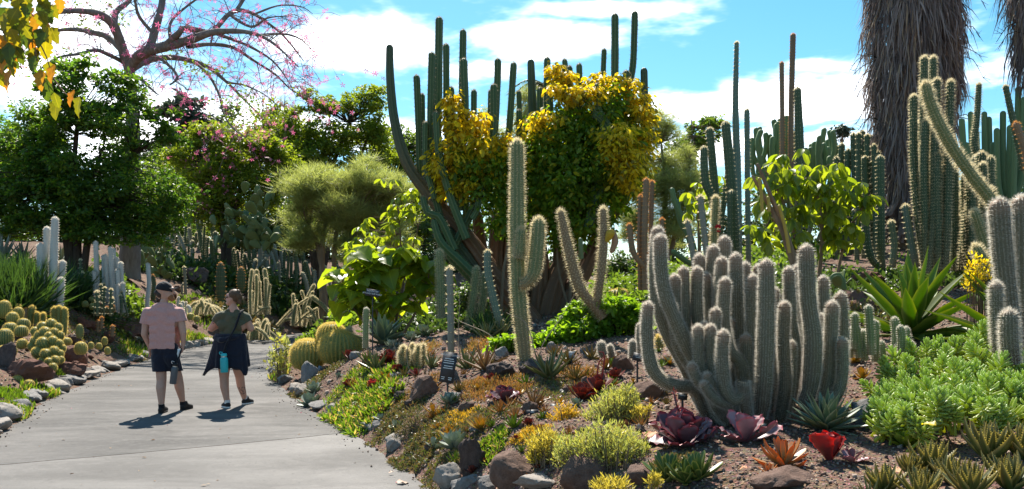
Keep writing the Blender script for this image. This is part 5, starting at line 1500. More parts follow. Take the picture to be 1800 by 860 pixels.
def opuntia(label, px, Y, py0, w, h, n, s, pink=False):
    t = thing('prickly_pear', label, 'cactus', gnd(px, Y))
    o0 = ORI[t.name]
    for k in range(n):
        c = at(px + RND.gauss(0, .4) * w, py0 - abs(RND.gauss(0, .5)) * h, Y + RND.uniform(-.6, .6))
        ax_ = nrm(np.array([RND.uniform(-.8, .8), RND.uniform(-.6, .6), RND.uniform(.3, 1.1)]))
        M = orient(ax_[None], rdir(1))[0]
        M = np.stack([M[:, 1], M[:, 2], M[:, 0]], 1) * s * RND.uniform(.7, 1.2)
        link('pad', padmesh, None, t, Matrix([[*M[r], c[r] - o0[r]] for r in range(3)] + [[0, 0, 0, 1]]))


opuntia('dark tangle of prickly pear pads under the feathery tree row', 455, 38, 445, 55, 105, 75, .55)
opuntia('prickly pear pads beside the tangle, under the flowering tree', 405, 39, 440, 40, 60, 34, .5)
opuntia('green prickly pear behind the man', 285, 32, 490, 30, 70, 30, .42)
opuntia('pale prickly pear with a few pads on the red soil right of the woolly clump', 1483, 11, 510, 10, 40, 5, .2)
opuntia('prickly pear patch by the pink-flowered tree trunk', 245, 33, 470, 26, 40, 16, .4)

# ---------------------------------------------------------------- rocks
rock_mat('lava_rock', (.085, .062, .055), (.17, .125, .11), 4, .9)
rock_mat('brown_rock', (.13, .075, .055), (.24, .155, .12), 3, .8)
rock_mat('red_rock', (.15, .068, .048), (.25, .125, .09), 4, .9)
rock_mat('pale_rock', (.27, .235, .205), (.40, .36, .32), 3, .6, (.22, .20, .18))
rock_mat('grey_rock', (.20, .19, .185), (.34, .32, .30), 4, .8)


def ico(sub):
    bm = bmesh.new(); bmesh.ops.create_icosphere(bm, subdivisions=sub, radius=1)
    V = np.array([v.co[:] for v in bm.verts]); T = np.array([[v.index for v in f.verts] for f in bm.faces]); bm.free()
    return V, T


IC3, IC4 = ico(3), ico(4)


def rock_mesh(name, flat=1.0, rough=.05, cuts=9, hi=False):
    V, T = IC4 if hi else IC3
    V = V.copy()
    for k in range(cuts):
        d = rdir(1)[0]; o = RND.uniform(.55, .85)
        s = V @ d - o
        V -= np.maximum(s, 0)[:, None] * d * .95
    ph = rng.random(9) * 6.28
    nz = np.sin(V[:, 0] * 5 + ph[0]) * np.sin(V[:, 1] * 5.3 + ph[1]) * np.sin(V[:, 2] * 4.7 + ph[2]) + .5 * np.sin(V[:, 0] * 11 + ph[3]) * np.sin(V[:, 1] * 12 + ph[4]) * np.sin(V[:, 2] * 10 + ph[5]) + .35 * np.sin(V[:, 0] * 23 + ph[6] + V[:, 1] * 9) * np.sin(V[:, 1] * 21 + ph[7] + V[:, 2] * 14)
    for f_, am in ((31, .22), (57, .13)):
        q = rng.random(6) * 6.28
        nz = nz + am * np.sin(V[:, 0] * f_ + q[0] + 2 * np.sin(V[:, 1] * f_ * .6 + q[3])) * np.sin(V[:, 1] * f_ * .9 + q[1] + 2 * np.sin(V[:, 2] * f_ * .5)) * np.sin(V[:, 2] * f_ * 1.1 + q[2])
    V = V * (1 + rough * nz)[:, None] * np.array([1, 1, flat])
    mb = MB(); mb.add(V, T)
    me = mb.mesh(name, None, True)
    try: me.set_sharp_from_angle(angle=rad(38))
    except Exception: pass
    return me


RK = {k: [] for k in ('lava', 'brown', 'red', 'pale', 'grey')}
for k in RK:
    for j in range(5):
        me = rock_mesh('rock', 1.0, {'lava': .15, 'red': .13, 'grey': .10}.get(k, .085), 9, True); me.materials.append(MATS[k + '_rock']); RK[k].append(me)


def rock(c, sx, sy, sz, kind, label, name='rock', group=None, rz=None, tilt=.3):
    o = link(name, RND.choice(RK[kind]), None)
    o.location = tuple(float(x) for x in c); o.scale = (sx, sy, sz)
    o.rotation_euler = (RND.uniform(-tilt, tilt), RND.uniform(-tilt, tilt), RND.uniform(0, 6.28) if rz is None else rz)
    return setp(o, label, 'rock', group)


ORDN = {}


def ordinal(n):
    return '%d%s' % (n, 'th' if 10 <= n % 100 <= 20 else {1: 'st', 2: 'nd', 3: 'rd'}.get(n % 10, 'th'))


def rockpx(px, py, w, h, kind, label, Y=None, group=None, dep=.8):
    g = hit(px, py - 2) if Y is None else at(px, py, Y)
    Y = g[1]; s = Y / FPX
    return rock((g[0], Y + w * s * .3, g[2] + h * s * .22), w * s * .54, w * s * .54 * dep, h * s * .62, kind, label, group=group, rz=RND.uniform(-.4, .4))


for a in [(905, 862, 88, 78, 'brown', 'largest rounded brown boulder at the foot of the right bank'), (1028, 864, 92, 66, 'brown', 'brown boulder below the yellow-green sedum, bottom edge'), (785, 866, 50, 66, 'pale', 'upright pale boulder where the bank meets the path, bottom edge'), (826, 845, 50, 80, 'lava', 'jagged dark lava rock between pale boulder and brown boulder'),
          (860, 870, 50, 36, 'grey', 'grey stone at the bottom edge between two boulders'), (950, 872, 95, 34, 'pale', 'flat pale rock at the bottom edge under the succulents'), (745, 705, 62, 48, 'brown', 'brown lava rock left of the tall sign'), (885, 668, 60, 30, 'lava', 'rough grey rock behind the red rosette'), (935, 660, 56, 34, 'lava', 'dark rock right of the rough grey one'),
          (545, 672, 36, 44, 'grey', 'grey kerb boulder under the barrel nearest the path'), (1145, 705, 66, 36, 'brown', 'brown rock under the woolly clump\'s left arm'), (1100, 652, 44, 30, 'brown', 'smooth brown rock behind the small plant label'), (1540, 560, 120, 62, 'red', 'rough reddish lava boulder left of the big green agave'), (1530, 512, 60, 40, 'red', 'reddish rock on top of the lava boulder'),
          (1535, 752, 66, 64, 'grey', 'rough grey rock between blue agave and small rosette'), (1390, 866, 120, 36, 'brown', 'rough brown rock under the orange rosette, bottom edge'), (1135, 858, 70, 36, 'brown', 'brown rock by the green tongue-leaved plant'), (128, 645, 52, 46, 'red', 'dark red lava rock right of the golden mound'), (112, 665, 60, 34, 'red', 'dark red rock under the golden mound'),
          (40, 672, 76, 46, 'red', 'long dark red rock on the left bank'), (2, 645, 36, 56, 'lava', 'dark rock cut by the left edge'), (216, 592, 62, 34, 'red', 'dark red rock left of the man'), (515, 578, 42, 30, 'brown', 'rounded brown boulder at the far bend of the path'), (337, 492, 42, 36, 'lava', 'black rock pile behind the man', 36), (70, 590, 40, 26, 'lava', 'dark rock hidden between barrels and mound')]:
    rockpx(*a[:6], Y=(a[6] if len(a) > 6 else None))
for k in range(46):
    px = RND.uniform(600, 1180); py = RND.uniform(622, 800)
    if path_dist(*hit(px, py)[:2]) < .15: continue
    w = RND.uniform(14, 34)
    rockpx(px, py, w, w * RND.uniform(.5, .9), RND.choice(['lava', 'brown', 'brown', 'grey']), 'small loose rock lying among succulents on the right bank', group='loose rocks on the right bank')
for k in range(30):
    px = RND.uniform(0, 260); py = RND.uniform(570, 700)
    if path_dist(*hit(px, py)[:2]) < .15: continue
    w = RND.uniform(12, 30)
    rockpx(px, py, w, w * RND.uniform(.5, .9), RND.choice(['lava', 'red', 'red']), 'small dark red rock on the left bank', group='loose rocks on the left bank')
for k in range(34):
    px = RND.uniform(280, 560); py = RND.uniform(490, 590)
    w = RND.uniform(8, 20)
    rockpx(px, py, w, w * RND.uniform(.5, .9), RND.choice(['brown', 'red', 'red', 'lava']), 'small brown rock on the far slope beyond the path', group='loose rocks on the far slope')
for k in range(20):
    px = RND.uniform(1450, 1800); py = RND.uniform(480, 560)
    w = RND.uniform(12, 34)
    rockpx(px, py, w, w * RND.uniform(.5, .9), RND.choice(['red', 'red', 'lava']), 'small reddish rock on the slope behind the agaves', group='loose rocks behind the agaves')


def kerb(E, y0, y1, side, label, group, skip=0.0, big=1.0):
    d = np.concatenate([[0], np.cumsum(np.linalg.norm(np.diff(E, axis=0), axis=1))])
    nk = 0
    s = np.interp(y0, E[:, 1], d); se = np.interp(y1, E[:, 1], d)
    while s < se:
        L = RND.uniform(.32, .62)
        if RND.random() >= skip:
            x = np.interp(s, d, E[:, 0]); y = np.interp(s, d, E[:, 1])
            x2 = np.interp(s + .1, d, E[:, 0]); y2 = np.interp(s + .1, d, E[:, 1])
            ang = math.atan2(y2 - y, x2 - x)
            nx, ny = -math.sin(ang) * side, math.cos(ang) * side
            off = RND.uniform(.10, .2)
            c = (x + nx * off, y + ny * off, RND.uniform(.03, .09))
            o = rock(c, L * .5 * big, RND.uniform(.12, .2) * big, RND.uniform(.07, .13) * big, RND.choice(['pale', 'pale', 'grey']), label % ordinal(nk := nk + 1), 'kerb_stone', group, ang + RND.uniform(-.25, .25), .2)
        s += L * RND.uniform(.85, 1.1)


kerb(LEs, 9.9, 36, 1, 'pale kerb stone on the left path edge, %s from the bottom of the picture', 'kerb stones on the left of the path', .08, 1.3)
kerb(REs, 7.0, 36, -1, 'pale kerb stone on the right path edge, %s from the bottom of the picture', 'kerb stones on the right of the path', .4)

# ---------------------------------------------------------------- gravel and litter
def wedge(n, y0, y1, x0=-30, x1=1830):
    Y = np.exp(rng.uniform(math.log(y0), math.log(y1), n))
    X = (rng.uniform(x0, x1, n) - 900) * Y / FPX
    pd = path_dist(X, Y)
    k = pd > .06
    return X[k], Y[k]


OCT = (np.array([[1, 0, 0], [-.9, .1, 0], [0, 1, .1], [.1, -1, 0], [0, .1, .7], [0, 0, -.7]]), np.array([[0, 2, 4], [2, 1, 4], [1, 3, 4], [3, 0, 4], [2, 0, 5], [1, 2, 5], [3, 1, 5], [0, 3, 5]]))
t = NT('gravel')
r_ = t.node('ShaderNodeNewGeometry').outputs['Random Per Island']
c_ = t.mixc(r_, (.13, .075, .055), (.40, .32, .26)); c_ = t.mixc(t.math('LESS_THAN', t.math('FRACT', t.math('MULTIPLY', r_, 9.1)), .3), c_, (.075, .055, .05))
t.done(t.pbsdf(c_, .9, .2))
X, Y = wedge(30000, 4.3, 18)
mb = MB()
sz = rng.uniform(.005, .014, len(X)) * (Y / 6) ** .75 * (1 + 1.2 * (rng.random(len(X)) > .93))
scatter(mb, OCT[0], OCT[1], np.stack([X, Y, height(X, Y) + sz * .2], 1), orient(rdir(len(X)), rdir(len(X))), sz)
setp(mb.build('gravel', MATS['gravel'], None, False), 'loose brown and grey gravel strewn over the planted banks', 'gravel', kind='stuff')
Xe = rng.uniform(-11, 3, 60000); Ye = rng.uniform(6, 34, 60000); pe = path_dist(Xe, Ye)
ke = (pe < .0) & (pe > -.32 * rng.random(60000) ** 2.2); Xe, Ye = Xe[ke], Ye[ke]; se_ = rng.uniform(.004, .014, len(Xe)) * (1 + 1.5 * (rng.random(len(Xe)) > .95))
mb = MB(); scatter(mb, OCT[0], OCT[1], np.stack([Xe, Ye, .004 + se_ * .4], 1), orient(rdir(len(Xe)), rdir(len(Xe))), se_)
setp(mb.build('grit', MATS['gravel'], None, False), 'fine grit washed from the beds along both path edges', 'grit', kind='stuff')
t = NT('litter')
r_ = t.node('ShaderNodeNewGeometry').outputs['Random Per Island']
c_ = t.mixc(r_, (.17, .09, .045), (.42, .31, .21)); c_ = t.mixc(t.math('LESS_THAN', t.math('FRACT', t.math('MULTIPLY', r_, 9.1)), .12), c_, (.45, .16, .20))
t.done(t.withtrans(t.pbsdf(c_, .8, .2), c_, .3))
X, Y = wedge(15000, 4.5, 48)
mb = MB(); sz = rng.uniform(.02, .05, len(X)) * (Y / 10) ** .6
up = nrm(rng.normal(size=(len(X), 3)) * .5 + np.array([0, 0, 1]))
scatter(mb, LEAF4[0], LEAF4[1], np.stack([X, Y, height(X, Y) + .012], 1), orient(rdir(len(X)) * np.array([1, 1, .2]), up), sz)
Xp = rng.uniform(-9.5, 1, 900); Yp = rng.uniform(6.5, 30, 900); kp_ = (path_dist(Xp, Yp) < -.05) & (rng.random(900) < .3); Xp, Yp = Xp[kp_], Yp[kp_]; m_ = len(Xp)
scatter(mb, LEAF4[0], LEAF4[1], np.stack([Xp, Yp, np.full(m_, .012)], 1), orient(rdir(m_) * np.array([1, 1, .15]), nrm(rng.normal(size=(m_, 3)) * .35 + np.array([0, 0, 1]))), rng.uniform(.02, .06, m_))
setp(mb.build('leaf_litter', MATS['litter'], None, False), 'dry fallen leaves and twigs littering the planted banks', 'leaf litter', kind='stuff')

# ---------------------------------------------------------------- rosette plants
AG = ((0, .12, .35, .6, .85, 1), (.75, .62, .95, .9, .42, .01))
ALOE = ((0, .2, .5, .8, 1), (1, .92, .68, .34, .01))
SPOON = ((0, .2, .5, .75, .9, 1), (.35, .45, .85, 1, .7, .05))
TONGUE = ((0, .3, .6, .88, 1), (.7, .85, 1, .8, .15))
BLADE = ((0, .15, .4, .7, 1), (.8, .8, 1, .65, .01))


def leafmesh(name, prof, W, thick, channel, curl, nu=9, nv=3, wavy=0.0, teeth=0, wfreq=7):
    u = np.linspace(0, 1, nu) ** .9
    w = np.interp(u, *prof) * W / 2
    v = np.linspace(-1, 1, nv * 2 + 1)
    ang = curl * u ** 1.6
    ds = np.diff(u, prepend=0)
    cx_, cz_ = np.cumsum(np.cos(ang) * ds), np.cumsum(np.sin(ang) * ds)
    nx, nz = -np.sin(ang), np.cos(ang)
    hz = channel * w[:, None] * np.abs(v)[None] ** 1.4
    if wavy: hz = hz + wavy * np.sin(u[:, None] * wfreq * 6.28 / 2 + np.sign(v)[None] * 1.0) * np.abs(v)[None] ** 2 * np.clip(u[:, None] * 2 - .4, 0, 1)
    tk = thick * np.interp(u, (0, .3, .8, 1), (1, 1, .6, .05))
    lo = hz - tk[:, None] * (1 - np.abs(v)[None] ** 2.2) - 1e-4
    def pos(h): return np.stack([cx_[:, None] + nx[:, None] * h, w[:, None] * v[None], cz_[:, None] + nz[:, None] * h], -1)
    A = pos(hz).reshape(-1, 3); B = pos(lo).reshape(-1, 3)
    m = len(v); i = np.arange(nu * m).reshape(nu, m)
    Q = np.stack([i[:-1, :-1], i[1:, :-1], i[1:, 1:], i[:-1, 1:]], -1).reshape(-1, 4)
    mb = MB()
    uu_ = np.repeat(u, m); ee = np.tile(np.abs(v), nu)
    ee = np.maximum(ee, np.repeat((u > .93) * 1.0, m))
    mb.add(np.vstack([A, B]), None, np.vstack([Q[:, ::-1], Q + nu * m]), u=np.tile(uu_, 2), edge=np.tile(ee, 2))
    if teeth:
        for k in range(teeth):
            uk = .08 + .86 * k / teeth
            c = np.array([np.interp(uk, u, cx_), 0, np.interp(uk, u, cz_)]); ww_ = np.interp(uk, u, w); nn = np.array([np.interp(uk, u, nx), 0, np.interp(uk, u, nz)])
            for s_ in (-1, 1):
                e = c + np.array([0, s_ * ww_, 0]) + nn * channel * ww_
                l_ = .035
                mb.add([e + np.array([-.013, 0, 0]), e + np.array([.013, 0, 0]), e + np.array([.01, s_ * l_, .01])], [(0, 1, 2)], u=.5, edge=1.0)
    return mb.mesh(name, None, True)


def lset(prof, W, thick, channel, curls, mat, **kw):
    out = []
    for c in curls:
        me = leafmesh('leaf', prof, W, thick, channel, c, **kw); me.materials.append(MATS[mat]); out.append(me)
    return out


succ_mat('agave_blue', (.13, .19, .13), (.16, .22, .155), (.24, .27, .15), .2)
succ_mat('agave_dark', (.12, .18, .105), (.15, .21, .13), (.45, .42, .28), .12, edgef=.7)
succ_mat('agave_green', (.12, .20, .025), (.155, .235, .035), (.24, .27, .06), .48, (1.9, 1.9, .5))
succ_mat('agave_grey', (.22, .26, .21), (.28, .31, .25), None, .2)
succ_mat('aloe_green', (.115, .155, .06), (.13, .165, .065), (.30, .26, .12), .25)
succ_mat('aloe_dark', (.095, .135, .035), (.19, .15, .05), (.55, .44, .16), .3, edgef=.9)
succ_mat('aloe_brown', (.22, .135, .065), (.25, .15, .075), (.35, .25, .14), .3)
succ_mat('aloe_olive', (.16, .16, .055), (.24, .15, .06), (.36, .24, .10), .35)
succ_mat('red_frill', (.30, .055, .055), (.35, .035, .04), (.60, .05, .035), .35, (1.5, .9, .8))
succ_mat('purple_frill', (.13, .07, .09), (.17, .095, .12), (.36, .045, .065), .2, (1.3, .9, 1.0), edgef=.7)
succ_mat('mauve_frill', (.30, .20, .225), (.36, .24, .26), (.40, .12, .15), .2, (1.2, .9, 1.0))
succ_mat('orange_succ', (.30, .24, .13), (.55, .19, .035), (.62, .22, .03), .35, (1.4, 1.0, .6))
succ_mat('dark_red_succ', (.15, .05, .04), (.19, .045, .04), (.34, .09, .04), .35, (1.5, .8, .7))
succ_mat('tongue_green', (.060, .115, .022), (.075, .135, .03), (.26, .27, .07), .2)
succ_mat('lime_succ', (.17, .25, .025), (.24, .30, .03), None, .4, (1.7, 1.6, .5))
succ_mat('yellow_succ', (.38, .30, .05), (.48, .36, .06), (.52, .30, .05), .4, (1.4, 1.2, .5))
succ_mat('grey_succ', (.23, .28, .22), (.30, .35, .28), None, .2)
succ_mat('amber_succ', (.27, .19, .06), (.42, .20, .06), (.45, .22, .06), .35)
KIND = {  # meshes, count, inner/outer elevation deg, inner/outer scale
    'agave_blue': (lset(AG, .30, .035, .35, (.15, .35, -.1), 'agave_blue'), 26, 82, 12, .55, 1.0),
    'agave_dark': (lset(AG, .21, .03, .3, (.1, .2, 0), 'agave_dark'), 52, 84, 4, .62, 1.0),
    'agave_green': (lset(BLADE, .20, .02, .5, (-.12, .1, -.3), 'agave_green', nu=12), 28, 80, 3, .8, 1.0),
    'agave_grey': (lset(BLADE, .15, .025, .3, (0, .1, .2), 'agave_grey'), 22, 84, 12, .7, 1.0),
    'aloe_green': (lset(ALOE, .17, .07, .3, (.2, .45, .05), 'aloe_green'), 15, 80, 22, .6, 1.0),
    'aloe_brown': (lset(ALOE, .16, .05, .45, (.1, .4, -.2), 'aloe_brown'), 13, 80, 16, .7, 1.0),
    'aloe_olive': (lset(ALOE, .20, .07, .35, (.25, .5, .05), 'aloe_olive'), 16, 82, 20, .6, 1.0),
    'aloe_thorny': (lset(ALOE, .30, .09, .3, (.4, .65, .2), 'aloe_dark', teeth=12), 30, 86, 30, .6, 1.0),
    'red_frill': (lset(SPOON, .85, .03, .30, (.5, .8, .3), 'red_frill', nu=14, nv=5, wavy=.05, wfreq=9), 10, 78, 38, .7, 1.0),
    'purple_frill': (lset(SPOON, .72, .03, .25, (.3, .7, 0), 'purple_frill', nu=14, nv=5, wavy=.05, wfreq=9), 18, 80, 8, .6, 1.0),
    'mauve_frill': (lset(SPOON, .66, .03, .2, (.2, .5, -.1), 'mauve_frill', nu=14, nv=5, wavy=.045, wfreq=9), 13, 75, -4, .6, 1.0),
    'orange': (lset(TONGUE, .24, .11, .05, (.35, .6, .1), 'orange_succ'), 22, 80, 0, .55, 1.0),
    'dark_red': (lset(SPOON, .6, .05, .2, (.3, .6, .1), 'dark_red_succ'), 16, 80, 15, .6, 1.0),
    'tongue': (lset(TONGUE, .24, .08, .25, (.2, .45, .0), 'tongue_green'), 20, 74, 14, .75, 1.0),
    'lime': (lset(ALOE, .22, .09, .2, (.3, .6, .1), 'lime_succ'), 16, 82, 18, .6, 1.0),
    'yellow': (lset(TONGUE, .30, .07, .2, (.25, .6, .1), 'yellow_succ'), 18, 80, 8, .6, 1.0),
    'grey': (lset(SPOON, .42, .09, .15, (.4, .7, .2), 'grey_succ'), 24, 84, 8, .5, 1.0),
    'amber': (lset(ALOE, .22, .08, .2, (.3, .6, .1), 'amber_succ'), 16, 82, 15, .6, 1.0),
    'lime_round': (lset(SPOON, .62, .09, .2, (.4, .7, .2), 'lime_succ'), 24, 84, 6, .5, 1.0),
}


def rosette(kind, label, px, py, lpx, name='succulent', cat='succulent', Y=None, n=None, lean=.0, group=None, rise=0.0):
    meshes, cnt, e0, e1, s0, s1 = KIND[kind]
    n = n or cnt
    g = hit(px, py) if Y is None else gnd(px, Y)
    L = lpx * g[1] / FPX
    t = thing(name, label, cat, g, group)
    a0 = RND.random() * 6.28
    tilt = Matrix.Rotation(lean + RND.uniform(-.12, .12), 4, 'Y') @ Matrix.Rotation(RND.uniform(-.15, .15), 4, 'X')
    for i in range(n):
        f = (i / max(n - 1, 1)) ** .85
        el = rad(e0 + (e1 - e0) * f + RND.uniform(-7, 7))
        s = L * (s0 + (s1 - s0) * f ** .7) * RND.uniform(.82, 1.12)
        phi = a0 + i * 2.39996 + RND.uniform(-.15, .15)
        off = Matrix.Translation((0, 0, L * (.12 * (1 - f) + rise * (1 - f)) - .02 * L))
        m = tilt @ Matrix.Rotation(phi, 4, 'Z') @ off @ Matrix.Translation((0, 0, 0)) @ Matrix.Rotation(-el, 4, 'Y') @ Matrix.Translation((L * .04, 0, 0)) @ Matrix.Diagonal((s, s * RND.uniform(.88, 1.1), s, 1))
        link('leaf', meshes[i % len(meshes)], None, t, m)
    return t


AGV = [('agave_blue', 'broad grey-green agave behind a warning sign by the golden barrels', 672, 597, 62, 'agave', 'agave', 14.5), ('agave_dark', 'dark green pale-edged agave in front of the woolly clump', 1452, 752, 80, 'agave', 'agave', 6.35),
       ('agave_green', 'large translucent green agave right of the woolly clump', 1603, 585, 158, 'agave', 'agave', 9.6), ('agave_green', 'large green agave with blades reaching in from the right edge', 1800, 600, 200, 'agave', 'agave', 8.3),
       ('agave_grey', 'pale grey agave at the left edge under the dark tree', 2, 452, 62, 'agave', 'agave', 25), ('agave_grey', 'smaller pale grey agave left of the white columns', 42, 452, 46, 'agave', 'agave', 25.5), ('agave_grey', 'pale agave behind the dark tree trunk', 108, 445, 34, 'agave', 'agave', 29)]
for k, lab, px, py, lp, nm, ct, Y in AGV:
    rosette(k, lab, px, py, lp, nm, ct, Y)
SUC = [('aloe_green', 'dark green aloe with red neighbours below the golden barrels', 660, 652, 46), ('dark_red', 'dark red rosette touching the aloe below the barrels', 685, 640, 30), ('aloe_green', 'striped aloe beside the row of thin fingers', 758, 648, 36), ('aloe_brown', 'brownish aloe in front of the sign, left side', 748, 690, 50), ('aloe_brown', 'large bronze aloe behind the sign', 852, 652, 56),
       ('aloe_green', 'green aloe hiding behind the sign\'s right edge', 822, 650, 48), ('aloe_green', 'tall blue-green aloe right of the two-armed column', 965, 668, 62), ('aloe_olive', 'stubby olive aloe behind the small grey label', 1012, 668, 34), ('aloe_olive', 'yellowish aloe in the strip before the green shrub', 1000, 640, 34), ('aloe_olive', 'orange-tipped aloe left in the strip before the green shrub', 975, 628, 26),
       ('aloe_olive', 'orange-tipped aloe at right of the strip before the green shrub', 1040, 632, 30), ('dark_red', 'dark red upright rosette among the label posts', 1050, 690, 40), ('dark_red', 'deep red rosette left of the upright dark red one', 1022, 705, 34), ('purple_frill', 'ruffled purple-red rosette beside bronze aloes', 886, 705, 34), ('aloe_brown', 'dried bronze aloe behind two labels', 938, 718, 46),
       ('lime', 'orange-yellow paddle-leaved succulent by the rough grey rock', 925, 678, 24), ('amber', 'golden amber rosette below the ruffled purple one', 880, 730, 30), ('amber', 'bronze rosette right of the golden amber one', 905, 735, 26), ('lime', 'bright lime tuft right of the bronze rosettes', 905, 752, 30), ('lime', 'lime rosette above the jagged lava rock', 878, 775, 26), ('yellow', 'yellow starry rosette left of the lime tufts', 845, 755, 30),
       ('amber', 'small amber rosette on the brown boulder\'s shoulder', 950, 765, 24), ('grey', 'grey-green spiky tuft at the jagged lava rock', 800, 790, 40), ('lime', 'lime rosette spilling over the pale boulder', 800, 815, 26), ('grey', 'grey rosette low by the path under the lime patch', 545, 715, 30), ('grey', 'grey rosette beside its twin at the path edge', 552, 690, 24), ('red_frill', 'small red ruffled rosette above the lime patch', 660, 690, 24),
       ('purple_frill', 'large ruffled dark purple rosette with a pink flower spike', 1205, 785, 76), ('mauve_frill', 'pale mauve ruffled rosette right of the purple one', 1312, 778, 72), ('orange', 'orange-tipped fleshy rosette in the front bed', 1378, 820, 60), ('orange', 'lower orange-tipped rosette at its left foot', 1352, 838, 26), ('red_frill', 'bright red ruffled rosette in the front bed', 1458, 815, 56), ('mauve_frill', 'single mauve leaf spread beside the red rosette', 1500, 820, 40),
       ('tongue', 'dark green tongue-leaved plant at the bottom, left one', 1172, 850, 52), ('tongue', 'dark green tongue-leaved plant at the bottom, right one', 1230, 846, 56), ('tongue', 'dark green tongue-leaved plant at the bottom, middle one', 1205, 862, 48), ('lime_round', 'rounded yellow-green rosette below the sedum', 1592, 790, 36), ('yellow', 'yellow rosette between the woolly clump and the sedum', 1505, 640, 30), ('yellow', 'dry yellow rosette below the first yellow one', 1516, 668, 24),
       ('aloe_thorny', 'toothed dark aloe at the bottom edge, leftmost', 1555, 868, 60), ('aloe_thorny', 'toothed dark aloe left of the yellow leaf', 1640, 838, 66), ('aloe_thorny', 'toothed dark aloe with bronze tips, bottom centre right', 1620, 880, 66), ('aloe_thorny', 'toothed dark aloe right of the yellow leaf', 1740, 812, 78), ('aloe_thorny', 'toothed dark aloe at the bottom right corner', 1775, 862, 74), ('aloe_thorny', 'toothed dark aloe between the corner one and centre', 1705, 878, 70), ('aloe_thorny', 'toothed dark aloe at the right edge above the corner one', 1800, 815, 70), ('aloe_thorny', 'toothed dark aloe just under the bright yellow leaf', 1672, 850, 58), ('aloe_thorny', 'small toothed aloe below the rounded yellow-green rosette', 1600, 840, 44), ('aloe_green', 'spotted green aloe cut by the bottom edge', 1530, 880, 50),
       ('dark_red', 'small dark red rosette by the mat left of the sign', 700, 660, 22), ('grey', 'pale blue rosette on the bank behind the aloe', 690, 612, 20), ('grey', 'pale blue rosette before the thin grey column', 745, 592, 26), ('grey', 'pale blue rosette left of its twin by the column', 722, 600, 20), ('aloe_green', 'grassy aloe left of the giant trunk', 855, 598, 44), ('aloe_green', 'grassy dark aloe under the giant trunk', 880, 590, 38), ('lime', 'small lime tuft by two plant labels', 952, 738, 18), ('lime', 'lime rosette behind the yellow sedum bush', 1075, 680, 24), ('lime', 'second lime rosette behind the yellow sedum bush', 1105, 690, 22),
       ('aloe_olive', 'small olive aloe behind the sign post', 805, 690, 24), ('grey', 'spiky pale tuft under the sign', 790, 712, 26), ('amber', 'small amber tuft on the gravel below the sign', 760, 735, 18), ('dark_red', 'tiny red rosette beside the small lime tuft', 930, 750, 16), ('yellow', 'yellow tuft at the foot of the bank', 790, 772, 24), ('yellow', 'yellow tuft left of the amber bushes', 770, 760, 18), ('lime', 'green finger rosette above the lime patch', 705, 705, 18), ('aloe_brown', 'dry bronze aloe left of the dark red rosette', 1010, 690, 26),
       ('aloe_olive', 'olive aloe in front of the white-haired stubs', 1090, 640, 26), ('amber', 'amber aloe between shrub and gravel', 1065, 650, 24), ('dark_red', 'reddish aloe by the small brown rock', 1080, 668, 24)]
for s_ in SUC:
    k, lab, px, py, lp = s_[:5]
    rosette(k, lab, px, py, lp, {'aloe': 'aloe'}.get(k[:4], 'succulent'), 'aloe' if k[:4] == 'aloe' else 'succulent', n=7 if lab.startswith('single mauve') else None)
# small scattered rosettes of the bank
for k in range(150):
    px = RND.uniform(590, 1180); py = RND.uniform(618, 850)
    if path_dist(*hit(px, py)[:2]) < .22: continue
    kd = RND.choice(['amber', 'lime', 'aloe_olive', 'amber', 'dark_red', 'grey', 'yellow'])
    rosette(kd, {'amber': 'tiny amber rosette', 'lime': 'tiny lime rosette', 'aloe_olive': 'tiny olive aloe', 'dark_red': 'tiny red rosette', 'grey': 'tiny pale rosette', 'yellow': 'tiny yellow rosette'}[kd] + ' scattered on the gravel bank around the sign', px, py, RND.uniform(11, 24), n=RND.choice([8, 10, 12]), group=kd.replace('_', ' ') + ' rosettes scattered on the right bank')
# row of thin finger cacti
sc_ = []
for k in range(16):
    x = RND.uniform(700, 745)
    sc_.append(([(x, 652), (x + RND.uniform(-2, 2), 628), (x + RND.uniform(-3, 3), RND.uniform(606, 630))], 2.6, 11.8 + RND.uniform(-.2, .2)))
cactus('finger_cactus', 'row of thin upright green fingers left of the sign', sc_, 'saguaro', gnd(722, 11.8))
clump('small upright fingers behind the smallest golden barrel', 606, 618, 576, 592, 7, 15.5, 2, 'saguaro', .2, 'finger_cactus', 1)

# ---------------------------------------------------------------- shrubby succulents and ground cover
leaf_mat('sedum_yellow', (.46, .40, .08), (.56, .48, .12), .45, (1.4, 1.3, .6))
leaf_mat('sedum_gold', (.55, .36, .04), (.60, .42, .06), .45, (1.3, 1.1, .5), c3=(.25, .24, .04), f3=.25)
leaf_mat('sedum_pale', (.34, .38, .13), (.46, .46, .17), .45, (1.4, 1.4, .7), c3=(.45, .40, .10), f3=.25)
leaf_mat('ice_plant', (.09, .16, .02), (.17, .26, .03), .45, (1.8, 1.8, .5), c3=(.42, .30, .20), f3=.2)
leaf_mat('brown_mat', (.15, .125, .05), (.24, .17, .09), .3, (1.3, 1.2, .7), c3=(.12, .17, .04), f3=.3)
leaf_mat('orange_mat', (.30, .14, .05), (.38, .24, .10), .4, (1.3, 1.1, .6), c3=(.20, .19, .06), f3=.35)
leaf_mat('dark_grass', (.035, .07, .022), (.06, .105, .03), .4, (1.8, 1.9, .7))
leaf_mat('green_tuft', (.08, .15, .02), (.13, .21, .03), .45, (1.9, 1.8, .5))
FLESH = (np.array([[0, -.05, 0], [0, .05, 0], [.55, .10, .05], [.55, -.10, .05], [1, 0, .12], [.5, 0, .13]]), np.array([[0, 1, 5], [1, 2, 5], [2, 4, 5], [4, 3, 5], [3, 0, 5]]))


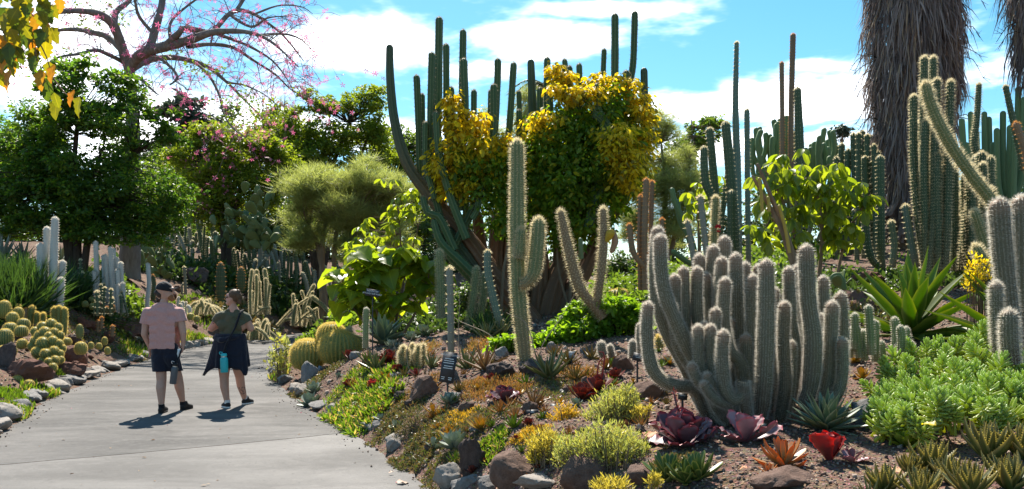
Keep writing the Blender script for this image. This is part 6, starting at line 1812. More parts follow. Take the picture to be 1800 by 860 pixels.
def cover(name, label, cat, px, py, rx, ry, n, size, mat, h=.06, tmpl=FLESH, upright=.9, kind='stuff', Y=None, flat=True):
    g = hit(px, py) if Y is None else gnd(px, Y)
    Yc = g[1]; s = Yc / FPX
    k = np.sqrt(rng.random(n)); a = rng.random(n) * 6.283
    k = k * (1 + .25 * np.sin(a * 3 + px) + .15 * np.sin(a * 7))
    X = g[0] + np.cos(a) * k * rx * s; Yy = Yc + np.sin(a) * k * ry * s
    X += rng.normal(size=n) * .02
    pd = path_dist(X, Yy)
    ok = pd > -.08; X, Yy, k = X[ok], Yy[ok], k[ok]; m = len(X)
    hh = h * (1 - .7 * np.clip(k, 0, 1) ** 2) * (.55 + .45 * np.sin(X * 21 + Yy * 13) * np.sin(Yy * 17 - X * 9)) * rng.uniform(.6, 1.2, m)
    P = np.stack([X, Yy, np.maximum(height(X, Yy), 0) + np.maximum(hh, 0) * rng.random(m) ** .5], 1)
    D = nrm(rng.normal(size=(m, 3)) * (1.05 - upright) * 1.6 + np.array([0, 0, upright]))
    mb = MB(); scatter(mb, tmpl[0], tmpl[1], P, orient(D, rdir(m)), size * rng.uniform(.6, 1.3, m))
    return setp(mb.build(name, MATS[mat], None, False), label, cat, kind=kind)


GC = 'ground cover'
cover('ground_cover', 'bright green ice plant patch with pale tips by the path', GC, 640, 700, 66, 85, 3000, .10, 'ice_plant', .14, FLESH, .6)
cover('ground_cover', 'lime-green ice plant spilling over the kerb below the first patch', GC, 640, 738, 62, 60, 2200, .10, 'ice_plant', .12, FLESH, .6)
cover('ground_cover', 'small lime patch at the kerb near the golden barrels', GC, 487, 665, 22, 60, 500, .09, 'ice_plant', .08)
cover('ground_cover', 'brownish creeping mat hanging down the bank to the path', GC, 745, 785, 70, 90, 5200, .035, 'brown_mat', .08, LEAF4, .5)
cover('ground_cover', 'olive creeping mat right of the lime patch', GC, 700, 735, 45, 70, 2400, .035, 'brown_mat', .09, LEAF4, .5)
cover('ground_cover', 'orange-red low succulent mat behind the sign', GC, 855, 680, 50, 90, 2600, .045, 'orange_mat', .07, FLESH, .7)
cover('ground_cover', 'orange dry mat left of the thin grey column', GC, 735, 618, 36, 70, 1300, .05, 'orange_mat', .10, FLESH, .7)
cover('ground_cover', 'amber mat at the foot of the curved green column', GC, 850, 612, 36, 60, 1300, .05, 'orange_mat', .14, FLESH, .7)
cover('ground_cover', 'dark low mat beneath the golden barrels', GC, 560, 668, 60, 50, 2600, .04, 'brown_mat', .08, LEAF4, .5)
cover('ground_cover', 'bright green tuft on the left kerb, nearest the camera', GC, 15, 730, 32, 60, 900, .11, 'ice_plant', .10)
cover('ground_cover', 'bright green tuft on the left kerb beyond the pale stones', GC, 76, 697, 22, 50, 700, .10, 'ice_plant', .10)
cover('ground_cover', 'green tuft under the lava rocks on the left kerb', GC, 112, 662, 14, 40, 400, .09, 'green_tuft', .10)
cover('ground_cover', 'green mat above the nearest left tuft', GC, 15, 700, 34, 60, 900, .07, 'green_tuft', .08)
cover('ground_cover', 'green patch at the left kerb just left of the man', GC, 245, 622, 22, 60, 800, .12, 'ice_plant', .14)
cover('ground_cover', 'green patch at the kerb between man and woman', GC, 345, 600, 26, 80, 800, .13, 'ice_plant', .14)
cover('ground_cover', 'green patch at the far kerb right of the woman', GC, 462, 588, 22, 90, 600, .13, 'green_tuft', .14)
cover('ground_cover', 'olive scrub across the left slope', GC, 170, 590, 60, 120, 2200, .07, 'brown_mat', .08, LEAF4, .5)
cover('ground_cover', 'green ivy by the left slope rocks', GC, 205, 585, 22, 60, 600, .09, 'green_tuft', .10)
cover('ground_cover', 'green plants at the foot of the far barrel cacti', GC, 362, 548, 36, 120, 1100, .16, 'green_tuft', .2)
cover('ground_cover', 'creeping small leaves beside the dark agave', GC, 1535, 725, 36, 50, 1500, .025, 'green_tuft', .06, LEAF4, .5)
EX = [('orange_mat', 'orange low mat', 905, 690, 26, 60, .04), ('brown_mat', 'brown creeping mat', 980, 690, 50, 90, .03), ('ice_plant', 'lime patch', 860, 790, 30, 40, .05), ('orange_mat', 'rust-coloured mat', 740, 690, 36, 80, .04), ('brown_mat', 'olive mat', 650, 660, 60, 90, .035),
      ('ice_plant', 'lime tufts', 960, 800, 22, 30, .05), ('green_tuft', 'green mat', 1100, 700, 50, 60, .03), ('brown_mat', 'brown mat', 850, 740, 60, 80, .03), ('orange_mat', 'amber mat', 1010, 660, 50, 70, .04), ('sedum_gold', 'golden mat', 800, 745, 34, 50, .035), ('green_tuft', 'green tufts', 710, 650, 46, 90, .05),
      ('brown_mat', 'dry brown mat', 1180, 830, 60, 60, .025), ('sedum_gold', 'yellow mat', 930, 770, 30, 30, .03), ('ice_plant', 'lime mat', 620, 670, 40, 60, .06), ('brown_mat', 'dry mat', 780, 825, 40, 60, .03)]
PLC = ['near the rough dark rock', 'below the tall blue-green aloe', 'on the jagged lava rock', 'left of the tall sign', 'below the largest golden barrel', 'at the pale gold sedum mound', 'behind the upper sedum bush', 'below the amber rosettes', 'behind the dark red rosettes', 'at the foot of the bank under the sign', 'among the aloes left of the sign', 'by the tongue-leaved plants', 'around the small amber rosettes', 'under the small red ruffled rosette', 'over the pale boulder']
for (m_, nm_, px, py, rx, ry, sz), pl in zip(EX, PLC):
    cover('ground_cover', nm_ + ' ' + pl, GC, px, py, rx, ry, 1400, sz, m_, .06, FLESH if m_ != 'brown_mat' else LEAF4, .65)
for (px, Y, rx, n, m_, lab) in [(1210, 15, 120, 4200, 'hedge_leaf', 'dark scrub behind the woolly clump'), (1400, 15, 160, 5200, 'hedge_leaf', 'dark scrub under the drooping shrub'), (1480, 11.5, 90, 2000, 'brown_mat', 'dry brown scrub on the red slope'), (1660, 14.5, 130, 4200, 'hedge_leaf', 'dark scrub at the foot of the spiny clump'), (1120, 20, 110, 4200, 'mid_leaf', 'green scrub right of the giant cactus'),
                                (760, 20, 100, 3600, 'hedge_leaf', 'dark scrub under the leaning giant trunk'), (620, 28, 80, 3000, 'mid_leaf', 'green scrub behind the broad-leaved plant'), (330, 38, 110, 4000, 'hedge_leaf', 'grey scrub on the far slope behind the man'), (500, 40, 90, 3600, 'hedge_leaf', 'grey scrub under the far column thicket'), (60, 23, 110, 4200, 'hedge_leaf', 'dark scrub behind the white columns'), (230, 27, 60, 2400, 'mid_leaf', 'green scrub at the pink-flowered tree trunk'), (250, 24, 60, 1800, 'brown_mat', 'dry scrub left of the man'), (430, 34, 80, 2400, 'brown_mat', 'dry scrub round the far barrel cacti'), (1300, 22, 170, 4600, 'mid_leaf', 'green scrub behind the tall grey columns'), (2000, 9, 160, 3000, 'brown_mat', 'dry scrub on the bank past the right edge'), (1960, 16, 130, 3600, 'hedge_leaf', 'dark scrub on the slope past the right edge'), (-110, 17, 100, 3000, 'hedge_leaf', 'dark scrub on the bank past the left edge')]:
    cover('scrub', lab, 'scrub', px, 500, rx, rx * 1.1, n, .0065 * Y, m_, .035 * Y, LEAF6, .35, Y=Y)
GRASS = (np.array([[0, -.02, 0], [0, .02, 0], [.6, .012, .03], [.6, -.012, .03], [1, 0, -.05]]), np.array([[0, 1, 2], [0, 2, 3], [3, 2, 4]]))
cover('grassy_clump', 'dark green grassy clump at the left edge behind the barrels', 'grass', 15, 530, 50, 90, 2600, 1.0, 'dark_grass', .3, GRASS, .75, Y=19.5)
cover('grassy_clump', 'dark spiky clump between the two white column groups', 'grass', 140, 530, 34, 80, 1800, .9, 'dark_grass', .3, GRASS, .62, Y=22.5)
cover('grassy_clump', 'dark grassy tuft under the giant trunk', 'grass', 860, 595, 24, 40, 500, .45, 'dark_grass', .1, GRASS, .7, Y=14.5)


def bushlet(label, blobs, Y, n, size, mat, name='sedum_bush', base=None, tmpl=FLESH, cl=10):
    t = thing(name, label, 'succulent', gnd(base or blobs[0][0], Y))
    fb = MB(); B = blobpx(blobs, Y)
    cc = foliage(fb, B, n, size, tmpl, clump=cl, cr=.12, shell=.3, droop=-.9, upb=.2, flat=1.0)
    mb = MB(); g0 = ORI[t.name]
    for c in cc[::3]:
        gz = height(c[0] * .5 + g0[0] * .5, c[1])
        a = np.array([c[0] * .7 + g0[0] * .3, c[1], gz])
        tube(mb, [a, (a + c) / 2 + rng.normal(size=3) * .01, c], [.006, .005, .003], seg=4, step=.1)
    mb.build('stems', MATS['tan_bark'], t)['kind'] = 'stuff'
    fb.build('foliage', MATS[mat], t, smooth=False)['kind'] = 'stuff'


bushlet('golden yellow dense sedum mound right of the labels', [(995, 742, 24, 28), (985, 755, 18, 20)], 7.4, 2600, .032, 'sedum_gold')
bushlet('pale gold sedum mound at the lip of the bank', [(958, 785, 24, 30), (945, 800, 16, 20)], 6.5, 2400, .03, 'sedum_yellow')
bushlet('large pale yellow-green sedum bush, front part', [(1075, 785, 56, 40), (1040, 800, 50, 30), (1110, 800, 30, 34), (1090, 835, 40, 26), (1000, 795, 30, 26)], 6.0, 9500, .027, 'sedum_pale')
bushlet('upper pale yellow-green sedum bush behind the front part', [(1085, 715, 38, 32), (1060, 730, 34, 24), (1105, 700, 20, 22)], 7.2, 4200, .03, 'sedum_pale')
bushlet('small pale sedum sprig right of the upper bush', [(1125, 730, 16, 12), (1140, 722, 10, 8)], 7.0, 500, .028, 'sedum_yellow')
bushlet('yellow sedum sprig at the bottom edge', [(1075, 858, 34, 16), (1150, 850, 10, 14)], 5.2, 1500, .026, 'sedum_yellow')
bushlet('olive twiggy succulent hanging over the bank', [(735, 740, 30, 20), (715, 760, 26, 18)], 9.0, 1400, .03, 'brown_mat')
bushlet('wispy pale twig plant at the kerb left of the barrels', [(495, 615, 18, 30), (487, 640, 14, 20)], 16.4, 600, .06, 'sedum_pale', name='twiggy_plant', tmpl=LEAF4, cl=5)
bushlet('yellow flowering tuft behind the right agaves', [(1722, 478, 18, 30), (1712, 500, 14, 14)], 8.6, 500, .035, 'vine_yellow', name='flowering_plant', tmpl=LEAF6, cl=5)

# jade-green sedum bush built of shoots
t = NT('jade_succ')
r_ = t.node('ShaderNodeNewGeometry').outputs['Random Per Island']
c_ = t.mixc(r_, (.30, .40, .14), (.42, .51, .22))
c_ = t.mixc(t.rng_(t.attr('u'), .0, .75, .8, 0), c_, (.46, .46, .04))
t.done(t.withtrans(t.pbsdf(c_, .35, .5), t.mixc(1.0, c_, (1.6, 1.6, .5, 1), 'MULTIPLY'), .5))
LE_V, LE_T = [], []
for k, (u_, w_) in enumerate([(0, .05), (.35, .13), (.75, .15), (.95, .09)]):
    for a in range(6):
        LE_V.append((u_, math.cos(a * 1.0472) * w_, math.sin(a * 1.0472) * w_ * .62 + .18 * u_ ** 2))
LE_V.append((1.03, 0, .2))
for k in range(3):
    for a in range(6):
        b = (a + 1) % 6
        LE_T += [(k * 6 + a, k * 6 + b, k * 6 + 6 + b), (k * 6 + a, k * 6 + 6 + b, k * 6 + 6 + a)]
for a in range(6): LE_T.append((18 + a, 18 + (a + 1) % 6, 24))
LE_V, LE_T = np.array(LE_V, float), np.array(LE_T)
shoots = []
for q in range(5):
    mb = MB(); n = 44
    for i in range(n):
        f = i / n
        z = .0 + .15 * f; el = -.15 + 1.45 * f ** 1.6; a = i * 2.39996 + q
        d = np.array([math.cos(a) * math.cos(el), math.sin(a) * math.cos(el), math.sin(el)])
        s = .080 * (1 - .5 * f ** 2) * RND.uniform(.85, 1.1)
        M = orient(d[None], np.array([[0, 0, 1.0]]) - d[None] * d[2] * .2)
        V = np.einsum('ij,kj->ki', M[0], LE_V * s) + np.array([0, 0, z]) + d * .006
        mb.add(V, LE_T, u=np.full(len(V), .25 + .75 * f))
    tube(mb, [(0, 0, -.10), (.01, 0, 0), (0, 0, .15)], [.011, .01, .006], seg=6, step=.05)
    me = mb.mesh('shoot', None, True); me.materials.append(MATS['jade_succ']); shoots.append(me)
jd = thing('sedum_bush', 'big jade-green sedum with dense finger-leaved shoots on the right', 'succulent', gnd(1670, 6.4))
o0 = ORI[jd.name]
k = 0
while k < 170:
    x = RND.uniform(1515, 1830); Yj = RND.uniform(5.55, 7.6)
    cx = (x - 900) * Yj / FPX
    if ((x - 1680) / 165) ** 2 + ((Yj - 6.6) / 1.15) ** 2 > 1: continue
    h = .0 + .20 * (1 - ((x - 1680) / 170) ** 2) * RND.uniform(.3, 1.15) + (Yj - 5.6) * .03
    s = RND.uniform(.75, 1.25)
    m = Matrix.Translation((cx - o0[0], Yj - o0[1], height(cx, Yj) + h - o0[2])) @ Matrix.Rotation(RND.uniform(0, 6.28), 4, 'Z') @ Matrix.Rotation(RND.uniform(0, .8), 4, 'Y') @ Matrix.Scale(s, 4)
    link('shoot', shoots[k % 5], None, jd, m); k += 1
# flower details: red flower, pink spike, white strap on posts
plain('red_bloom', (.60, .03, .04), .5)
def bloom(name, label, c, n, size, mat, cat='flower'):
    mb = MB(); D = rdir(n); D[:, 2] = np.abs(D[:, 2]); scatter(mb, LEAF6[0], LEAF6[1], np.tile(c, (n, 1)), orient(D, rdir(n)), np.full(n, size))
    return setp(mb.build(name, MATS[mat], None, False), label, cat)
bloom('cactus_flower', 'red cactus flower on the light green column', at(1262, 400, 13.4), 26, .055, 'red_bloom')
bloom('cactus_flower', 'smaller red cactus flower just under the first', at(1263, 408, 13.4), 18, .04, 'red_bloom')
bloom('cactus_flower', 'pink bloom on the left slope globes', at(173, 534, 20.8), 22, .07, 'pink_petal')
sp_ = thing('flower_spike', 'pink flower spike rising from the ruffled purple rosette', 'flower', hit(1205, 785))
mb = MB(); g0 = hit(1205, 785); pts = [g0, at(1198, 740, g0[1]), at(1190, 715, g0[1]), at(1184, 688, g0[1])]; tube(mb, pts, [.012, .01, .007, .004], seg=6, step=.04); mb.build('stalk', MATS['purple_frill'], sp_)
q, _, _ = resample(pts); idx = rng.integers(8, len(q), 110)
mb = MB(); scatter(mb, FLESH[0], FLESH[1], q[idx], orient(rdir(110) + np.array([0, 0, .5])), rng.uniform(.025, .045, 110)); mb.build('buds', MATS['red_frill'], sp_, False)['kind'] = 'stuff'
sp_ = thing('flower_stalk', 'arching red flower stalk by the small grey label', 'flower', hit(1050, 690)); g0 = hit(1050, 690)
mb = MB(); tube(mb, [g0, at(1060, 650, g0[1]), at(1062, 622, g0[1]), at(1052, 618, g0[1])], [.01, .009, .007, .004], seg=6, step=.04); tube(mb, [g0, at(1052, 640, g0[1]), at(1066, 625, g0[1])], [.008, .007, .004], seg=6, step=.04); mb.build('stalk', MATS['red_frill'], sp_)
# bare flower stems arching over the bank
plain('dry_stem', (.34, .27, .19), .8)
for P, Y, lab in [([(720, 660), (715, 620), (728, 585), (735, 570)], 11.5, 'dry pale flower stem by the aloe'), ([(870, 640), (862, 590), (800, 560), (790, 530)], 12, 'dry arching flower stem right of the thin grey column'), ([(955, 660), (952, 610), (985, 560), (1012, 515)], 10.8, 'grey arching wire-like stem left of the old brown cactus'), ([(945, 590), (925, 570), (890, 550)], 10.8, 'pale thread-like stem crossing the two-armed column'), ([(812, 660), (806, 600), (808, 520)], 11, 'thin dry stalk right of the thin grey column'), ([(700, 670), (702, 640), (690, 600)], 12, 'thin dry stalk by the dark red rosette')]:
    mb = MB(); pts, rr = pxcol((P, [1.0, .8, .5], Y)); pts[0][2] = height(pts[0][0], pts[0][1]) - .02; tube(mb, pts, rr, seg=5, step=.06)
    setp(mb.build('dry_stem', MATS['dry_stem']), lab, 'stem')
# fallen leaves worth naming
fl = [leaf_grid('fallen_leaf', STAR, 1, .85, 10, 4, .3, .15, 0, .05)]
plain('fallen_brown', (.42, .18, .08), .7); plain('fallen_pale', (.55, .40, .30), .7)
for px, py, sz, m, lab in [(1545, 845, .16, 'fallen_brown', 'large curled brown fallen leaf in the front bed'), (1140, 775, .15, 'fallen_brown', 'orange-brown fallen leaf behind the tongue-leaved plant'), (1298, 835, .07, 'fallen_brown', 'small brown fallen leaf on the soil right of the tongue leaves'), (1645, 800, .10, 'vine_yellow', 'single bright yellow fallen leaf on the toothed aloes'), (683, 841, .05, 'fallen_pale', 'tiny pale fallen leaf on the path'), (1110, 752, .13, 'fallen_brown', 'dry brown leaf by the sedum sprig'), (697, 858, .12, 'fallen_pale', 'curled pale leaf on the path at the bottom edge')]:
    g = hit(px, py); me = fl[0].copy(); me.materials.clear(); me.materials.append(MATS[m])
    o = link('fallen_leaf', me); o.location = (g[0], g[1], max(g[2], .004) + (.18 if 'aloes' in lab else .02)); o.scale = (sz,) * 3; o.rotation_euler = (RND.uniform(-.3, .6), RND.uniform(-.5, .2), RND.uniform(0, 6.28))
    setp(o, lab, 'leaf')

# look-alike loose rocks and tiny rosettes: count them from left to right as the picture shows them
GR = {}
for o in COL.objects:
    if o.parent is None and o.get('group', '').startswith(('loose rocks', 'amber ', 'lime ', 'aloe olive', 'dark red', 'grey rosettes', 'yellow rosettes')):
        GR.setdefault(o['label'], []).append(o)
for lab, os_ in GR.items():
    os_.sort(key=lambda o: o.location.x / o.location.y)
    for k, o in enumerate(os_):
        o['label'] = lab + ', %s from the left' % ordinal(k + 1) if len(os_) > 1 else lab

# ---------------------------------------------------------------- people
def fuse(prims, voxel=.011, smooth=6, fac=.5):
    """closed round cones [(A, ra, B, rb)] and ellipsoids [(C, (rx,ry,rz))] fused into one continuous surface"""
    mb = MB()
    V0, T0 = IC3
    for p in prims:
        if len(p) == 2:
            mb.add(V0 * np.array(p[1]) + np.array(p[0]), T0); continue
        A, ra, B, rb = np.array(p[0], float), p[1], np.array(p[2], float), p[3]
        mb.add(V0 * ra + A, T0); mb.add(V0 * rb + B, T0)
        ax_ = nrm(B - A); u = nrm(np.cross(ax_, [.3, .9, .1])); v = np.cross(ax_, u)
        th = np.arange(18) / 18 * 6.28318
        rg = u * np.cos(th)[:, None] + v * np.sin(th)[:, None]
        W = np.vstack([A + rg * ra, B + rg * rb, A, B])
        i = np.arange(18); j = (i + 1) % 18
        mb.add(W, np.vstack([np.stack([j, i, np.full(18, 36)], 1), np.stack([i + 18, j + 18, np.full(18, 37)], 1)]), np.stack([i, j, j + 18, i + 18], 1))
    me = mb.mesh('tmp')
    o = bpy.data.objects.new('tmp', me); COL.objects.link(o)
    m = o.modifiers.new('r', 'REMESH'); m.mode = 'VOXEL'; m.voxel_size = voxel; m.use_smooth_shade = True
    if smooth:
        m = o.modifiers.new('s', 'SMOOTH'); m.factor = fac; m.iterations = smooth
    dg = bpy.context.evaluated_depsgraph_get()
    res = bpy.data.meshes.new_from_object(o.evaluated_get(dg))
    bpy.data.objects.remove(o); bpy.data.meshes.remove(me)
    return res


def cut(me, cuts):
    """cuts: (point, normal, filter) - removes what lies on the normal side"""
    bm = bmesh.new(); bm.from_mesh(me)
    for p, n, flt in cuts:
        g = [f for f in bm.faces if flt is None or flt(f.calc_center_median())]
        es = list({e for f in g for e in f.edges}); vs = list({v for f in g for v in f.verts})
        bmesh.ops.bisect_plane(bm, geom=g + es + vs, plane_co=p, plane_no=n, clear_outer=True, dist=1e-5)
    for f in bm.faces: f.smooth = True
    bm.to_mesh(me); bm.free()
    return me


def skin_mat(name, col, tats):
    t = NT(name)
    c = t.mixc(t.rng_(t.noise(14, 4), .35, .7, 0, .35), col, tuple(x * y for x, y in zip(col, (.8, .66, .62))))
    for (p, r, thr) in tats:
        d = t.node('ShaderNodeVectorMath', {0: t.coord(), 1: tuple(float(q) for q in p)}, operation='DISTANCE').outputs['Value']
        n_ = t.noise(42, 3, .7)
        f = t.math('MULTIPLY', t.math('LESS_THAN', d, r), t.rng_(n_, thr, thr + .03, 0, .85))
        c = t.mixc(f, c, (.03, .035, .045))
    return t.done(t.pbsdf(c, .5, .4, None, **{'Subsurface Weight': .12, 'Subsurface Radius': (.012, .005, .003)}))


def cloth(name, col, scale=60, vary=.3, sheen=.2):
    t = NT(name)
    c = t.mixc(t.rng_(t.noise(scale, 3, .7), .4, .65, 0, vary), col, tuple(min(1, x * 1.35) for x in col))
    fold = t.noise(4.5, 2, .5, None, 1.6)
    h = t.math('ADD', t.math('MULTIPLY', fold, 1.6), t.math('MULTIPLY', t.noise(220, 2), .03))
    return t.done(t.pbsdf(c, .9, .15, t.bump(h, .35, .08), **{'Sheen Weight': sheen}))


cloth('pink_jersey', (.50, .27, .245)); cloth('navy_cloth', (.014, .016, .028), vary=.2); cloth('olive_jersey', (.085, .085, .052)); cloth('black_cloth', (.012, .012, .016)); cloth('cap_cloth', (.018, .018, .02))
plain('black_rubber', (.012, .012, .013), .7); plain('white_rubber', (.72, .70, .66), .6); plain('sock_white', (.7, .7, .7), .9)
plain('hair_dark', (.035, .022, .015), .6, .4, 40); plain('hair_brown', (.11, .06, .03), .55, .4, 40); plain('beard_ginger', (.26, .11, .045), .7, .3, 50)
plain('bottle_grey', (.085, .09, .10), .35, .5); plain('bottle_teal', (.015, .42, .46), .4, .5); plain('teal_lid', (.03, .50, .55), .4, .5); plain('steel', (.55, .55, .55), .3, .5, Metallic=.9); plain('paper_white', (.8, .8, .8), .7); plain('dark_glass', (.01, .01, .012), .15, .5)


def part(name, me, mat, parent):
    for p in me.polygons: p.use_smooth = True
    return link(name, me, MATS[mat], parent)


def hand(prims, wrist, d, side, curl=.7):
    """palm and five fingers; d = direction of the hand, side = direction of the thumb"""
    d = nrm(np.array(d, float)); side = nrm(np.array(side, float) - d * np.dot(side, d)); up = np.cross(side, d)
    w = np.array(wrist, float)
    for s in (-.022, 0, .022):
        prims.append((w + d * .01 + side * s * .7, .017, w + d * .085 + side * s, .0145))
    for k, (s, L) in enumerate(((.031, .072), (.011, .08), (-.010, .075), (-.030, .06))):
        a = w + d * .088 + side * s
        b = a + d * L * .45 + up * L * .18 * curl
        c = b + nrm(d * .55 + up * curl) * L * .55
        prims.append((a, .0105, b, .0095)); prims.append((b, .0095, c, .0085))
    a = w + d * .03 + side * .03; b = a + nrm(d * .6 + side * .7) * .035; c = b + nrm(d * .9 + side * .1 + up * .4) * .035
    prims.append((a, .013, b, .011)); prims.append((b, .011, c, .009))


def shoe(parent, heel, toe, sole_mat, upper='black_rubber', lift=0.0):
    heel, toe = np.array(heel, float), np.array(toe, float)
    d = nrm(toe - heel); s = np.cross([0, 0, 1], d); s = nrm(s)
    pr = [(heel + [0, 0, .045], .038, (heel + toe) / 2 + [0, 0, .05], .043), ((heel + toe) / 2 + [0, 0, .045], .045, toe + [0, 0, .03], .034), (heel + d * .03 + [0, 0, .07], .04, heel + d * .05 + [0, 0, .095], .04)]
    me = fuse(pr, .009, 3); zc_ = min(heel[2], toe[2]) + .012
    me = cut(me, [((0, 0, zc_), (0, 0, -1), None)])
    o = part('shoe', me, upper, parent)
    mb = MB(); n = 20; th = np.arange(n) / n * 6.28318
    L = np.linalg.norm(toe - heel) / 2 + .042
    c = (heel + toe) / 2
    ring = c + d * (np.cos(th) * L)[:, None] + s * (np.sin(th) * .046 * (1 - .12 * np.cos(th)))[:, None]
    ring[:, 2] = zc_ - .012
    top = ring.copy(); top[:, 2] += .024
    i = np.arange(n); j = (i + 1) % n
    mb.add(np.vstack([ring, top, ring.mean(0), top.mean(0)]), np.vstack([np.stack([j, i, np.full(n, 2 * n)], 1), np.stack([i + n, j + n, np.full(n, 2 * n + 1)], 1)]), np.stack([i, j, j + n, i + n], 1))
    link('sole', mb.mesh('sole', None, False), MATS[sole_mat], o)


# ---- man in pink shirt
mx = (287 - 900) * 12.1 / FPX
man = thing('person', 'person in a pink t-shirt, black cap and dark shorts walking away, holding a grey bottle', 'person', (mx, 12.1, .004))
K = 12.1 / FPX
def mp(px, py, dy=0.0): return np.array([(px - 287) * K, dy, (732 - py) * K])
skin_mat('skin_man', (.50, .295, .225), [])
pr = [(mp(268, 557), .06, mp(308, 557), .06), (mp(272, 574), .075, mp(304, 574), .075), (mp(278, 598), .075, mp(300, 598), .075), (mp(281, 626), .08, mp(300, 626), .08), (mp(289, 562), .075, mp(290, 626), .08),
      (mp(287, 556), .06, mp(289, 536), .054), (mp(276, 552), .05, mp(287, 540), .045), (mp(300, 552), .05, mp(290, 540), .045),
      (mp(290, 516), (.104, .084, .10)), (mp(292, 524), (.092, .072, .075)), (mp(297, 524), .055, mp(301, 530.5), .034), (mp(302, 518), .035, mp(302.5, 515), .035), (mp(304.5, 519), .014, mp(307.5, 522.5), .0135), (mp(304, 527), .012, mp(304, 527.5), .012), (mp(291.5, 521, -.072), (.020, .012, .03)),
      (mp(260, 556), .062, mp(254.5, 594, -.01), .045), (mp(254.5, 594, -.01), .044, mp(260, 617, .07), .031), (mp(315, 556), .062, mp(323, 592, -.02), .046), (mp(323, 592, -.02), .045, mp(322, 611, .0), .031),
      (mp(282, 634), .08, mp(284, 674), .066), (mp(284, 674), .064, mp(284, 688, -.02), .066), (mp(284, 688, -.02), .066, mp(285, 717, -.02), .038), (mp(285, 717, -.02), .038, mp(285, 724, 0), .036), (mp(285, 724, 0), .034, mp(284, 727, .14), .028),
      (mp(300, 634), .08, mp(305, 672, .16), .066), (mp(305, 672, .16), .064, mp(306, 688, .19), .065), (mp(306, 688, .19), .065, mp(306.5, 716, .30), .038), (mp(306.5, 716, .30), .037, mp(307, 724, .33), .035), (mp(307, 724, .33), .034, mp(313, 727, .45), .028)]
hand(pr, mp(260, 617, .07), (.10, .25, -.9), (.6, .8, .1)); hand(pr, mp(322, 611, .0), (-.15, .05, -1), (-.6, .9, 0), .9)
part('body', fuse(pr, .0085, 4), 'skin_man', man)
sh = [(mp(267, 556), .083, mp(309, 556), .083), (mp(272, 572), .108, mp(306, 572), .108), (mp(274, 586), .110, mp(306, 586), .110), (mp(275, 600), .112, mp(306, 600), .112), (mp(276, 614), .115, mp(306, 614), .115), (mp(277, 630), .118, mp(306, 630), .118), (mp(289, 558), .115, mp(290, 640), .125), (mp(274, 549), .066, mp(287, 543), .07), (mp(303, 549), .066, mp(290, 543), .07), (mp(281, 556), .09, mp(298, 556), .09),
      (mp(260, 556), .077, mp(255, 582, -.005), .083), (mp(315, 556), .077, mp(321, 578, -.01), .083)]
me = fuse(sh, .010, 9)
me = cut(me, [(mp(289, 619), (0, 0, -1), lambda c: abs(c.x - .02) < .19), (mp(289, 539.5), (0, .25, 1), None), (mp(254, 575), (-.18, 0, -1), lambda c: c.x < -.165), (mp(320, 571), (.2, 0, -1), lambda c: c.x > .20)])
part('t_shirt', me, 'pink_jersey', man)
so = [(mp(281, 622), .115, mp(300, 622), .115), (mp(281, 634), .115, mp(283, 668), .105), (mp(300, 634), .115, mp(304.5, 668, .13), .102)]
me = cut(fuse(so, .010, 4), [(mp(289, 659), (0, 0, -1), None)])
part('shorts', me, 'navy_cloth', man)
shoe(man, (mp(285, 731, -.05) * [1, 1, 0]), mp(284, 731, .15) * [1, 1, 0], 'black_rubber'); shoe(man, (mp(307, 731, .29)) * [1, 1, 0], (mp(314, 731, .46)) * [1, 1, 0], 'black_rubber')
for hx, dy in ((285, -.02), (306.5, .31)):
    mb = MB(); tube(mb, [mp(hx, 723, dy), mp(hx, 716, dy - .01)], [.042, .041], seg=12, cap=False); link('sock', mb.mesh('sock'), MATS['black_cloth'], man)
# cap: dome with brim
cp_ = cut(fuse([(mp(288.5, 515), (.118, .10, .11))], .010, 2), [(mp(288, 516.5), (-.18, 0, -1), None)])
capo = part('cap', cp_, 'cap_cloth', man)
mb = MB(); n = 11
for s_ in (0, .008):
    a = np.linspace(-1.35, 1.35, n); mb.add(np.vstack([np.stack([mp(299, 0)[0] + .05 * np.cos(a), .075 * np.sin(a), np.full(n, mp(0, 513.5)[2] + s_)], 1), np.stack([mp(303, 0)[0] + .075 * np.cos(a), .07 * np.sin(a), mp(0, 513)[2] - .012 * np.abs(np.sin(a)) + np.full(n, s_)], 1)]), None, [(i, i + 1, n + i + 1, n + i) for i in range(n - 1)])
link('brim', mb.mesh('brim'), MATS['cap_cloth'], capo)
part('hair', cut(fuse([(mp(283, 524), (.065, .07, .055)), (mp(277, 521), (.05, .05, .04))], .010, 2), []), 'hair_dark', man)
part('beard', fuse([(mp(298, 527, 0), .052, mp(302.5, 532), .036)], .008, 2), 'beard_ginger', man)
part('sunglasses', fuse([(mp(303.5, 518, -.035), (.012, .024, .018)), (mp(303.5, 518, .035), (.012, .024, .018)), (mp(303, 517, -.05), .006, mp(292, 518, -.077), .005)], .006, 1), 'dark_glass', man)


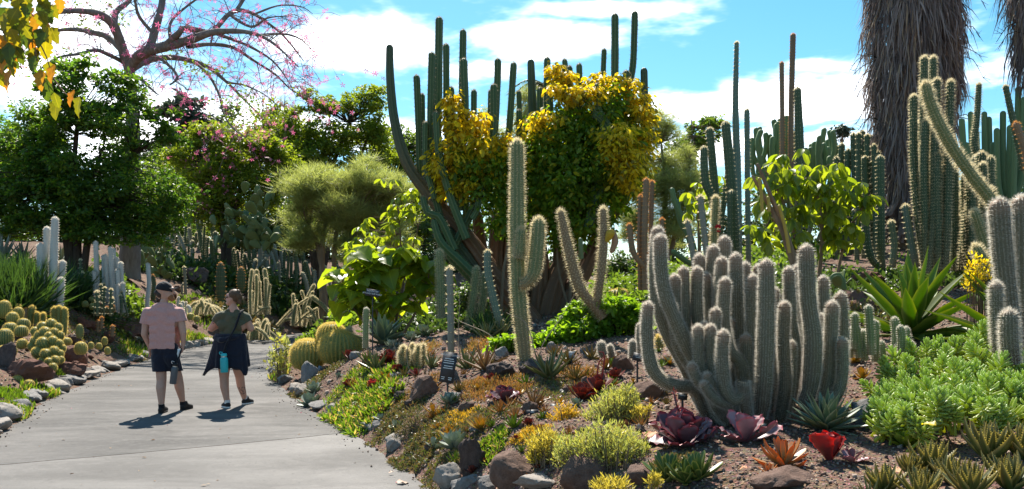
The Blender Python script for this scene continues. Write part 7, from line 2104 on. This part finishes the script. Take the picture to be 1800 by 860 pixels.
def bottle(name, label, c, r, h, tilt, body, lidm, loop, strapto=None, extra=None):
    t = thing(name, label, 'bottle', c)
    R_ = Matrix.Rotation(tilt, 3, 'Y')
    def tr(p): return np.array(c) + np.array(R_ @ Vector(p))
    def lathe(pr_, nm, mat, par):
        th = np.arange(20) / 20 * 6.28318
        V = np.array([[tr((q[0] * math.cos(a), q[0] * math.sin(a), q[1])) for a in th] for q in pr_]).reshape(-1, 3)
        i = np.arange(len(pr_) * 20).reshape(-1, 20)
        mb = MB(); mb.add(V, None, np.stack([i[:-1], np.roll(i[:-1], -1, 1), np.roll(i[1:], -1, 1), i[1:]], -1).reshape(-1, 4)); return mb.build(nm, MATS[mat], par)
    lathe([(.002, -h), (r * .93, -h), (r, -h + .012), (r, -.045), (r * .96, -.02), (r * .72, -.004), (r * .7, .0)], 'body', body, t)
    lathe([(r * .71, -.004), (r * .71, .012)], 'collar', 'steel', t)
    l = lathe([(r * .76, .010), (r * .78, .014), (r * .78, .04), (r * .6, .05), (.002, .05)], 'lid', lidm, t)
    mb = MB(); tube(mb, [tr((x, 0, z)) for x, z in ((-r * .6, .035), (-r * 1.1, .045), (-r * 1.05, .07), (-r * .3, .062))], .006, seg=6); mb.build('carry_loop', MATS[loop], l)
    if strapto:
        V = []
        for p, wv in strapto:
            p = np.array(p, float); V += [p - np.array(wv) * .5, p + np.array(wv) * .5]
        n = len(strapto); mb = MB()
        mb.add(np.array(V), None, [(2 * i, 2 * i + 1, 2 * i + 3, 2 * i + 2) for i in range(n - 1)])
        o = mb.build('strap', MATS['black_cloth'], t)
        m = o.modifiers.new('thick', 'SOLIDIFY'); m.thickness = .004
    return t


M0 = np.array([mx, 12.1, .004])
hnd = M0 + mp(320, 621, .0)
bottle('water_bottle', 'dark grey water bottle hanging from a strap in the man\'s hand', M0 + mp(312, 650, -.09), .046, .235, .12, 'bottle_grey', 'black_rubber', 'steel', [(hnd + [0, -.02, .02], (.022, 0, 0)), (hnd + [-.01, -.06, -.08], (.022, 0, 0)), (M0 + mp(314, 641, -.09), (.022, 0, 0)), (M0 + mp(312, 648, -.09), (.022, 0, 0))])
mb = MB(); pc_ = M0 + mp(313, 628, -.03)
mb.add(np.array([[-.045, -.012, -.075], [.025, .0, -.055], [.045, .0, .07], [-.02, -.012, .06], [-.045, -.009, -.075], [.025, .003, -.055], [.045, .003, .07], [-.02, -.009, .06]]) + pc_, None, [(0, 1, 2, 3), (7, 6, 5, 4), (0, 4, 5, 1), (1, 5, 6, 2), (2, 6, 7, 3), (3, 7, 4, 0)])
setp(mb.build('folded_leaflet', MATS['paper_white'], None, False), 'white folded leaflet held in the man\'s right hand', 'leaflet')

# ---- woman in olive shirt
wx = (404 - 900) * 12.6 / FPX
wom = thing('person', 'person in an olive top, hair in a bun, dark jacket tied at the waist', 'person', (wx, 12.6, .004))
K2 = 12.6 / FPX
def wp(px, py, dy=0.0): return np.array([(px - 404) * K2, dy, (718 - py) * K2])
skin_mat('skin_woman', (.52, .30, .225), [((wp(413, 688, .33)[0], wp(0, 0, .30)[1], wp(0, 688)[2]), .085, .50), (tuple(wp(375, 562, 0)), .075, .49)])
pr = [(wp(392, 557), .054, wp(426, 558), .054), (wp(394, 574), .075, wp(423, 574), .075), (wp(395, 592), .075, wp(420, 592), .075), (wp(394, 618), .10, wp(419, 618), .10), (wp(408, 562), .072, wp(407, 618), .09),
      (wp(409, 556), .055, wp(410, 538), .048), (wp(398, 553), .042, wp(408, 541), .04), (wp(420, 554), .042, wp(412, 541), .04),
      (wp(411, 522), (.088, .075, .09)), (wp(408, 529), (.07, .06, .06)), (wp(404, 529), .045, wp(401, 534), .03), (wp(401, 523), .028, wp(400.5, 520), .028), (wp(399.2, 525), .0125, wp(397.3, 527.5), .0115), (wp(399.8, 531.5), .010, wp(399.8, 532), .010), (wp(408, 527, -.066), (.018, .012, .026)),
      (wp(386, 558), .060, wp(371, 578, .03), .050), (wp(371, 578, .03), .047, wp(379, 572, .24), .030), (wp(432, 559), .060, wp(439.5, 578, .03), .050), (wp(439.5, 578, .03), .047, wp(430, 572, .24), .030),
      (wp(394, 630), .10, wp(394, 662), .068), (wp(394, 662), .065, wp(395, 680, -.01), .062), (wp(395, 680, -.01), .062, wp(399, 706, 0), .038), (wp(399, 706), .038, wp(399, 711, .01), .036), (wp(399, 711, .01), .034, wp(392, 714, .08), .028),
      (wp(415, 630), .10, wp(413.5, 662, .2), .068), (wp(413.5, 662, .2), .065, wp(413, 682, .28), .060), (wp(413, 682, .28), .060, wp(414, 706, .42), .038), (wp(414, 706, .42), .037, wp(415, 711, .44), .034), (wp(415, 711, .44), .033, wp(419, 714, .55), .028)]
hand(pr, wp(379, 572, .24), (.5, .8, .1), (0, .2, 1)); hand(pr, wp(430, 572, .24), (-.5, .8, .1), (0, .2, 1))
part('body', fuse(pr, .0085, 4), 'skin_woman', wom)
sh = [(wp(391, 556), .073, wp(427, 557), .073), (wp(392, 572), .105, wp(425, 572), .105), (wp(393, 594), .106, wp(422, 594), .106), (wp(408, 560), .103, wp(407, 605), .12), (wp(399, 551), .05, wp(403, 547), .05), (wp(419, 552), .05, wp(416, 548), .05), (wp(386, 558), .073, wp(375, 572, .01), .07), (wp(432, 559), .073, wp(438, 574, .01), .07)]
me = cut(fuse(sh, .010, 4), [(wp(408, 589), (0, 0, -1), None), (wp(408, 546), (0, .35, 1), None), (wp(374, 562), (-.75, 0, -.75), lambda c: c.x < -.14), (wp(440, 565), (.55, 0, -.85), lambda c: c.x > .20)])
part('top', me, 'olive_jersey', wom)
# jacket tied round the waist
mb = MB(); na, nr = 72, 14
aa = np.arange(na) / na * 6.28318
c0 = wp(405, 587); hemz = wp(0, 645)[2]
def bumpf(a, m, w): return np.exp(-(((a - m + math.pi) % 6.28318 - math.pi) / w) ** 2)
tl_, tr_ = bumpf(aa, math.radians(203), .30), bumpf(aa, math.radians(328), .26)
V = []
for k in range(nr):
    f = k / (nr - 1)
    rx = .205 + .05 * f ** .7 + (.125 * tl_ + .03 * tr_) * f ** 1.4; ry = .135 + .06 * f ** .6 + .03 * tl_ * f
    fold = 1 + .05 * f * np.sin(aa * 11 + 1.2 * np.sin(aa * 3)) + .03 * f * np.sin(aa * 23)
    z = c0[2] + (hemz - c0[2] - .12 * tl_ - .13 * tr_) * f + .012 * np.sin(aa * 7) * f
    V.append(np.stack([c0[0] + np.cos(aa) * rx * fold, np.sin(aa) * ry * fold, z], 1))
V = np.concatenate(V); i = np.arange(nr * na).reshape(nr, na)
mb.add(V, None, np.stack([i[:-1], np.roll(i[:-1], -1, 1), np.roll(i[1:], -1, 1), i[1:]], -1).reshape(-1, 4))
jk = part('tied_jacket', mb.mesh('tied_jacket'), 'navy_cloth', wom)
m = jk.modifiers.new('thick', 'SOLIDIFY'); m.thickness = .008
part('waist_roll', fuse([(wp(379, 594, -.03), .035, wp(395, 598, -.16), .04), (wp(395, 598, -.16), .04, wp(418, 593, -.14), .034), (wp(418, 593, -.14), .034, wp(429, 590, -.02), .03)], .010, 4), 'navy_cloth', jk)
part('shorts', fuse([(wp(395, 615), .125, wp(418, 615), .125), (wp(394, 630), .112, wp(394, 640), .108), (wp(415, 630), .112, wp(414.5, 640, .08), .108)], .012, 2), 'navy_cloth', wom)
shoe(wom, wp(402, 717, -.02) * [1, 1, 0], wp(389, 717, .10) * [1, 1, 0], 'white_rubber'); shoe(wom, wp(414, 717, .40) * [1, 1, 0], wp(422, 717, .56) * [1, 1, 0], 'white_rubber')
for hx, dy in ((399.5, .005), (414.5, .43)):
    mb = MB(); tube(mb, [wp(hx, 709, dy), wp(hx, 702.5, dy - .01)], [.043, .041], seg=12, cap=False); link('sock', mb.mesh('sock'), MATS['sock_white'], wom)
hr = part('hair', cut(fuse([(wp(412.5, 519.5), (.094, .084, .088)), (wp(415, 526), (.07, .075, .05))], .009, 2), [(wp(404.5, 520), (-1, 0, -.25), None)]), 'hair_brown', wom)
bn = fuse([(wp(419.5, 521, -.04), (.055, .055, .062)), (wp(423, 530, -.05), (.028, .03, .05)), (wp(420, 513, -.03), (.03, .03, .03))], .009, 2)
part('bun', bn, 'hair_brown', hr)
mb = MB(); hp = wp(420, 522, -.04) + rdir(240) * np.array([.06, .06, .065]); spikes(mb, hp, nrm(hp - wp(420, 522, -.04)), 1, .04, .004, 1.2); hp = wp(412, 519) + rdir(260) * np.array([.094, .084, .09]); hp = hp[hp[:, 0] > wp(405, 0)[0]]
spikes(mb, hp, nrm(hp - wp(412, 519)), 1, .03, .003, 1.5); link('flyaway_hair', mb.mesh('flyaway_hair', None, False), MATS['hair_brown'], hr)['kind'] = 'stuff'
part('sunglasses', fuse([(wp(400.2, 523, -.03), (.010, .02, .015)), (wp(400.2, 523, .03), (.010, .02, .015)), (wp(401, 522.5, -.045), .005, wp(408, 523, -.072), .005)], .006, 1), 'dark_glass', wom)
W0 = np.array([wx, 12.6, .004])
st = [(426, 545, .02), (427, 547, -.085), (423, 562, -.122), (418, 577, -.128), (412, 592, -.20), (406, 606, -.225), (404, 617, -.235)]
bottle('water_bottle', 'turquoise water bottle on a black shoulder strap behind the woman', W0 + wp(403.5, 626, -.245), .053, .215, -.03, 'bottle_teal', 'teal_lid', 'teal_lid', [(W0 + wp(*q), (.036, 0, .012)) for q in st])

# ---------------------------------------------------------------- signs and plant labels
plain('sign_dark', (.035, .036, .042), .5); plain('sign_white', (.75, .75, .75), .6); plain('sign_edge', (.55, .5, .45), .6); plain('label_grey', (.22, .25, .28), .5)
def text_mesh(s, size):
    cu = bpy.data.curves.new('t', 'FONT'); cu.body = s; cu.size = size; cu.align_x = 'CENTER'; cu.align_y = 'CENTER'
    o = bpy.data.objects.new('t', cu); COL.objects.link(o)
    dg = bpy.context.evaluated_depsgraph_get(); dg.update()
    me = bpy.data.meshes.new_from_object(o.evaluated_get(dg)); bpy.data.objects.remove(o)
    return me
def sign(name, label, px, py, w, h, Y, yaw, roll, pitch, mat, lines, bars, cat='sign', post=True):
    c = at(px, py, Y); s = Y / FPX; w, h = w * s, h * s
    t = thing(name, label, cat, (c[0], Y, height(c[0], Y)))
    R_ = Matrix.Rotation(yaw, 4, 'Z') @ Matrix.Rotation(roll, 4, 'Y') @ Matrix.Rotation(pitch, 4, 'X')
    M = Matrix.Translation(tuple(c - ORI[t.name])) @ R_
    mb = MB(); d = .006
    mb.add([(x * w / 2, y, z * h / 2) for y in (-d, d) for x, z in ((-1, -1), (1, -1), (1, 1), (-1, 1))], None, [(0, 1, 2, 3), (7, 6, 5, 4), (0, 4, 5, 1), (1, 5, 6, 2), (2, 6, 7, 3), (3, 7, 4, 0)])
    p = link('panel', mb.mesh('panel', None, False), MATS[mat], t, M)
    F2 = Matrix.Rotation(rad(90), 4, 'X')
    for txt, x, z, sz in lines:
        me = text_mesh(txt, sz * h); me.materials.append(MATS['sign_white'])
        o = link('lettering', me, None, p, Matrix.Translation((x * w / 2, -d - .002, z * h / 2)) @ F2)
    for x, z, bw, bh in bars:
        mb = MB(); mb.add([((x - bw) * w / 2, -d - .002, (z - bh) * h / 2), ((x + bw) * w / 2, -d - .002, (z - bh) * h / 2), ((x + bw) * w / 2, -d - .002, (z + bh) * h / 2), ((x - bw) * w / 2, -d - .002, (z + bh) * h / 2)], None, [(0, 1, 2, 3)])
        link('text_line', mb.mesh('text_line', None, False), MATS['sign_white'], p)
    if post:
        mb = MB(); g = ORI[t.name]; b = np.array(M @ Vector((0, .010, -h * .2)))
        tube(mb, [np.array([b[0], b[1], -.05]), b], [.010, .010], seg=8, cap=False); link('post', mb.mesh('post'), MATS['sign_dark'], t)
sign('information_sign', 'tall dark sign with white lettering standing in the right bank', 788, 646, 26, 54, 9.3, rad(-16), rad(7), rad(-8), 'sign_dark', [('MOUNT VISITOR', 0, .80, .082)], [(0, .56, .62, .022), (.02, .42, .72, .022), (-.02, .28, .74, .022), (.0, .08, .6, .022), (0, -.06, .68, .022), (-.5, -.66, .26, .02), (-.5, -.78, .22, .02), (.5, -.66, .26, .02), (.5, -.78, .22, .02)])
sign('warning_sign', 'small dark sign with white capitals above the grey-green agave', 655, 515, 25, 12.5, 14.0, rad(-10), rad(9), rad(-6), 'sign_dark', [('NO ENTRY', 0, .42, .34), ('BEYOND THIS POINT', 0, -.32, .30)], [])
sign('plant_label', 'small square grey plant label on a post before the green shrub', 1005, 624, 10, 12, 10.0, rad(5), rad(4), rad(-15), 'label_grey', [], [(0, .3, .7, .05), (0, 0, .6, .05)], 'label')
sign('plant_label', 'dark tilted plant label left of the woolly clump', 1121, 628, 17, 14, 8.6, rad(-14), rad(14), rad(-15), 'sign_dark', [], [(0, .3, .6, .05), (.1, -.1, .5, .05)], 'label')
sign('plant_label', 'dark plant label leaning before the golden sedum mound', 974, 717, 15, 13, 7.9, rad(-10), rad(8), rad(-25), 'sign_dark', [], [(0, .4, .7, .06), (0, .1, .6, .06)], 'label')
sign('plant_label', 'dark plant label at the foot of the dried bronze aloe', 936, 725, 21, 9, 7.7, rad(0), rad(-3), rad(-25), 'sign_dark', [], [(0, .3, .3, .08), (0, -.1, .3, .08)], 'label')
sign('plant_label', 'dark plant label beneath the woolly clump\'s left arm', 1200, 697, 16, 12, 7.1, rad(-8), rad(5), rad(-20), 'sign_dark', [], [(0, .2, .5, .07)], 'label')
sign('plant_label', 'small grey plant label under the right agave', 1775, 622, 18, 12, 7.0, rad(10), rad(6), rad(-25), 'label_grey', [], [(0, .2, .6, .07)], 'label')
sign('plant_label', 'tiny dark label left of the golden barrels\' foot', 562, 648, 6, 9, 14.9, rad(30), rad(20), rad(-10), 'label_grey', [], [], 'label')
